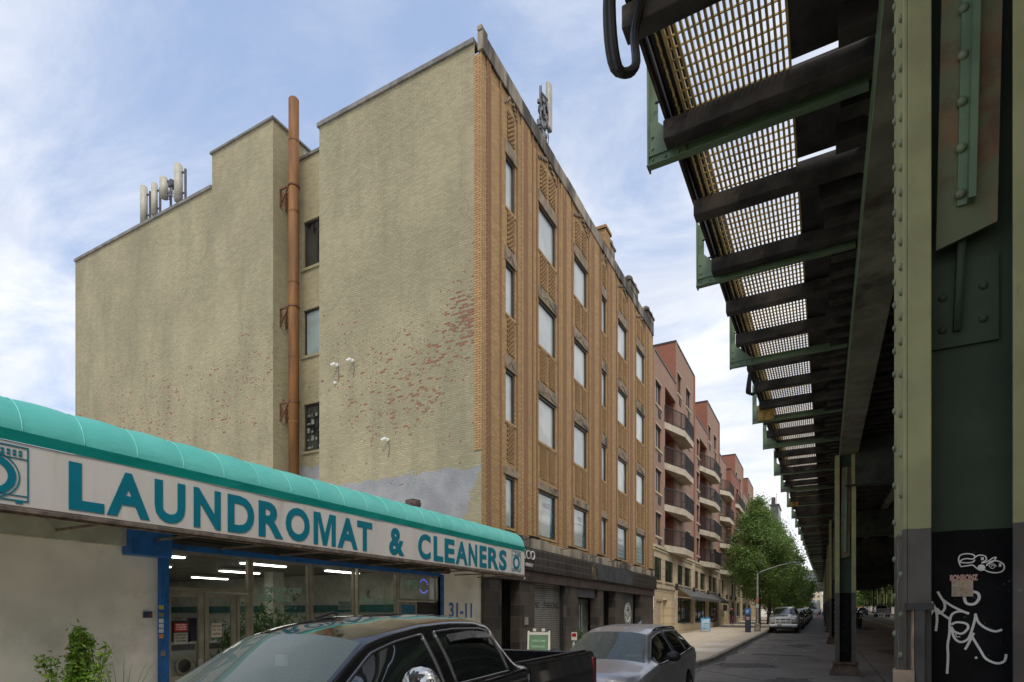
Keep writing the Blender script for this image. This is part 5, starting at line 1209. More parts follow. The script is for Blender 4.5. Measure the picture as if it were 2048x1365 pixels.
# ties
TP=1.4; TY0=5.05; rr=random.Random(12)
ky=[TY0+TP*k for k in range(-6,60)]
for i,y in enumerate(ky):
    if y<2.5: continue
    j=rr.uniform(-.03,.03); xl=-1.52+rr.uniform(-.04,.05)
    MB().box(xl,11.9,y+j-.085,y+j+.095,TZ+.0,TZ+.20).build('timber_tie',m_tie,deck,bevel=.012)
mb=MB()
for y in ky:
    for q in (.47,.94):
        if rr.random()<.97: mb.box(.05+rr.uniform(-.15,.1),11.9,y+q-.1,y+q+.1,TZ,TZ+.19)
y=ky[-1]+1
while y<YEND: mb.box(-1.5,11.9,y,y+.25,TZ,TZ+.2); y+=1.4 if y>150 else .7
mb.build('timber_ties',m_tied,deck,kind='stuff')
# grating and boards between the ties
for i,y in enumerate(ky):
    if y<2.5: continue
    ya,yb=y+.02,y+TP+.0; z=TZ+.225
    if y<70:
        mb=MB(); n=19
        for k in range(n+1): x=-1.3+1.0*k/n; mb.box(x-.0115,x+.0115,ya,yb,z,z+.04)
        m=11
        for k in range(m): q=ya+(yb-ya)*(k+.5)/m; mb.box(-1.3,-.3,q-.006,q+.006,z+.016,z+.032)
        # second, upright strip of mesh at the outer edge
        for k in range(4): zz_=z+.02+.16*k; mb.box(-1.375,-1.36,ya,yb,zz_,zz_+.014)
        for k in range(m): q=ya+(yb-ya)*(k+.5)/m; mb.box(-1.375,-1.36,q-.007,q+.007,z,z+.5)
        mb.build('grating_panel',m_grat,deck)
mb=MB(); n=14
for k in range(n): x=-1.3+1.0*k/n; mb.box(x,x+.035,ky[-14]+TP,YEND,TZ+.225,TZ+.25)
mb.build('grating_panel',m_grat,deck)
mb=MB()
for i,y in enumerate(ky):
    gap=.12 if i in (6,7) else .0
    mb.box(-.29,.36,y-.05,y+TP-.05-gap,TZ+.23,TZ+.27) if y>2 else None
    mb.box(.36,12.,y+.11-.22,y+TP-.11,TZ+.22,TZ+.30)  # added cover sheet over the open ties, keeps the underside dark
mb.box(-.3,12,ky[-1],YEND,TZ+.26,TZ+.3)
mb.build('boards_and_dark_cover',m_tied,deck)
# rails on top
for x in (2.9,4.35,6.3,7.75): MB().box(x-.035,x+.035,-14,YEND,TZ+.31,TZ+.46).build('rail',m_lampb,deck)
# outer brackets with posts
brY=[6.62,9.42,12.95,17.2,20.2,24.6]; y=28.4
while y<170: brY.append(y); y+=4.6
m_gold=M('ochre_patch_paint',(.30,.17,.03),.6,var=.3,scale=8)
for i,y in enumerate(brY):
    mb=MB(); x0=-1.76; z=TZ-.07
    mb.box(x0,.36,y-.01,y+.01,z+.0,z+.13); mb.box(x0,.36,y-.08,y-.01,z,z+.012); mb.box(x0,.36,y-.05,y-.01,z+.118,z+.13)
    mb.box(x0,x0+.018,y-.05,y+.06,z,z+1.3 if i%2==0 else z+1.05); mb.box(x0+.018,x0+.10,y+.045,y+.06,z+.1,z+1.25 if i%2==0 else z+1.0)
    mb.add([(x0+.02,y-.012,z+.02),(x0+.42,y-.012,z+.02),(x0+.42,y-.012,z+.15),(x0+.1,y-.012,z+.5),(x0+.02,y-.012,z+.5),(x0+.02,y-.03,z+.02),(x0+.42,y-.03,z+.02),(x0+.42,y-.03,z+.15),(x0+.1,y-.03,z+.5),(x0+.02,y-.03,z+.5)],[(0,1,2,3,4),(9,8,7,6,5),(0,5,6,1),(1,6,7,2),(2,7,8,3),(3,8,9,4),(4,9,5,0)])
    if i<6:
        for q in ((.06,.08),(.06,.2),(.06,.33),(.2,.07),(.34,.07)): mb.sph((x0+q[0],y-.032,z+q[1]),.016,6,4)
    mb.build('bracket',m_grn,deck)
    if i in (3,7): MB().box(x0+.15,x0+.55,y-.125,y-.035,z+.02,z+.45).build('ochre_board',m_gold,deck)
    if i<9:
        mb=MB()
        for zz_ in (.42,.72): mb.tube([(x0+.08,y,z+zz_),(x0+.35,y+.02,z+zz_+.03)],.014,6)
        mb.build('hook',m_lampb,deck)
# outer handrail and cable bundle
mb=MB(); mb.box(-1.75,-1.71,-4,YEND,TZ+1.1,TZ+1.15)
mb.build('handrail',m_grn,deck)
mb=MB(); rr=random.Random(31)
for k in range(7):
    x=-1.50+.045*k*.9; z=TZ+.30+.03*((k*3)%4); r=.022 if k%2 else .03
    pts=[(x+rr.uniform(-.01,.01),yy,z+rr.uniform(-.015,.02)) for yy in [3+1.4*j for j in range(70)]]; mb.tube(pts,r,6)
mb.build('cable_bundle',m_cabl,deck)
mb=MB(); mb.box(-1.52,-1.49,-4,YEND,TZ+.24,TZ+.52); mb.build('toe_board',m_tied,deck)
# hanging cable loops
def loop(y,xs,zl,r,dy=.25,n=4):
    mb=MB()
    for k in range(n):
        o_=.035*k; p=[(-1.3,y-dy,TZ+.5),(-1.42-o_*.4,y-dy,TZ+.3),(-1.47-o_,y-dy*.9,TZ-.1-zl*.3),(-1.46-o_,y-dy*.4,TZ-zl+.02*k),(-1.37,y+dy*.2,TZ-zl+.10),(-1.42,y+dy*.8,TZ-.12),(-1.35,y+dy,TZ+.2)]
        Q=[]
        for i in range(len(p)-1):
            P0,P1,P2,P3=[Vector(p[max(0,min(len(p)-1,i+d))]) for d in (-1,0,1,2)]
            for s in range(5): t=s/5; Q.append(.5*(2*P1+(-P0+P2)*t+(2*P0-5*P1+4*P2-P3)*t*t+(-P0+3*P1-3*P2+P3)*t**3))
        Q.append(Vector(p[-1])); mb.tube(Q,r,8)
    mb.build('cable_loop',m_cabl,deck)
loop(4.72,0,.66,.036,.27,2); loop(14.2,0,.3,.02,.3,3)
deck.rotation_euler=(math.atan(VG),0,VA)
# station mezzanine across the street, far off
o=thing('station_mezzanine','green elevated station mezzanine hanging under the deck at the far end','station',(-2,150,0))
gy=150; z0=gz(gy)+6.0
mb=MB(); mb.box(-3.2,3,gy,gy+22,z0,z0+.5); mb.box(-3.2,2.9,gy+.3,gy+22,z0+.5,z0+1.5); mb.build('floor_frame',m_grnd,o)
mb=MB(); mb.box(-3.2,-3.0,gy,gy+22,z0+1.5,z0+1.6); mb.box(-3.3,3,gy-.3,gy+22,z0+4.,z0+4.2)
for k in range(6): mb.box(-3.2,-3.05,gy+k*4,gy+k*4+.2,z0+.5,z0+4.)
mb.build('canopy',m_grn,o)
MB().box(-3.,3,gy+.5,gy+.7,z0+1.5,z0+4).build('glazing',m_dglass,o)
mb=MB(); 
for k in range(18): mb.box(-5.2,-3.2,gy-2-k*.35,gy-1.7-k*.35,z0-k*.3,z0+.05-k*.3)
mb.bar((-5.2,gy-2,z0+1),(-5.2,gy-8.3,z0-4.4),.08,.08); mb.build('stair',m_grnd,o)
# ------------------------------------------------------------ vehicles
def carpaint(name,col,metal=.0,rough=.25,coat=1.):
    m=bpy.data.materials.new(name); b=NB(m); v=b.objc()
    f=b.noise(v,2,3); c=b.mix(b.ramp(f,.35,.75,0,.25),col,tuple(min(1,q*1.15+.006) for q in col))
    r=b.ramp(b.noise(v,7,4,.7),.3,.8,rough*.8,rough*1.5)
    b.pbsdf(c,r,metal,None,coat,spec=.5); return m
m_tyre=M('tyre_rubber',(.018,.018,.018),.85); m_rim=M('alloy_rim',(.30,.30,.31),.3,.8); m_chrome=M('chrome',(.62,.62,.6),.14,1.,var=.03)
m_carglass=M('car_glass_dark',(.010,.013,.013),.03,0,var=.1,coat=1.,spec=1.); m_clearg=glassmat('windscreen_glass',(.62,.72,.68),1.,.72)
_t=m_clearg.node_tree; _o=[n for n in _t.nodes if n.type=='OUTPUT_MATERIAL'][0]; _s=_o.inputs[0].links[0].from_socket
_d=_t.nodes.new('ShaderNodeBsdfDiffuse'); _d.inputs[0].default_value=(.50,.60,.54,1); _m=_t.nodes.new('ShaderNodeMixShader'); _m.inputs[0].default_value=.17   # grey-green layer paints a hazy reflection into the windscreen
_t.links.new(_s,_m.inputs[1]); _t.links.new(_d.outputs[0],_m.inputs[2]); _t.links.new(_m.outputs[0],_o.inputs[0])
m_tail=M('tail_light_red',(.35,.012,.012),.15,coat=1.); m_headl=M('headlight_lens',(.45,.46,.45),.08,.3,coat=1.); m_amber=M('amber_lens',(.6,.16,.02),.15,coat=1.)
m_blkp=M('black_plastic',(.02,.02,.021),.5); m_seat=M('seat_fabric',(.10,.10,.095),.8); m_trimg=carpaint('gloss_trim',(.05,.05,.052),0,.2)
m_plate=M('number_plate',(.55,.50,.35),.5,dirt=(.2,.18,.1),dlo=.5,dhi=.6,dscale=30)
def lin(tab,y):
    if y<=tab[0][0]: return tab[0][1]
    for (a,va),(c,vc) in zip(tab[:-1],tab[1:]):
        if y<=c: return va+(vc-va)*(y-a)/(c-a)
    return tab[-1][1]
def sm(tab,y,w=.05): return (lin(tab,y-w)+2*lin(tab,y)+lin(tab,y+w))/4
def loft(sp,fine):
    """body shell in local axes: nose at y=0 facing -y"""
    ys=set(sp['marks'])|{q for w in sp['wins'] for q in w[:2]}; y=0.; step=.07 if fine else .16
    while y<sp['end']: ys.add(round(y,3)); y+=step
    ys.add(sp['end']); ys=sorted(ys); ys=[ys[0]]+[b_ for a_,b_ in zip(ys[:-1],ys[1:]) if b_-a_>.004]
    sub=4 if fine else 2; rows=[]; tags=[]
    for y in ys:
        hw=sm(sp['hw'],y); be=sm(sp['belt'],y,.1); top=sm(sp['top'],y,.03); tw=min(sm(sp['tw'],y,.04),hw*.97); zb_=sp['zb']
        for wy in sp['wheels']:
            R_=sp['wr']+.07; dy=y-wy
            if abs(dy)<R_: zb_=max(zb_,sp['wr']+math.sqrt(R_*R_-dy*dy))
        zb_=min(zb_,be-.14)
        drop=min(.10,(top-be)*.55); 
        P=[(hw*.95,zb_),(hw*.99,zb_+.3*(be-zb_)),(hw,zb_+.62*(be-zb_)),(hw*.99,be-.07),(hw*.955,be)]
        rx,rz=tw,top-drop
        P+= [(P[4][0]*.5+rx*.5+(.015 if top-be>.2 else 0),be*.5+rz*.5),(rx,rz),(tw-.075,top-.022),(tw*.5,top+sp['crown']*.75),(0,top+sp['crown'])]
        bow=sm(sp['bow'],y,.05)
        row=[]
        for i in range(len(P)-1):
            p0=P[max(i-1,0)];p1=P[i];p2=P[i+1];p3=P[min(i+2,len(P)-1)]
            if i+2>len(P)-1: p3=(-P[-2][0],P[-2][1])
            for s in range(sub):
                t=s/sub; q=[.5*(2*p1[k]+(-p0[k]+p2[k])*t+(2*p0[k]-5*p1[k]+4*p2[k]-p3[k])*t*t+(-p0[k]+3*p1[k]-3*p2[k]+p3[k])*t**3) for k in (0,1)]
                row.append((q[0],q[1],i,bow))
        row.append((0,P[-1][1],len(P)-2,bow)); rows.append((y,row,tw,hw))
    parts={}
    def put(tagn,quad):
        mb=parts.setdefault(tagn,MB()); mb.quad(*quad)
    n=len(rows[0][1])
    def V(r,j,s):
        y,row,tw,hw=r; x,z,i,bow=row[j]; k=max(0,1-(x/max(tw,.1))**2) if i>=6 else 0
        pl=sp.get('plan',0)*max(0,(1-(y/.5)))*(x/hw)**2 if y<.5 else 0
        return (x*s,y-bow*k+pl,z)
    for a,c in zip(rows[:-1],rows[1:]):
        ym=(a[0]+c[0])/2
        for j in range(n-1):
            seg=a[1][j][2]; tg='body'
            if seg in (4,5):
                for wi,(w0,w1,nm_) in enumerate(sp['wins']):
                    if w0<ym<w1: tg='side_window%d'%wi
                if tg=='body' and sp['wins'][0][0]<ym<sp['wins'][-1][1]: tg='window_pillar'
            if seg==6 and sp['marks'][0]<ym<sp['marks'][3]: tg='roof_rail' if sp.get('rail') else 'body'
            if seg>=7:
                if sp['cowl']<ym<sp['rf']: tg='windscreen'
                elif sp['rr']<ym<sp['rb']: tg='rear_window'
            for s in (1,-1):
                t2=tg+('L' if s>0 else 'R') if tg.startswith('side_window') else tg
                put(t2,(V(a,j,s),V(a,j+1,s),V(c,j+1,s),V(c,j,s)))
    j4=[j for j in range(n) if rows[0][1][j][2]==4][0]; j6=[j for j in range(n) if rows[0][1][j][2]==6][0]
    trims=[]
    for w0,w1,nm_ in sp['wins']:
        rs=[r for r in rows if w0-.001<=r[0]<=w1+.001]
        # the cells actually glazed start one station out when the window edge lies between stations
        for s in (1,-1):
            lo=[V(r,j4,s) for r in rs]; hi=[V(r,j6,s) for r in rs]; back=[V(rs[-1],j,s) for j in range(j4,j6+1)]; frontc=[V(rs[0],j,s) for j in range(j4,j6+1)]
            trims.append((s,lo,hi,frontc,back))
    parts['_trims']=trims
    for r in (rows[0],rows[-1]):     # nose and tail caps
        mb=parts['body']; left=[V(r,j,1) for j in range(n)]; right=[V(r,j,-1) for j in range(n-1)][::-1]
        mb.add(left+right,[tuple(range(len(left)+len(right)))])
    return parts
def weld(o,d=.0015):
    bm=bmesh.new(); bm.from_mesh(o.data); bmesh.ops.remove_doubles(bm,verts=bm.verts,dist=d); bmesh.ops.recalc_face_normals(bm,faces=bm.faces); bm.to_mesh(o.data); bm.free()
def wheel(o,x,y,r,w=.22,side=1,fine=False):
    n=28 if fine else 18; X0,X1=(x-w*side,x)
    mb=MB(); 
    prof=[(r*.66,0),(r*.93,.0),(r,.03),(r,w-.03),(r*.93,w),(r*.66,w)]
    vs=[]; 
    for (rr_,q) in prof:
        for i in range(n): t=2*math.pi*i/n; vs.append((x-side*q,y+rr_*math.cos(t),r+rr_*math.sin(t)))
    mb.add(vs,[(k*n+i,k*n+(i+1)%n,(k+1)*n+(i+1)%n,(k+1)*n+i) for k in range(5) for i in range(n)])
    wh=mb.build('wheel',m_tyre,o,smooth=True)
    mb=MB(); mb.cyl((x-side*.06,y,r),(x-side*.05,y,r),r*.66,n=n); mb.ring('x',y,r,r*.58,r*.66,x-side*.05,x-side*.01,n)
    for k in range(5):
        t=2*math.pi*k/5; mb.bar((x-side*.03,y,r),(x-side*.02,y+r*.6*math.cos(t),r+r*.6*math.sin(t)),.03,r*.2,(1,0,0))
    mb.build('rim',m_rim,wh); return wh
def shell(o,sp,paint,fine,glass_front,glass_side):
    parts=loft(sp,fine); trims=parts.pop('_trims')
    if fine:
        for s,lo,hi,fr_,bk in trims:
            mb=MB()
            for line in (lo,hi,fr_,bk): mb.tube([(x+s*.004,y,z) for x,y,z in line],.013,6)
            mb.build('window_trim',m_trimg,o,smooth=True)
    for k,mb in parts.items():
        if k.startswith('side_window'): nm,mt='side_window',glass_side
        elif k=='windscreen': nm,mt=k,glass_front
        elif k=='rear_window': nm,mt=k,glass_side
        elif k=='window_pillar': nm,mt=k,(m_blkp if sp.get('blackpillar') else paint)
        else: nm,mt=k,paint
        q=mb.build(nm,mt,o,smooth=True); weld(q)
PICK=dict(marks=[1.32,2.1,3.75,4.05,2.68,2.80],end=4.05,cowl=1.32,rf=2.1,rr=3.76,rb=4.0,zb=.42,wheels=(.95,4.95),wr=.40,crown=.035,plan=.16,
  hw=[(0,.93),(.25,.985),(1,1.0),(4,1.0)],belt=[(0,1.05),(.3,1.15),(1.3,1.24),(1.6,1.36),(2.4,1.40),(4.05,1.44)],
  top=[(0,1.06),(.12,1.18),(1.3,1.32),(2.1,1.80),(2.35,1.865),(2.7,1.915),(3.1,1.935),(3.5,1.925),(3.75,1.88),(4.0,1.50),(4.05,1.46)],
  tw=[(0,.78),(.3,.86),(1.3,.86),(2.1,.70),(3.0,.73),(3.75,.73),(4.0,.86),(4.05,.9)],bow=[(0,.0),(1.1,.05),(1.35,.16),(2.1,.10),(2.6,0)],
  wins=[(1.55,2.66,'front'),(2.82,3.68,'rear')],blackpillar=False)
def pickup(name,label,loc,rz,paint,fine=False,chrome_grille=False,group=None,scale=1.,glassw=None):
    o=thing(name,label,'pickup truck',(0,0,0),group)
    sp=PICK; shell(o,sp,paint,fine,glassw or m_carglass,m_carglass)
    # cargo bed
    H=1.46; b0,b1=4.09,5.92
    out=[(.96,.5),(1.0,.8),(.995,1.25),(.97,H-.03),(.945,H),(.87,H),(.86,H-.04),(.86,.85)]
    for s in (1,-1):
        mb=MB(); st_=[b0+(b1-b0)*k/30 for k in range(31)]; vs=[]
        for y in st_:
            for (x,z) in out:
                zz_=z
                for wy in sp['wheels']:
                    R_=sp['wr']+.07; dy=y-wy
                    if abs(dy)<R_ and z<1.3 and x>.9: zz_=max(z,sp['wr']+math.sqrt(R_*R_-dy*dy))
                vs.append((x*s,y,zz_))
        k=len(out); mb.add(vs,[(i*k+j,i*k+j+1,(i+1)*k+j+1,(i+1)*k+j) for i in range(30) for j in range(k-1)])
        mb.add([vs[j] for j in range(k)],[tuple(range(k))]); mb.add([vs[30*k+j] for j in range(k)],[tuple(range(k))])
        mb.build('bed_side',paint,o)
    mb=MB(); mb.quad((-.86,b0,.85),(.86,b0,.85),(.86,b1,.85),(-.86,b1,.85)); mb.box(-.86,.86,b0,b0+.04,.85,H-.02)
    for s in (1,-1):
        q=b0+.06
        while q<b1-.1: mb.box(s*.835,s*.86,q,q+.035,.9,H-.12); q+=.075
        mb.box(s*.8,s*.862,b0,b1,H-.11,H+.012)
    mb.build('bed_liner',m_blkp,o)
    MB().box(-.94,.94,b1,b1+.05,.62,H-.01).build('tailgate',paint,o,bevel=.015)
    MB().box(-.90,.90,b1+.03,b1+.18,.45,.6).build('rear_bumper',m_chrome,o,bevel=.02)
    for s in (1,-1): MB().box(s*.93,s*1.003,b1-.09,b1+.03,1.0,H-.07).build('tail_light',m_tail,o,bevel=.02)
    # nose
    g=m_chrome if chrome_grille else m_blkp
    mb=MB(); mb.box(-.52,.52,-.05,.1,.72,1.08); gr=mb.build('grille',m_blkp,o,bevel=.02)
    mb=MB(); mb.box(-.56,.56,-.075,-.04,1.05,1.12); mb.box(-.56,.56,-.075,-.04,.68,.74)
    for z in (.83,.94): mb.box(-.5,.5,-.085,-.04,z-.03,z+.03)
    for s in (1,-1): mb.box(s*.5,s*.56,-.075,-.04,.74,1.05); mb.box(s*.18,s*.23,-.08,-.05,.74,1.05)
    mb.build('grille_bars',g,gr)
    for s in (1,-1): MB().box(s*.58,s*.90,-.01,.15,.76,1.06).build('headlight',m_headl,o,bevel=.03)
    mb=MB(); mb.box(-.97,.97,-.12,.12,.46,.66); bp=mb.build('front_bumper',g,o,bevel=.04)
    MB().box(-.6,.6,-.06,.1,.30,.46).build('air_dam',m_blkp,o); MB().box(-.4,-.08,-.14,-.12,.50,.64).build('number_plate',m_plate,bp)
    for y in sp['wheels']:
        for s in (1,-1): wheel(o,s*.99,y,sp['wr'],.25,s,fine)
    mb=MB(); mb.box(-.85,.85,.3,5.85,.45,.62); mb.box(-.8,.8,.5,1.4,.5,1.0); mb.build('chassis',m_blkp,o)
    for s in ((1,) if fine else (1,-1)):
        mb=MB(); mb.sph((s*1.19,2.04,1.51),(.155,.075,.125),10,7) if fine else mb.box(s*1.04,s*1.26,1.8,1.9,1.36,1.58); mb.bar((s*.96,1.9,1.38),(s*1.12,2.0,1.44),.05,.04); mb.build('wing_mirror',m_blkp,o,smooth=True)
    return o
def interior(o,y0,zt,w=.5,dz=0):
    mb=MB(); mb.box(-.78,.78,y0,y0+.55,.6,1.12+dz); mb.build('dashboard',m_blkp,o,bevel=.05)
    for s in (1,-1):
        mb=MB(); mb.box(s*.42-.25,s*.42+.25,y0+1.05,y0+1.55,.5,.75+dz); mb.box(s*.42-.24,s*.42+.24,y0+1.45,y0+1.62,.75+dz,1.36+dz); mb.box(s*.42-.12,s*.42+.12,y0+1.5,y0+1.6,1.4+dz,1.60+dz); mb.build('seat',m_seat,o,bevel=.06)
    mb=MB(); mb.ring('y',-.42 if False else .42,1.12+dz,.16,.19,y0+.68,y0+.71,20); mb.build('steering_wheel',m_blkp,o)
    mb=MB(); mb.box(-.12,.12,y0+.62,y0+.65,zt-.17,zt-.09); mb.bar((0,y0+.66,zt-.12),(0,y0+.72,zt-.03),.02,.02); mb.build('rear_view_mirror',m_blkp,o,bevel=.01)
CAR=dict(marks=[1.05,1.75,3.2,4.3,2.35,2.43],end=4.3,cowl=1.05,rf=1.75,rr=3.35,rb=4.0,zb=.28,wheels=(.85,3.5),wr=.33,crown=.03,plan=.22,
  hw=[(0,.78),(.3,.88),(1.,.915),(3.6,.915),(4.3,.82)],belt=[(0,.70),(.5,.84),(1.1,.96),(3.4,1.02),(4.3,1.0)],
  top=[(0,.72),(.15,.83),(1.05,1.02),(1.75,1.40),(2.3,1.46),(3.3,1.42),(4.0,1.10),(4.3,1.04)],
  tw=[(0,.66),(.3,.76),(1.05,.76),(1.75,.60),(3.3,.58),(4.0,.72),(4.3,.72)],bow=[(0,.05),(.8,.08),(1.1,.16),(1.75,.1),(2.2,0)],wins=[(1.25,2.33,'f'),(2.45,3.35,'r')],blackpillar=True)
SUV=dict(marks=[1.08,1.78,3.6,4.58,2.45,2.53],end=4.58,cowl=1.08,rf=1.78,rr=3.95,rb=4.42,zb=.34,wheels=(.90,3.60),wr=.36,crown=.03,plan=.2,
  hw=[(0,.80),(.3,.90),(1.,.93),(3.8,.93),(4.4,.88),(4.58,.84)],belt=[(0,.86),(.4,.98),(1.1,1.08),(3.0,1.13),(3.9,1.20),(4.58,1.16)],
  top=[(0,.88),(.12,1.0),(.6,1.07),(1.08,1.14),(1.78,1.56),(2.15,1.635),(2.7,1.66),(3.5,1.64),(3.98,1.585),(4.42,1.22),(4.58,1.18)],
  tw=[(0,.68),(.3,.78),(1.08,.79),(1.78,.62),(3.0,.63),(3.95,.60),(4.42,.74),(4.58,.74)],bow=[(0,.04),(.8,.08),(1.1,.18),(1.78,.1),(2.3,0)],wins=[(1.28,2.43,'f'),(2.55,3.38,'r'),(3.44,3.86,'q')],blackpillar=True)
def car(name,label,paint,sp=CAR,fine=False,group=None,glassw=None,cat='car',taxi=False):
    o=thing(name,label,cat,(0,0,0),group); shell(o,sp,paint,fine,glassw or m_carglass,m_carglass)
    E=sp['end']; h=sp['belt'][0][1]; w=sp['hw'][0][1]
    MB().box(-.46,.46,-.03,.1,h-.28,h-.09).build('grille',m_blkp,o,bevel=.02)
    MB().box(-w-.02,w+.02,-.05,.2,sp['zb'],h-.33).build('front_bumper',m_blkp if fine else paint,o,bevel=.04)
    for s in (1,-1):
        hl=MB().add([(s*.50,-.02,h-.16),(s*w*.98,.12,h-.10),(s*(w+.07),.42,h+.02),(s*w,.42,h+.06),(s*.52,.0,h-.03),(s*.50,.1,h-.16),(s*w*.9,.25,h-.1),(s*w*.9,.5,h+.02)],[(0,1,4),(1,2,3),(1,3,4),(0,5,6,1),(1,6,7,2)]).build('headlight',m_headl,o)
        MB().box(s*(w+.045),s*(w+.085),.30,.44,h-.07,h-.03).build('side_marker',m_amber,hl)
        MB().box(s*(sp['hw'][-1][1]-.22),s*(sp['hw'][-1][1]+.015),E-.12,E+.02,h+.02,h+.2).build('tail_light',m_tail,o,bevel=.02)
        yb=sp['cowl']+.48; zb_=sp['belt'][2][1]+.12
        mb=MB(); mb.sph((s*1.05,yb,zb_),(.12,.075,.085),14,8); mb.bar((s*.88,yb+.03,zb_-.05),(s*1.,yb+.01,zb_-.03),.05,.03); mb.build('wing_mirror',m_blkp,o,smooth=True)
        for y in sp['wheels']: wheel(o,s*sp['hw'][2][1]*.99,y,sp['wr'],.21,s,fine)
    MB().box(-.75,.75,.3,E-.3,sp['zb']-.05,sp['zb']+.2).build('chassis',m_blkp,o)
    MB().box(-.16,.16,-.065,-.05,h-.42,h-.30).build('number_plate',m_plate,o)
    return o
def park(o,x,y,rz=0.,sink=0.):
    o.location=(x,y,gz(y+2.5)+sink); o.rotation_euler=(math.atan(GR) if rz==0 else -math.atan(GR),0,rz); return o
p_black=carpaint('black_paint',(.010,.010,.011),.0,.10); p_grey=carpaint('graphite_paint',(.42,.42,.42),.5,.36,.6); p_silver=carpaint('silver_paint',(.60,.57,.52),.35,.3)
p_dark=carpaint("dark_paint",(.06,.07,.10),.4,.25); p_red=carpaint('maroon_paint',(.30,.04,.04),.3,.3); p_gold=carpaint('champagne_paint',(.38,.34,.25),.6,.3); p_white=carpaint('white_paint',(.62,.62,.60),.0,.3); p_ltgrey=carpaint('light_grey_paint',(.20,.20,.21),.4,.35); p_yel=carpaint('yellow_paint_car',(.6,.36,.03),0,.3)
# near black pickup
bt=pickup('pickup_truck','glossy black pickup truck in the near foreground with a taped silver wing mirror',None,0,p_black,fine=True,glassw=m_clearg); interior(bt,1.35,1.86,dz=.12)
for s in (1,-1):
    mb=MB(); pts=[(s*.775,2.95,1.80),(s*.79,3.25,1.815),(s*.80,3.55,1.80)]
    for (a,c) in zip(pts[:-1],pts[1:]): mb.add([(a[0],a[1],a[2]),(c[0],c[1],c[2]),(c[0]+s*.045,c[1],c[2]-.055),(a[0]+s*.045,a[1],a[2]-.055),(a[0]-s*.01,a[1],a[2]-.012),(c[0]-s*.01,c[1],c[2]-.012),(c[0]+s*.035,c[1],c[2]-.065),(a[0]+s*.035,a[1],a[2]-.065)],[(0,1,2,3),(7,6,5,4),(0,4,5,1),(1,5,6,2),(2,6,7,3),(3,7,4,0)])
    mb.build('rain_visor',m_trimg,bt)
    # chrome belt strip
mir=[c for c in kids(bt) if c.name.startswith('wing_mirror')]
m_tape=bpy.data.materials.new('silver_tape'); b=NB(m_tape); v=b.n('ShaderNodeTexVoronoi'); b.l(b.objc(),v.inputs['Vector']); v.inputs['Scale'].default_value=22
c=b.mix(b.math('GREATER_THAN',b.noise(b.objc(),16,2),.56),(.62,.62,.60),(.05,.05,.05)); b.pbsdf(c,.28,.6,b.bump(v.outputs['Distance'],.8,.02))
for q in mir: q.data.materials[0]=m_tape; q['label']='wing mirror wrapped in crinkled silver tape'
MB().add([(1.0,3.60,1.475),(1.0,3.74,1.475),(1.0,3.74,1.495),(1.0,3.60,1.495)],[(0,1,2,3)]) 
MB().tube([(-.30,2.55,1.94),(-.30,2.75,1.985),(-.30,2.8,1.97)],.012,6).build('roof_antenna',m_blkp,bt)
mb=MB(); mb.box(-.05,.05,1.92,1.95,1.60,1.68); mb.build('toll_tag',m_sign,bt)
park(bt,-3.50,1.06); bt.location.z=.05
# grey crossover
sv=car('crossover_car','dark grey crossover car parked behind the black pickup',p_grey,SUV,True,glassw=m_clearg); interior(sv,1.15,1.60)
mb=MB()
for s in (1,-1): mb.tube([(s*.575,2.1,1.60),(s*.585,2.3,1.635),(s*.59,3.4,1.63),(s*.575,3.75,1.585)],.014,6)
mb.build('roof_rails',m_blkp,sv); MB().add([(-.03,3.3,1.68),(.03,3.3,1.68),(.02,3.5,1.68),(-.02,3.5,1.68),(0,3.48,1.75)],[(0,1,2,3),(0,1,4),(1,2,4),(2,3,4),(3,0,4)]).build("fin_antenna",p_grey,sv)
MB().box(.34,.62,1.245,1.25,1.20,1.24).build('inspection_sticker',m_sign,sv)
park(sv,-3.16,8.05)
# silver pickup farther up the kerb
sp_=pickup('pickup_truck','silver pickup truck with chrome grille parked at the head of the far row',None,0,p_silver,chrome_grille=True); park(sp_,-2.42,47.4)
# row of parked cars behind it
rowc=[('parked_car','dark blue car right behind the silver pickup',p_dark,CAR),('parked_car','maroon car, second behind the silver pickup',p_red,CAR),('parked_car','champagne coloured car behind the maroon one',p_gold,SUV),('parked_car','black car behind the champagne coloured one',p_black,CAR),('parked_car','white crossover beside the orange cone',p_white,SUV),('parked_car','pale grey car just past the orange cone',p_ltgrey,CAR),('parked_car','black van-like car far up the parked row',p_black,SUV),('parked_car','distant white car at the end of the parked row',p_white,SUV)]
for k,(n_,l_,p_,s_) in enumerate(rowc): park(car(n_,l_,p_,s_,group='cars parked along the kerb'),-2.15+.03*k,54.8+k*6.1+(2 if k>4 else 0))
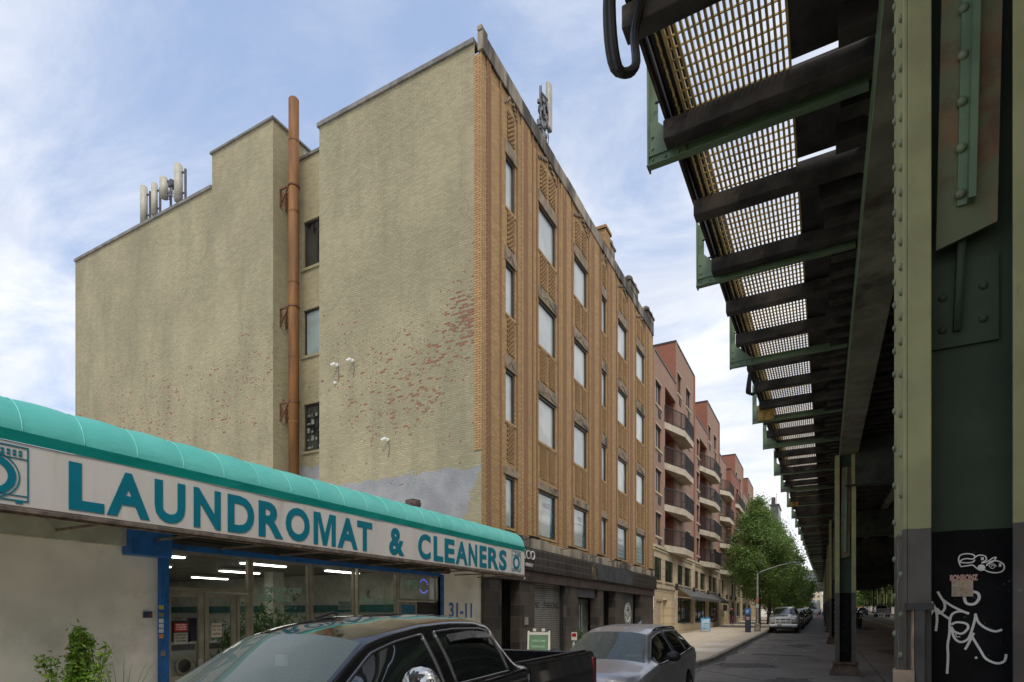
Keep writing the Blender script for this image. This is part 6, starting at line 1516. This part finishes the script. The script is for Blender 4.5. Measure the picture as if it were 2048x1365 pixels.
# traffic beyond
park(car('distant_car','distant yellow car facing the camera under the railway',p_yel,CAR,cat='car'),-.7,168)
o=thing('bus','white bus far up the street under the railway','bus',(0,0,0)); 
MB().box(-1.25,1.25,0,9,.4,3.0).build('body',p_white,o,bevel=.12); MB().box(-1.1,1.1,-.02,.02,1.2,2.5).build('windscreen',m_carglass,o); 
for s in (1,-1):
    MB().box(s*1.24,s*1.26,.8,8.4,1.4,2.3).build('side_window',m_carglass,o)
    for y in (1.6,7): wheel(o,s*1.2,y,.48,.28,s)
    MB().box(s*.75,s*1.05,-.03,0,.7,.9).build('headlight',m_headl,o)
park(o,-1.2,150)
gp=pickup('pickup_truck','grey pickup truck seen from behind in the far roadway beyond the columns',None,0,p_ltgrey); park(gp,8.95,118,0)
gp.rotation_euler=(0,0,math.pi); gp.location=(9.2,119,gz(118))
for k,(x,y,p_,l_) in enumerate(((7.6,140,p_ltgrey,'small grey car ahead of the grey pickup in the far roadway'),(6.9,162,p_dark,'dark car with lit tail lamps farther along the far roadway'),(13.2,126,p_red,'red car parked beyond the far columns'),(13.3,112,p_dark,'dark car parked beyond the far columns'),(6.6,185,p_white,'white car farthest along the far roadway'))):
    q=car('distant_car',l_,p_,SUV if k%2 else CAR); q.location=(x,y,gz(y)); q.rotation_euler=(0,0,math.pi)
# ------------------------------------------------------------ people
def person(name,label,loc,H,parts,rz=0,cat='person',arms=None,legs=None):
    """one continuous skinned body; parts: dict of clothing colours"""
    o=thing(name,label,cat,loc); 
    me=bpy.data.meshes.new('body'); k=H/1.7
    J={'pel':(0,0,.95),'bel':(0,0,1.1),'ch':(0,0,1.33),'nk':(0,0,1.47),'hd':(0,-.02,1.56),'tp':(0,-.01,1.68),
       'sl':(.17,0,1.40),'el':(.24,.02,1.14),'wl':(.22,-.16,1.02),'hl':(.2,-.22,1.03),'sr':(-.17,0,1.40),'er':(-.25,.03,1.15),'wr':(-.2,-.14,1.2),'hr':(-.17,-.19,1.27),
       'hpl':(.09,0,.9),'kl':(.11,-.04,.5),'al':(.12,.05,.08),'tl':(.13,-.12,.03),'hpr':(-.09,0,.9),'kr':(-.10,-.08,.5),'ar':(-.10,-.02,.08),'tr':(-.11,-.18,.03)}
    if legs: J.update(legs)
    Rr={'pel':.15,'bel':.125,'ch':.15,'nk':.055,'hd':.095,'tp':.07,'sl':.065,'el':.042,'wl':.03,'hl':.035,'sr':.065,'er':.042,'wr':.03,'hr':.035,'hpl':.095,'kl':.06,'al':.04,'tl':.035,'hpr':.095,'kr':.06,'ar':.04,'tr':.035}
    E=[('pel','bel'),('bel','ch'),('ch','nk'),('nk','hd'),('hd','tp'),('ch','sl'),('sl','el'),('el','wl'),('wl','hl'),('ch','sr'),('sr','er'),('er','wr'),('wr','hr'),('pel','hpl'),('hpl','kl'),('kl','al'),('al','tl'),('pel','hpr'),('hpr','kr'),('kr','ar'),('ar','tr')]
    ks=list(J); me.from_pydata([tuple(c*k for c in J[q]) for q in ks],[(ks.index(a),ks.index(c)) for a,c in E],[]); me.update()
    b_=bpy.data.objects.new('body',me); COL.objects.link(b_); b_.parent=o; me.materials.append(parts['body'])
    md=b_.modifiers.new('skin','SKIN'); 
    for i,q in enumerate(ks): me.skin_vertices[0].data[i].radius=(Rr[q]*k,Rr[q]*k)
    me.skin_vertices[0].data[0].use_root=True
    b_.modifiers.new('sub','SUBSURF').levels=1; b_.modifiers['sub'].render_levels=1
    o.location=loc; o.rotation_euler=(0,0,rz); o['_b']=(0,0,0)
    def C(j): return Vector(J[j])*k
    hd=C('hd'); MB().sph(tuple(hd+Vector((0,.015,.07*k))),(.115*k,.12*k,.09*k),14,8).build('hat',parts['hat'],o,smooth=True)
    mb=MB(); mb.sph(tuple(hd+Vector((0,-.095*k,-.005))),(.018,.02,.022),8,6); 
    mb.build('nose',parts['skin'],o,smooth=True)
    mb=MB()
    for s in (1,-1): mb.sph(tuple(hd+Vector((s*.035*k,-.085*k,.022*k))),(.012,.008,.008),8,5)
    mb.build('eyes',m_blkp,o)
    MB().sph(tuple(hd+Vector((0,-.004,-.005))),(.088*k,.098*k,.115*k),14,10).build('face',parts['skin'],o,smooth=True)
    for hn in ('hl','hr'):
        h=C(hn); mb=MB(); mb.sph(tuple(h),(.035,.04,.045),10,6)
        for f_ in range(4): mb.tube([tuple(h+Vector((-.027+.018*f_,-.02,-.02))),tuple(h+Vector((-.027+.018*f_,-.05,-.045))),tuple(h+Vector((-.027+.018*f_,-.045,-.07-.004*(f_%2))))],.009,6)
        mb.tube([tuple(h+Vector((.03,0,0))),tuple(h+Vector((.05,-.03,-.02))),tuple(h+Vector((.04,-.05,-.03)))],.01,6); mb.build('hand',parts['skin'],o,smooth=True)
    for s,a,c in (('l','kl','al'),('r','kr','ar')): 
        mb=MB(); mb.tube([C('hp'+s),C('k'+s),C('a'+s)],[.105*k,.072*k,.06*k],10); mb.build('trouser_leg',parts['leg'],o,smooth=True)
    return o
m_skin=M('skin',(.28,.15,.10),.6); m_pinkhat=M('pink_hat',(.62,.10,.22),.7); m_mar=M('maroon_cloth',(.14,.02,.04),.8,var=.2); m_dkcl=M('black_cloth',(.02,.02,.025),.85)
Yp,_=onX(1463,1250,-8.0)
person('person','person in a pink hat, dark top and maroon trousers standing by a cream shop front',(-8.0,Yp,gz(Yp)+.15),1.68,dict(body=m_dkcl,hat=m_pinkhat,skin=m_skin,leg=m_mar),2.6)
# motor scooter with rider, half hidden behind the second column
sx,sy=3.05,60.
o=thing('motor_scooter','black motor scooter with a rider half hidden behind the green column','scooter',(0,0,0))
wheel(o,.06,-.62,.26,.12,1); wheel(o,.06,.62,.26,.12,1)
mb=MB(); mb.add([(-.17,-.1,.28),(.17,-.1,.28),(.2,.85,.4),(-.2,.85,.4),(-.15,.1,.62),(.15,.1,.62),(.18,.9,.82),(-.18,.9,.82)],[(0,3,2,1),(4,5,6,7),(0,1,5,4),(1,2,6,5),(2,3,7,6),(3,0,4,7)]); mb.box(-.17,.17,-.45,.1,.26,.34); mb.add([(-.2,-.55,.3),(.2,-.55,.3),(.17,-.42,1.),(-.17,-.42,1.),(-.2,-.47,.3),(.2,-.47,.3),(.17,-.34,1.),(-.17,-.34,1.)],[(0,1,2,3),(7,6,5,4),(0,4,5,1),(1,5,6,2),(2,6,7,3),(3,7,4,0)]); mb.build('bodywork',p_black,o,bevel=.03)
mb=MB(); mb.tube([(0,-.62,.26),(0,-.5,.6),(0,-.38,1.02)],.03,8); mb.tube([(-.34,-.3,1.05),(0,-.38,1.03),(.34,-.3,1.05)],.016,8); mb.build('handlebar',m_blkp,o)
MB().box(-.14,.14,.15,.85,.80,.88).build('saddle',m_seat,o,bevel=.03); MB().sph((0,-.47,.92),(.09,.05,.07),10,6).build('headlight',m_headl,o)
o.location=(sx,sy,gz(sy)); o.rotation_euler=(0,0,.1)
person('person','helmeted scooter rider in dark clothes behind the green column',(sx-.02,sy+.35,gz(sy)-.08),1.7,dict(body=m_dkcl,hat=m_blkp,skin=m_skin,leg=m_dkcl),.1,
  legs={'kl':(.2,-.42,.85),'al':(.16,-.50,.42),'tl':(.16,-.62,.4),'kr':(-.2,-.42,.85),'ar':(-.16,-.50,.42),'tr':(-.16,-.62,.4),'el':(.3,-.2,1.2),'wl':(.3,-.5,1.14),'hl':(.3,-.58,1.14),'er':(-.3,-.2,1.2),'wr':(-.3,-.5,1.14),'hr':(-.3,-.58,1.14)})
# ------------------------------------------------------------ street furniture
m_galv=M('galvanised_pole',(.34,.34,.31),.5,.3,var=.12,dirt=(.2,.17,.13),dlo=.55,dhi=.75)
X=-4.1; Yl=47.0; g=gz(Yl)+.15
Yl,_=onX(1515,1231,X); g=gz(Yl)+.15
Xl=X; zt_=zX(1515,1147,X)
o=thing('street_lamp','tall galvanised street lamp with a long curved arm over the road beside the tree','street lamp',(Xl,Yl,g))
MB().cyl((Xl,Yl,g+.5),(Xl,Yl,zt_),.085,.06,n=12).build('pole',m_galv,o); mb=MB(); mb.cyl((Xl,Yl,g),(Xl,Yl,g+.55),.24,.2,n=8); mb.cyl((Xl,Yl,g+.55),(Xl,Yl,g+.62),.2,.09,n=8); mb.build('pole_base',m_curb,o)
_,zA=0,0; Xe,ze=onY(1600,1125,Yl)
pts=[(Xl,Yl,zt_-.1),(Xl+.25,Yl,zt_+.12),(Xl+(Xe-Xl)*.5,Yl,zt_+(ze-zt_)*.72),(Xl+(Xe-Xl)*.8,Yl,ze+.0),(Xe-.3,Yl,ze+.02)]
MB().tube(pts,[.05,.05,.04,.032,.03],8).build('arm',m_galv,o,smooth=True); MB().box(Xe-.45,Xe+.05,Yl-.1,Yl+.1,ze-.05,ze+.05).build('lamp_head',M('lamp_head_grey',(.4,.4,.38),.5),o,bevel=.03)
for z,c,t_ in ((2.2,(.45,.14,.08),'ONE WAY'),(1.75,(.5,.5,.46),'NO STANDING')): 
    s_=MB().box(Xl-.1,Xl+.1,Yl-.10,Yl-.09,g+z,g+z+.28).build('sign_plate',M('signplate_%d'%int(z*10),c,.5),o)
# parking pay station
X=-4.6; Yq,zb_=onX(1496,1272,X); g=gz(Yq)+.15
o=thing('parking_meter','dark blue parking pay station with a P sign on the sidewalk edge','parking meter',(X,Yq,g))
m_navy=M('meter_navy',(.025,.035,.06),.45); m_mblue=M('meter_blue',(.04,.16,.42),.45)
MB().box(X-.19,X+.19,Yq-.15,Yq+.15,g,g+1.3).build('cabinet',m_navy,o,bevel=.02); MB().box(X-.2,X+.2,Yq-.16,Yq+.16,g+1.302,g+1.72).build('head',m_mblue,o,bevel=.02)
mb=MB(); text(mb,'P',lambda u,v,w:(X-.07+u,Yq-.161-w,g+1.4+v),.13,.2,.05); mb.build('lettering',m_sign,o); MB().box(X-.12,X+.12,Yq-.153,Yq-.15,g+.9,g+1.12).build('instruction_plate',M('pink_plate',(.4,.25,.32),.5),o)
MB().box(X-.2,X+.2,Yq-.155,Yq+.155,g+1.722,g+1.76).build('solar_cap',m_lampb,o,bevel=.01)
# A-frame boards
def aboard(X,Y,rz,h,w,frame,face,label,lines,tcol,name='sandwich_board'):
    g=gz(Y)+.15; o=thing(name,label,'sandwich board',(0,0,0)); d=.32
    for s in (-1,1):
        mb=MB()
        for q in (-1,1): mb.bar((q*w/2,s*d,0),(q*w/2,s*.03,h),.05,.03)
        mb.bar((-w/2,s*d*.82,h*.18),(w/2,s*d*.82,h*.18),.03,.05); mb.bar((-w/2,s*.06,h*.93),(w/2,s*.06,h*.93),.03,.09)
        for q in (-1,1): mb.box(q*.14-.05,q*.14+.05,s*.03-.015,s*.03+.015,h-.01,h+.08)
        f_=mb.build('frame',frame,o)
        mb=MB(); y0,y1=s*d*.80,s*.075; mb.add([(-w/2+.03,y0-.004*s,h*.2),(w/2-.03,y0-.004*s,h*.2),(w/2-.03,y1,h*.9),(-w/2+.03,y1,h*.9),(-w/2+.03,y0-.03*s,h*.2),(w/2-.03,y0-.03*s,h*.2),(w/2-.03,y1-.02*s,h*.9),(-w/2+.03,y1-.02*s,h*.9)],[(0,1,2,3),(7,6,5,4),(0,4,5,1),(1,5,6,2),(2,6,7,3),(3,7,4,0)]); mb.build('panel',face,o)
        if s==-1:
            mb=MB(); n=len(lines)
            for i,l in enumerate(lines):
                u0=.2+.62*(1-(i+1)/n)+.04
                def P(u,v,w_,u0=u0): 
                    t=(u0*h+v-h*.2)/(h*.7); return (-w*.33+u,(y0+(y1-y0)*t)-.002-w_,u0*h+v)
                text(mb,l,P,w*.66,h*.06,.02,.004)
            mb.build('lettering',tcol,o)
    o.location=(X,Y,g); o.rotation_euler=(0,0,rz); return o
m_wpl=M('white_plastic',(.60,.59,.54),.5,var=.08); m_grp=M('green_poster',(.10,.20,.11),.6,var=.12,scale=4)
Xb,Yb=-7.9,None; Yb=yX(1078,-7.9)
aboard(-7.9,Yb,.35,1.15,.66,m_wpl,m_grp,'white sandwich board with a green poster in front of the rolling shutter',['WELCOME','HERBAL','WELLNESS','OPEN'],M('pale_green_ink',(.3,.45,.3),.6))
Yb=yX(1207,-7.6); aboard(-7.6,Yb,.35,1.05,.6,m_wpl,m_wpl,'plain white sandwich board mostly hidden behind the grey crossover',['OPEN'],m_blk)
Yb=yX(1411,-7.6); aboard(-7.6,Yb,.2,1.05,.62,M('bright_blue_frame',(.03,.28,.55),.45),M('pale_poster',(.35,.5,.6),.6,var=.2),'bright blue sandwich board on the sidewalk by the cream shop fronts',['BIKES','REPAIR'],m_let)
# small sign post and plant by the entrance
X=-7.7; Y=yX(1148.5,X); g=gz(Y)+.15
o=thing('sign_stand','slim stand with a small white and red notice in front of the entrance','sign stand',(X,Y,g)); zt_=zX(1148,1265,X)
mb=MB(); mb.cyl((X,Y,g),(X,Y,g+.03),.18,n=16); mb.cyl((X,Y,g+.03),(X,Y,zt_),.015,n=8); mb.build('post',m_galv,o); pl=MB().box(X-.1,X+.1,Y-.012,Y+.01,zt_-.28,zt_).build('notice',m_sign,o); MB().box(X-.08,X+.08,Y-.016,Y-.0125,zt_-.16,zt_-.04).build('red_print',m_tail,pl)
o=thing('hand_gel_bottle','clear bottle on the slim notice stand','bottle',(X,Y,g)); mb=MB(); mb.cyl((X,Y-.06,zt_-.62),(X,Y-.06,zt_-.42),.05,.05,n=12); mb.cyl((X,Y-.06,zt_-.42),(X,Y-.06,zt_-.34),.05,.015,n=12); mb.build('bottle',M('bottle_clear',(.35,.4,.33),.2),o)
X=-8.2; Y=yX(1160,X); shrub('potted_plant','green plant in a pot beside the grey glazed entrance','plant',(X,Y,gz(Y)+.5),.85,.5,14,m_leaf3,.06,9,26)
MB().cyl((X,Y,gz(Y)+.15),(X,Y,gz(Y)+.55),.14,.19,n=14).build('pot',M('clay_pot',(.2,.1,.06),.8),[q for q in COL.objects if q.name.startswith('potted_plant')][-1])
# orange cone
xc,yc=-.35,112.; g=gz(yc)
o=thing('traffic_cone','orange traffic cone standing in the lane beside the parked row','traffic cone',(xc,yc,g)); m_or=M('cone_orange',(.75,.10,.02),.6)
MB().box(xc-.22,xc+.22,yc-.22,yc+.22,g,g+.04).build('base',m_or,o); MB().cyl((xc,yc,g+.04),(xc,yc,g+.9),.17,.03,n=16).build('cone',m_or,o); MB().cyl((xc,yc,g+.5),(xc,yc,g+.62),.093,.071,n=16).build('band',m_sign,o)
# ------------------------------------------------------------ street trees
def tree(label,x,y,h,rx,ry,seed,ncl,nlf,s,tz=.38,narrow=.55):
    g=gz(y)+(.15 if x<-3.4 or x>12 else 0); r=random.Random(seed); o=thing('street_tree',label,'tree',(x,y,g),'trees along the street')
    cz=g+h*(tz+1)/2; rz_=h*(1-tz)/2
    lf=MB(); 
    crown(lf,(x,y,cz),(rx,ry,rz_),ncl,nlf,s,seed,narrow,.35)
    lf.build('crown',m_leaf,o)
    mb=MB(); top=Vector((x+r.uniform(-.3,.3),y,g+h*.9)); mb.tube([(x,y,g),(x+.03,y,g+h*.15),(x+.1,y,g+h*.4),(x,y,g+h*.65),tuple(top)],[.24,.19,.15,.09,.03],9)
    for k in range(12):
        t=r.uniform(.22,.75); a=r.uniform(0,6.28); p0=Vector((x+.05,y,g+h*t)); e=p0+Vector((math.cos(a)*rx*.75*(1-t*.5),math.sin(a)*ry*.75*(1-t*.5),h*.14)); m_=p0.lerp(e,.5)+Vector((0,0,.1)); mb.tube([p0,m_,e],[.07,.045,.015],6)
    mb.build('trunk',m_bark,o,smooth=True); return o
tree('big leafy street tree beside the street lamp, nearest of the row',-4.75,54.5,11.4,2.6,3.0,11,330,150,.105,.22,.75)
tree('leafy street tree directly behind the big one by the street lamp',-4.7,66.,11.0,3.1,3.8,12,220,120,.14,.16,.5)
tree('third street tree of the row, over the parked cars',-4.6,80.,10.6,3.2,4.0,13,150,70,.22,.12,.45)
tree('fourth street tree of the row, far over the parked cars',-4.3,97.,10.,3.4,4.,14,120,60,.26,.12,.4)
tree('fifth street tree of the row, far up the street',-4.2,116.,8.5,3.2,4.,15,90,50,.3,.12,.4)
tree('last small street tree before the station',-4.,138.,7.5,3.,4.,16,70,50,.32,.12,.4)
for k,(x,y,h) in enumerate(((15.5,95,9),(15.8,112,10),(15.2,130,10),(16.5,148,11),(15.5,170,11),(17,196,12))):
    tree('green tree beyond the far columns, '+ordn[k]+' one from the near end',x,y,h,3.4,4.5,30+k,110,60,.3,.15,.35)
# buildings on the far side of the road, seen between the columns
o=thing('brick_house','row house of dull red brick beyond the far columns','building',(19,150,0)); X=20.
mb=MB(); wops=[(y,y+1.2,z,z+1.7) for y in range(92,236,4) for z in (3.6,6.8,10.)]
mb.wall('x',X,90,240,0,13,wops,.2,-1); mb.quad((X,90,0),(X+12,90,0),(X+12,90,13),(X,90,13)); mb.quad((X,90,13),(X,240,13),(X+12,240,13),(X+12,90,13)); mb.build('wall',m_redx,o)
mb=MB(); [mb.quad((X+.18,a,c),(X+.18,b_,c),(X+.18,b_,d),(X+.18,a,d)) for a,b_,c,d in wops]; mb.build('windows',m_dglass,o)
MB().box(X-.15,X+.3,90,240,12.8,13.3).build('cornice',m_crt,o)
# things behind the camera that the glass and paint can mirror
o=thing('brick_house','plain brick block on the other side of the street','building',(20,20,0))
mb=MB(); wops=[(y,y+1.2,z,z+1.7) for y in range(-36,84,4) for z in (3.6,6.8,10.)]
mb.wall('x',X,-40,86,0,13,wops,.2,-1); mb.quad((X,-40,13),(X,86,13),(X+12,86,13),(X+12,-40,13)); mb.build('wall',m_stone,o)
mb=MB(); [mb.quad((X+.18,a,c),(X+.18,b_,c),(X+.18,b_,d),(X+.18,a,d)) for a,b_,c,d in wops]; mb.build('windows',m_dglass,o)
for k,(x,y,h) in enumerate(((14.8,190,11),(15.6,215,12),(14.6,240,12),(16,270,13),(14.5,300,12))):
    tree('bright green tree far beyond the far columns, '+ordn[k]+' of the distant group',x,y,h,4.5,5.5,50+k,110,60,.4,.1,.35)
# blocks that close the view far up the street
fr=random.Random(77)
for k in range(14):
    x=-70+k*13; h=fr.uniform(9,17); y=430+fr.uniform(0,30); g=gz(430)
    o=thing('distant_block','distant hazy block closing the street, '+(ordn[k])+' from the left','building',(x,y,g))
    MB().box(x-6.4,x+6.4,y,y+12,g-2,g+h).build('wall',[m_stone,m_redx,m_crt][k%3],o)
    mb=MB()
    for a in range(4):
        for c in range(int(h/3.2)): mb.box(x-5+a*2.8,x-3.6+a*2.8,y-.05,y+.1,g+1.5+c*3.2,g+3.1+c*3.2)
    mb.build('windows',m_dglass,o)
    MB().box(x-6.6,x+6.6,y-.2,y+12.2,g+h+.01,g+h+.5).build('cornice',m_cap,o)
lr=random.Random(55)
for k,(px_,py_) in enumerate(((-2.0,33.),(-2.9,26.5),(-.6,29.),(-1.5,24.),(.2,38.))):
    z=gz(py_)+.012; mb=MB(); a=[(px_+lr.uniform(-.1,.1),py_+lr.uniform(-.13,.13),z+lr.uniform(0,.03)) for _ in range(4)]; cx_=sum(p[0] for p in a)/4; cy_=sum(p[1] for p in a)/4
    a.sort(key=lambda p:math.atan2(p[1]-cy_,p[0]-cx_)); mb.add(a+[(cx_,cy_,z+.05)],[(0,1,4),(1,2,4),(2,3,4),(3,0,4)])
    o=mb.build('paper_scrap',m_sign); tag(o,'crumpled white paper scrap lying on the near asphalt lane','paper scrap','paper scraps on the asphalt')
for q in COL.objects:
    if '_b' in q: del q['_b']
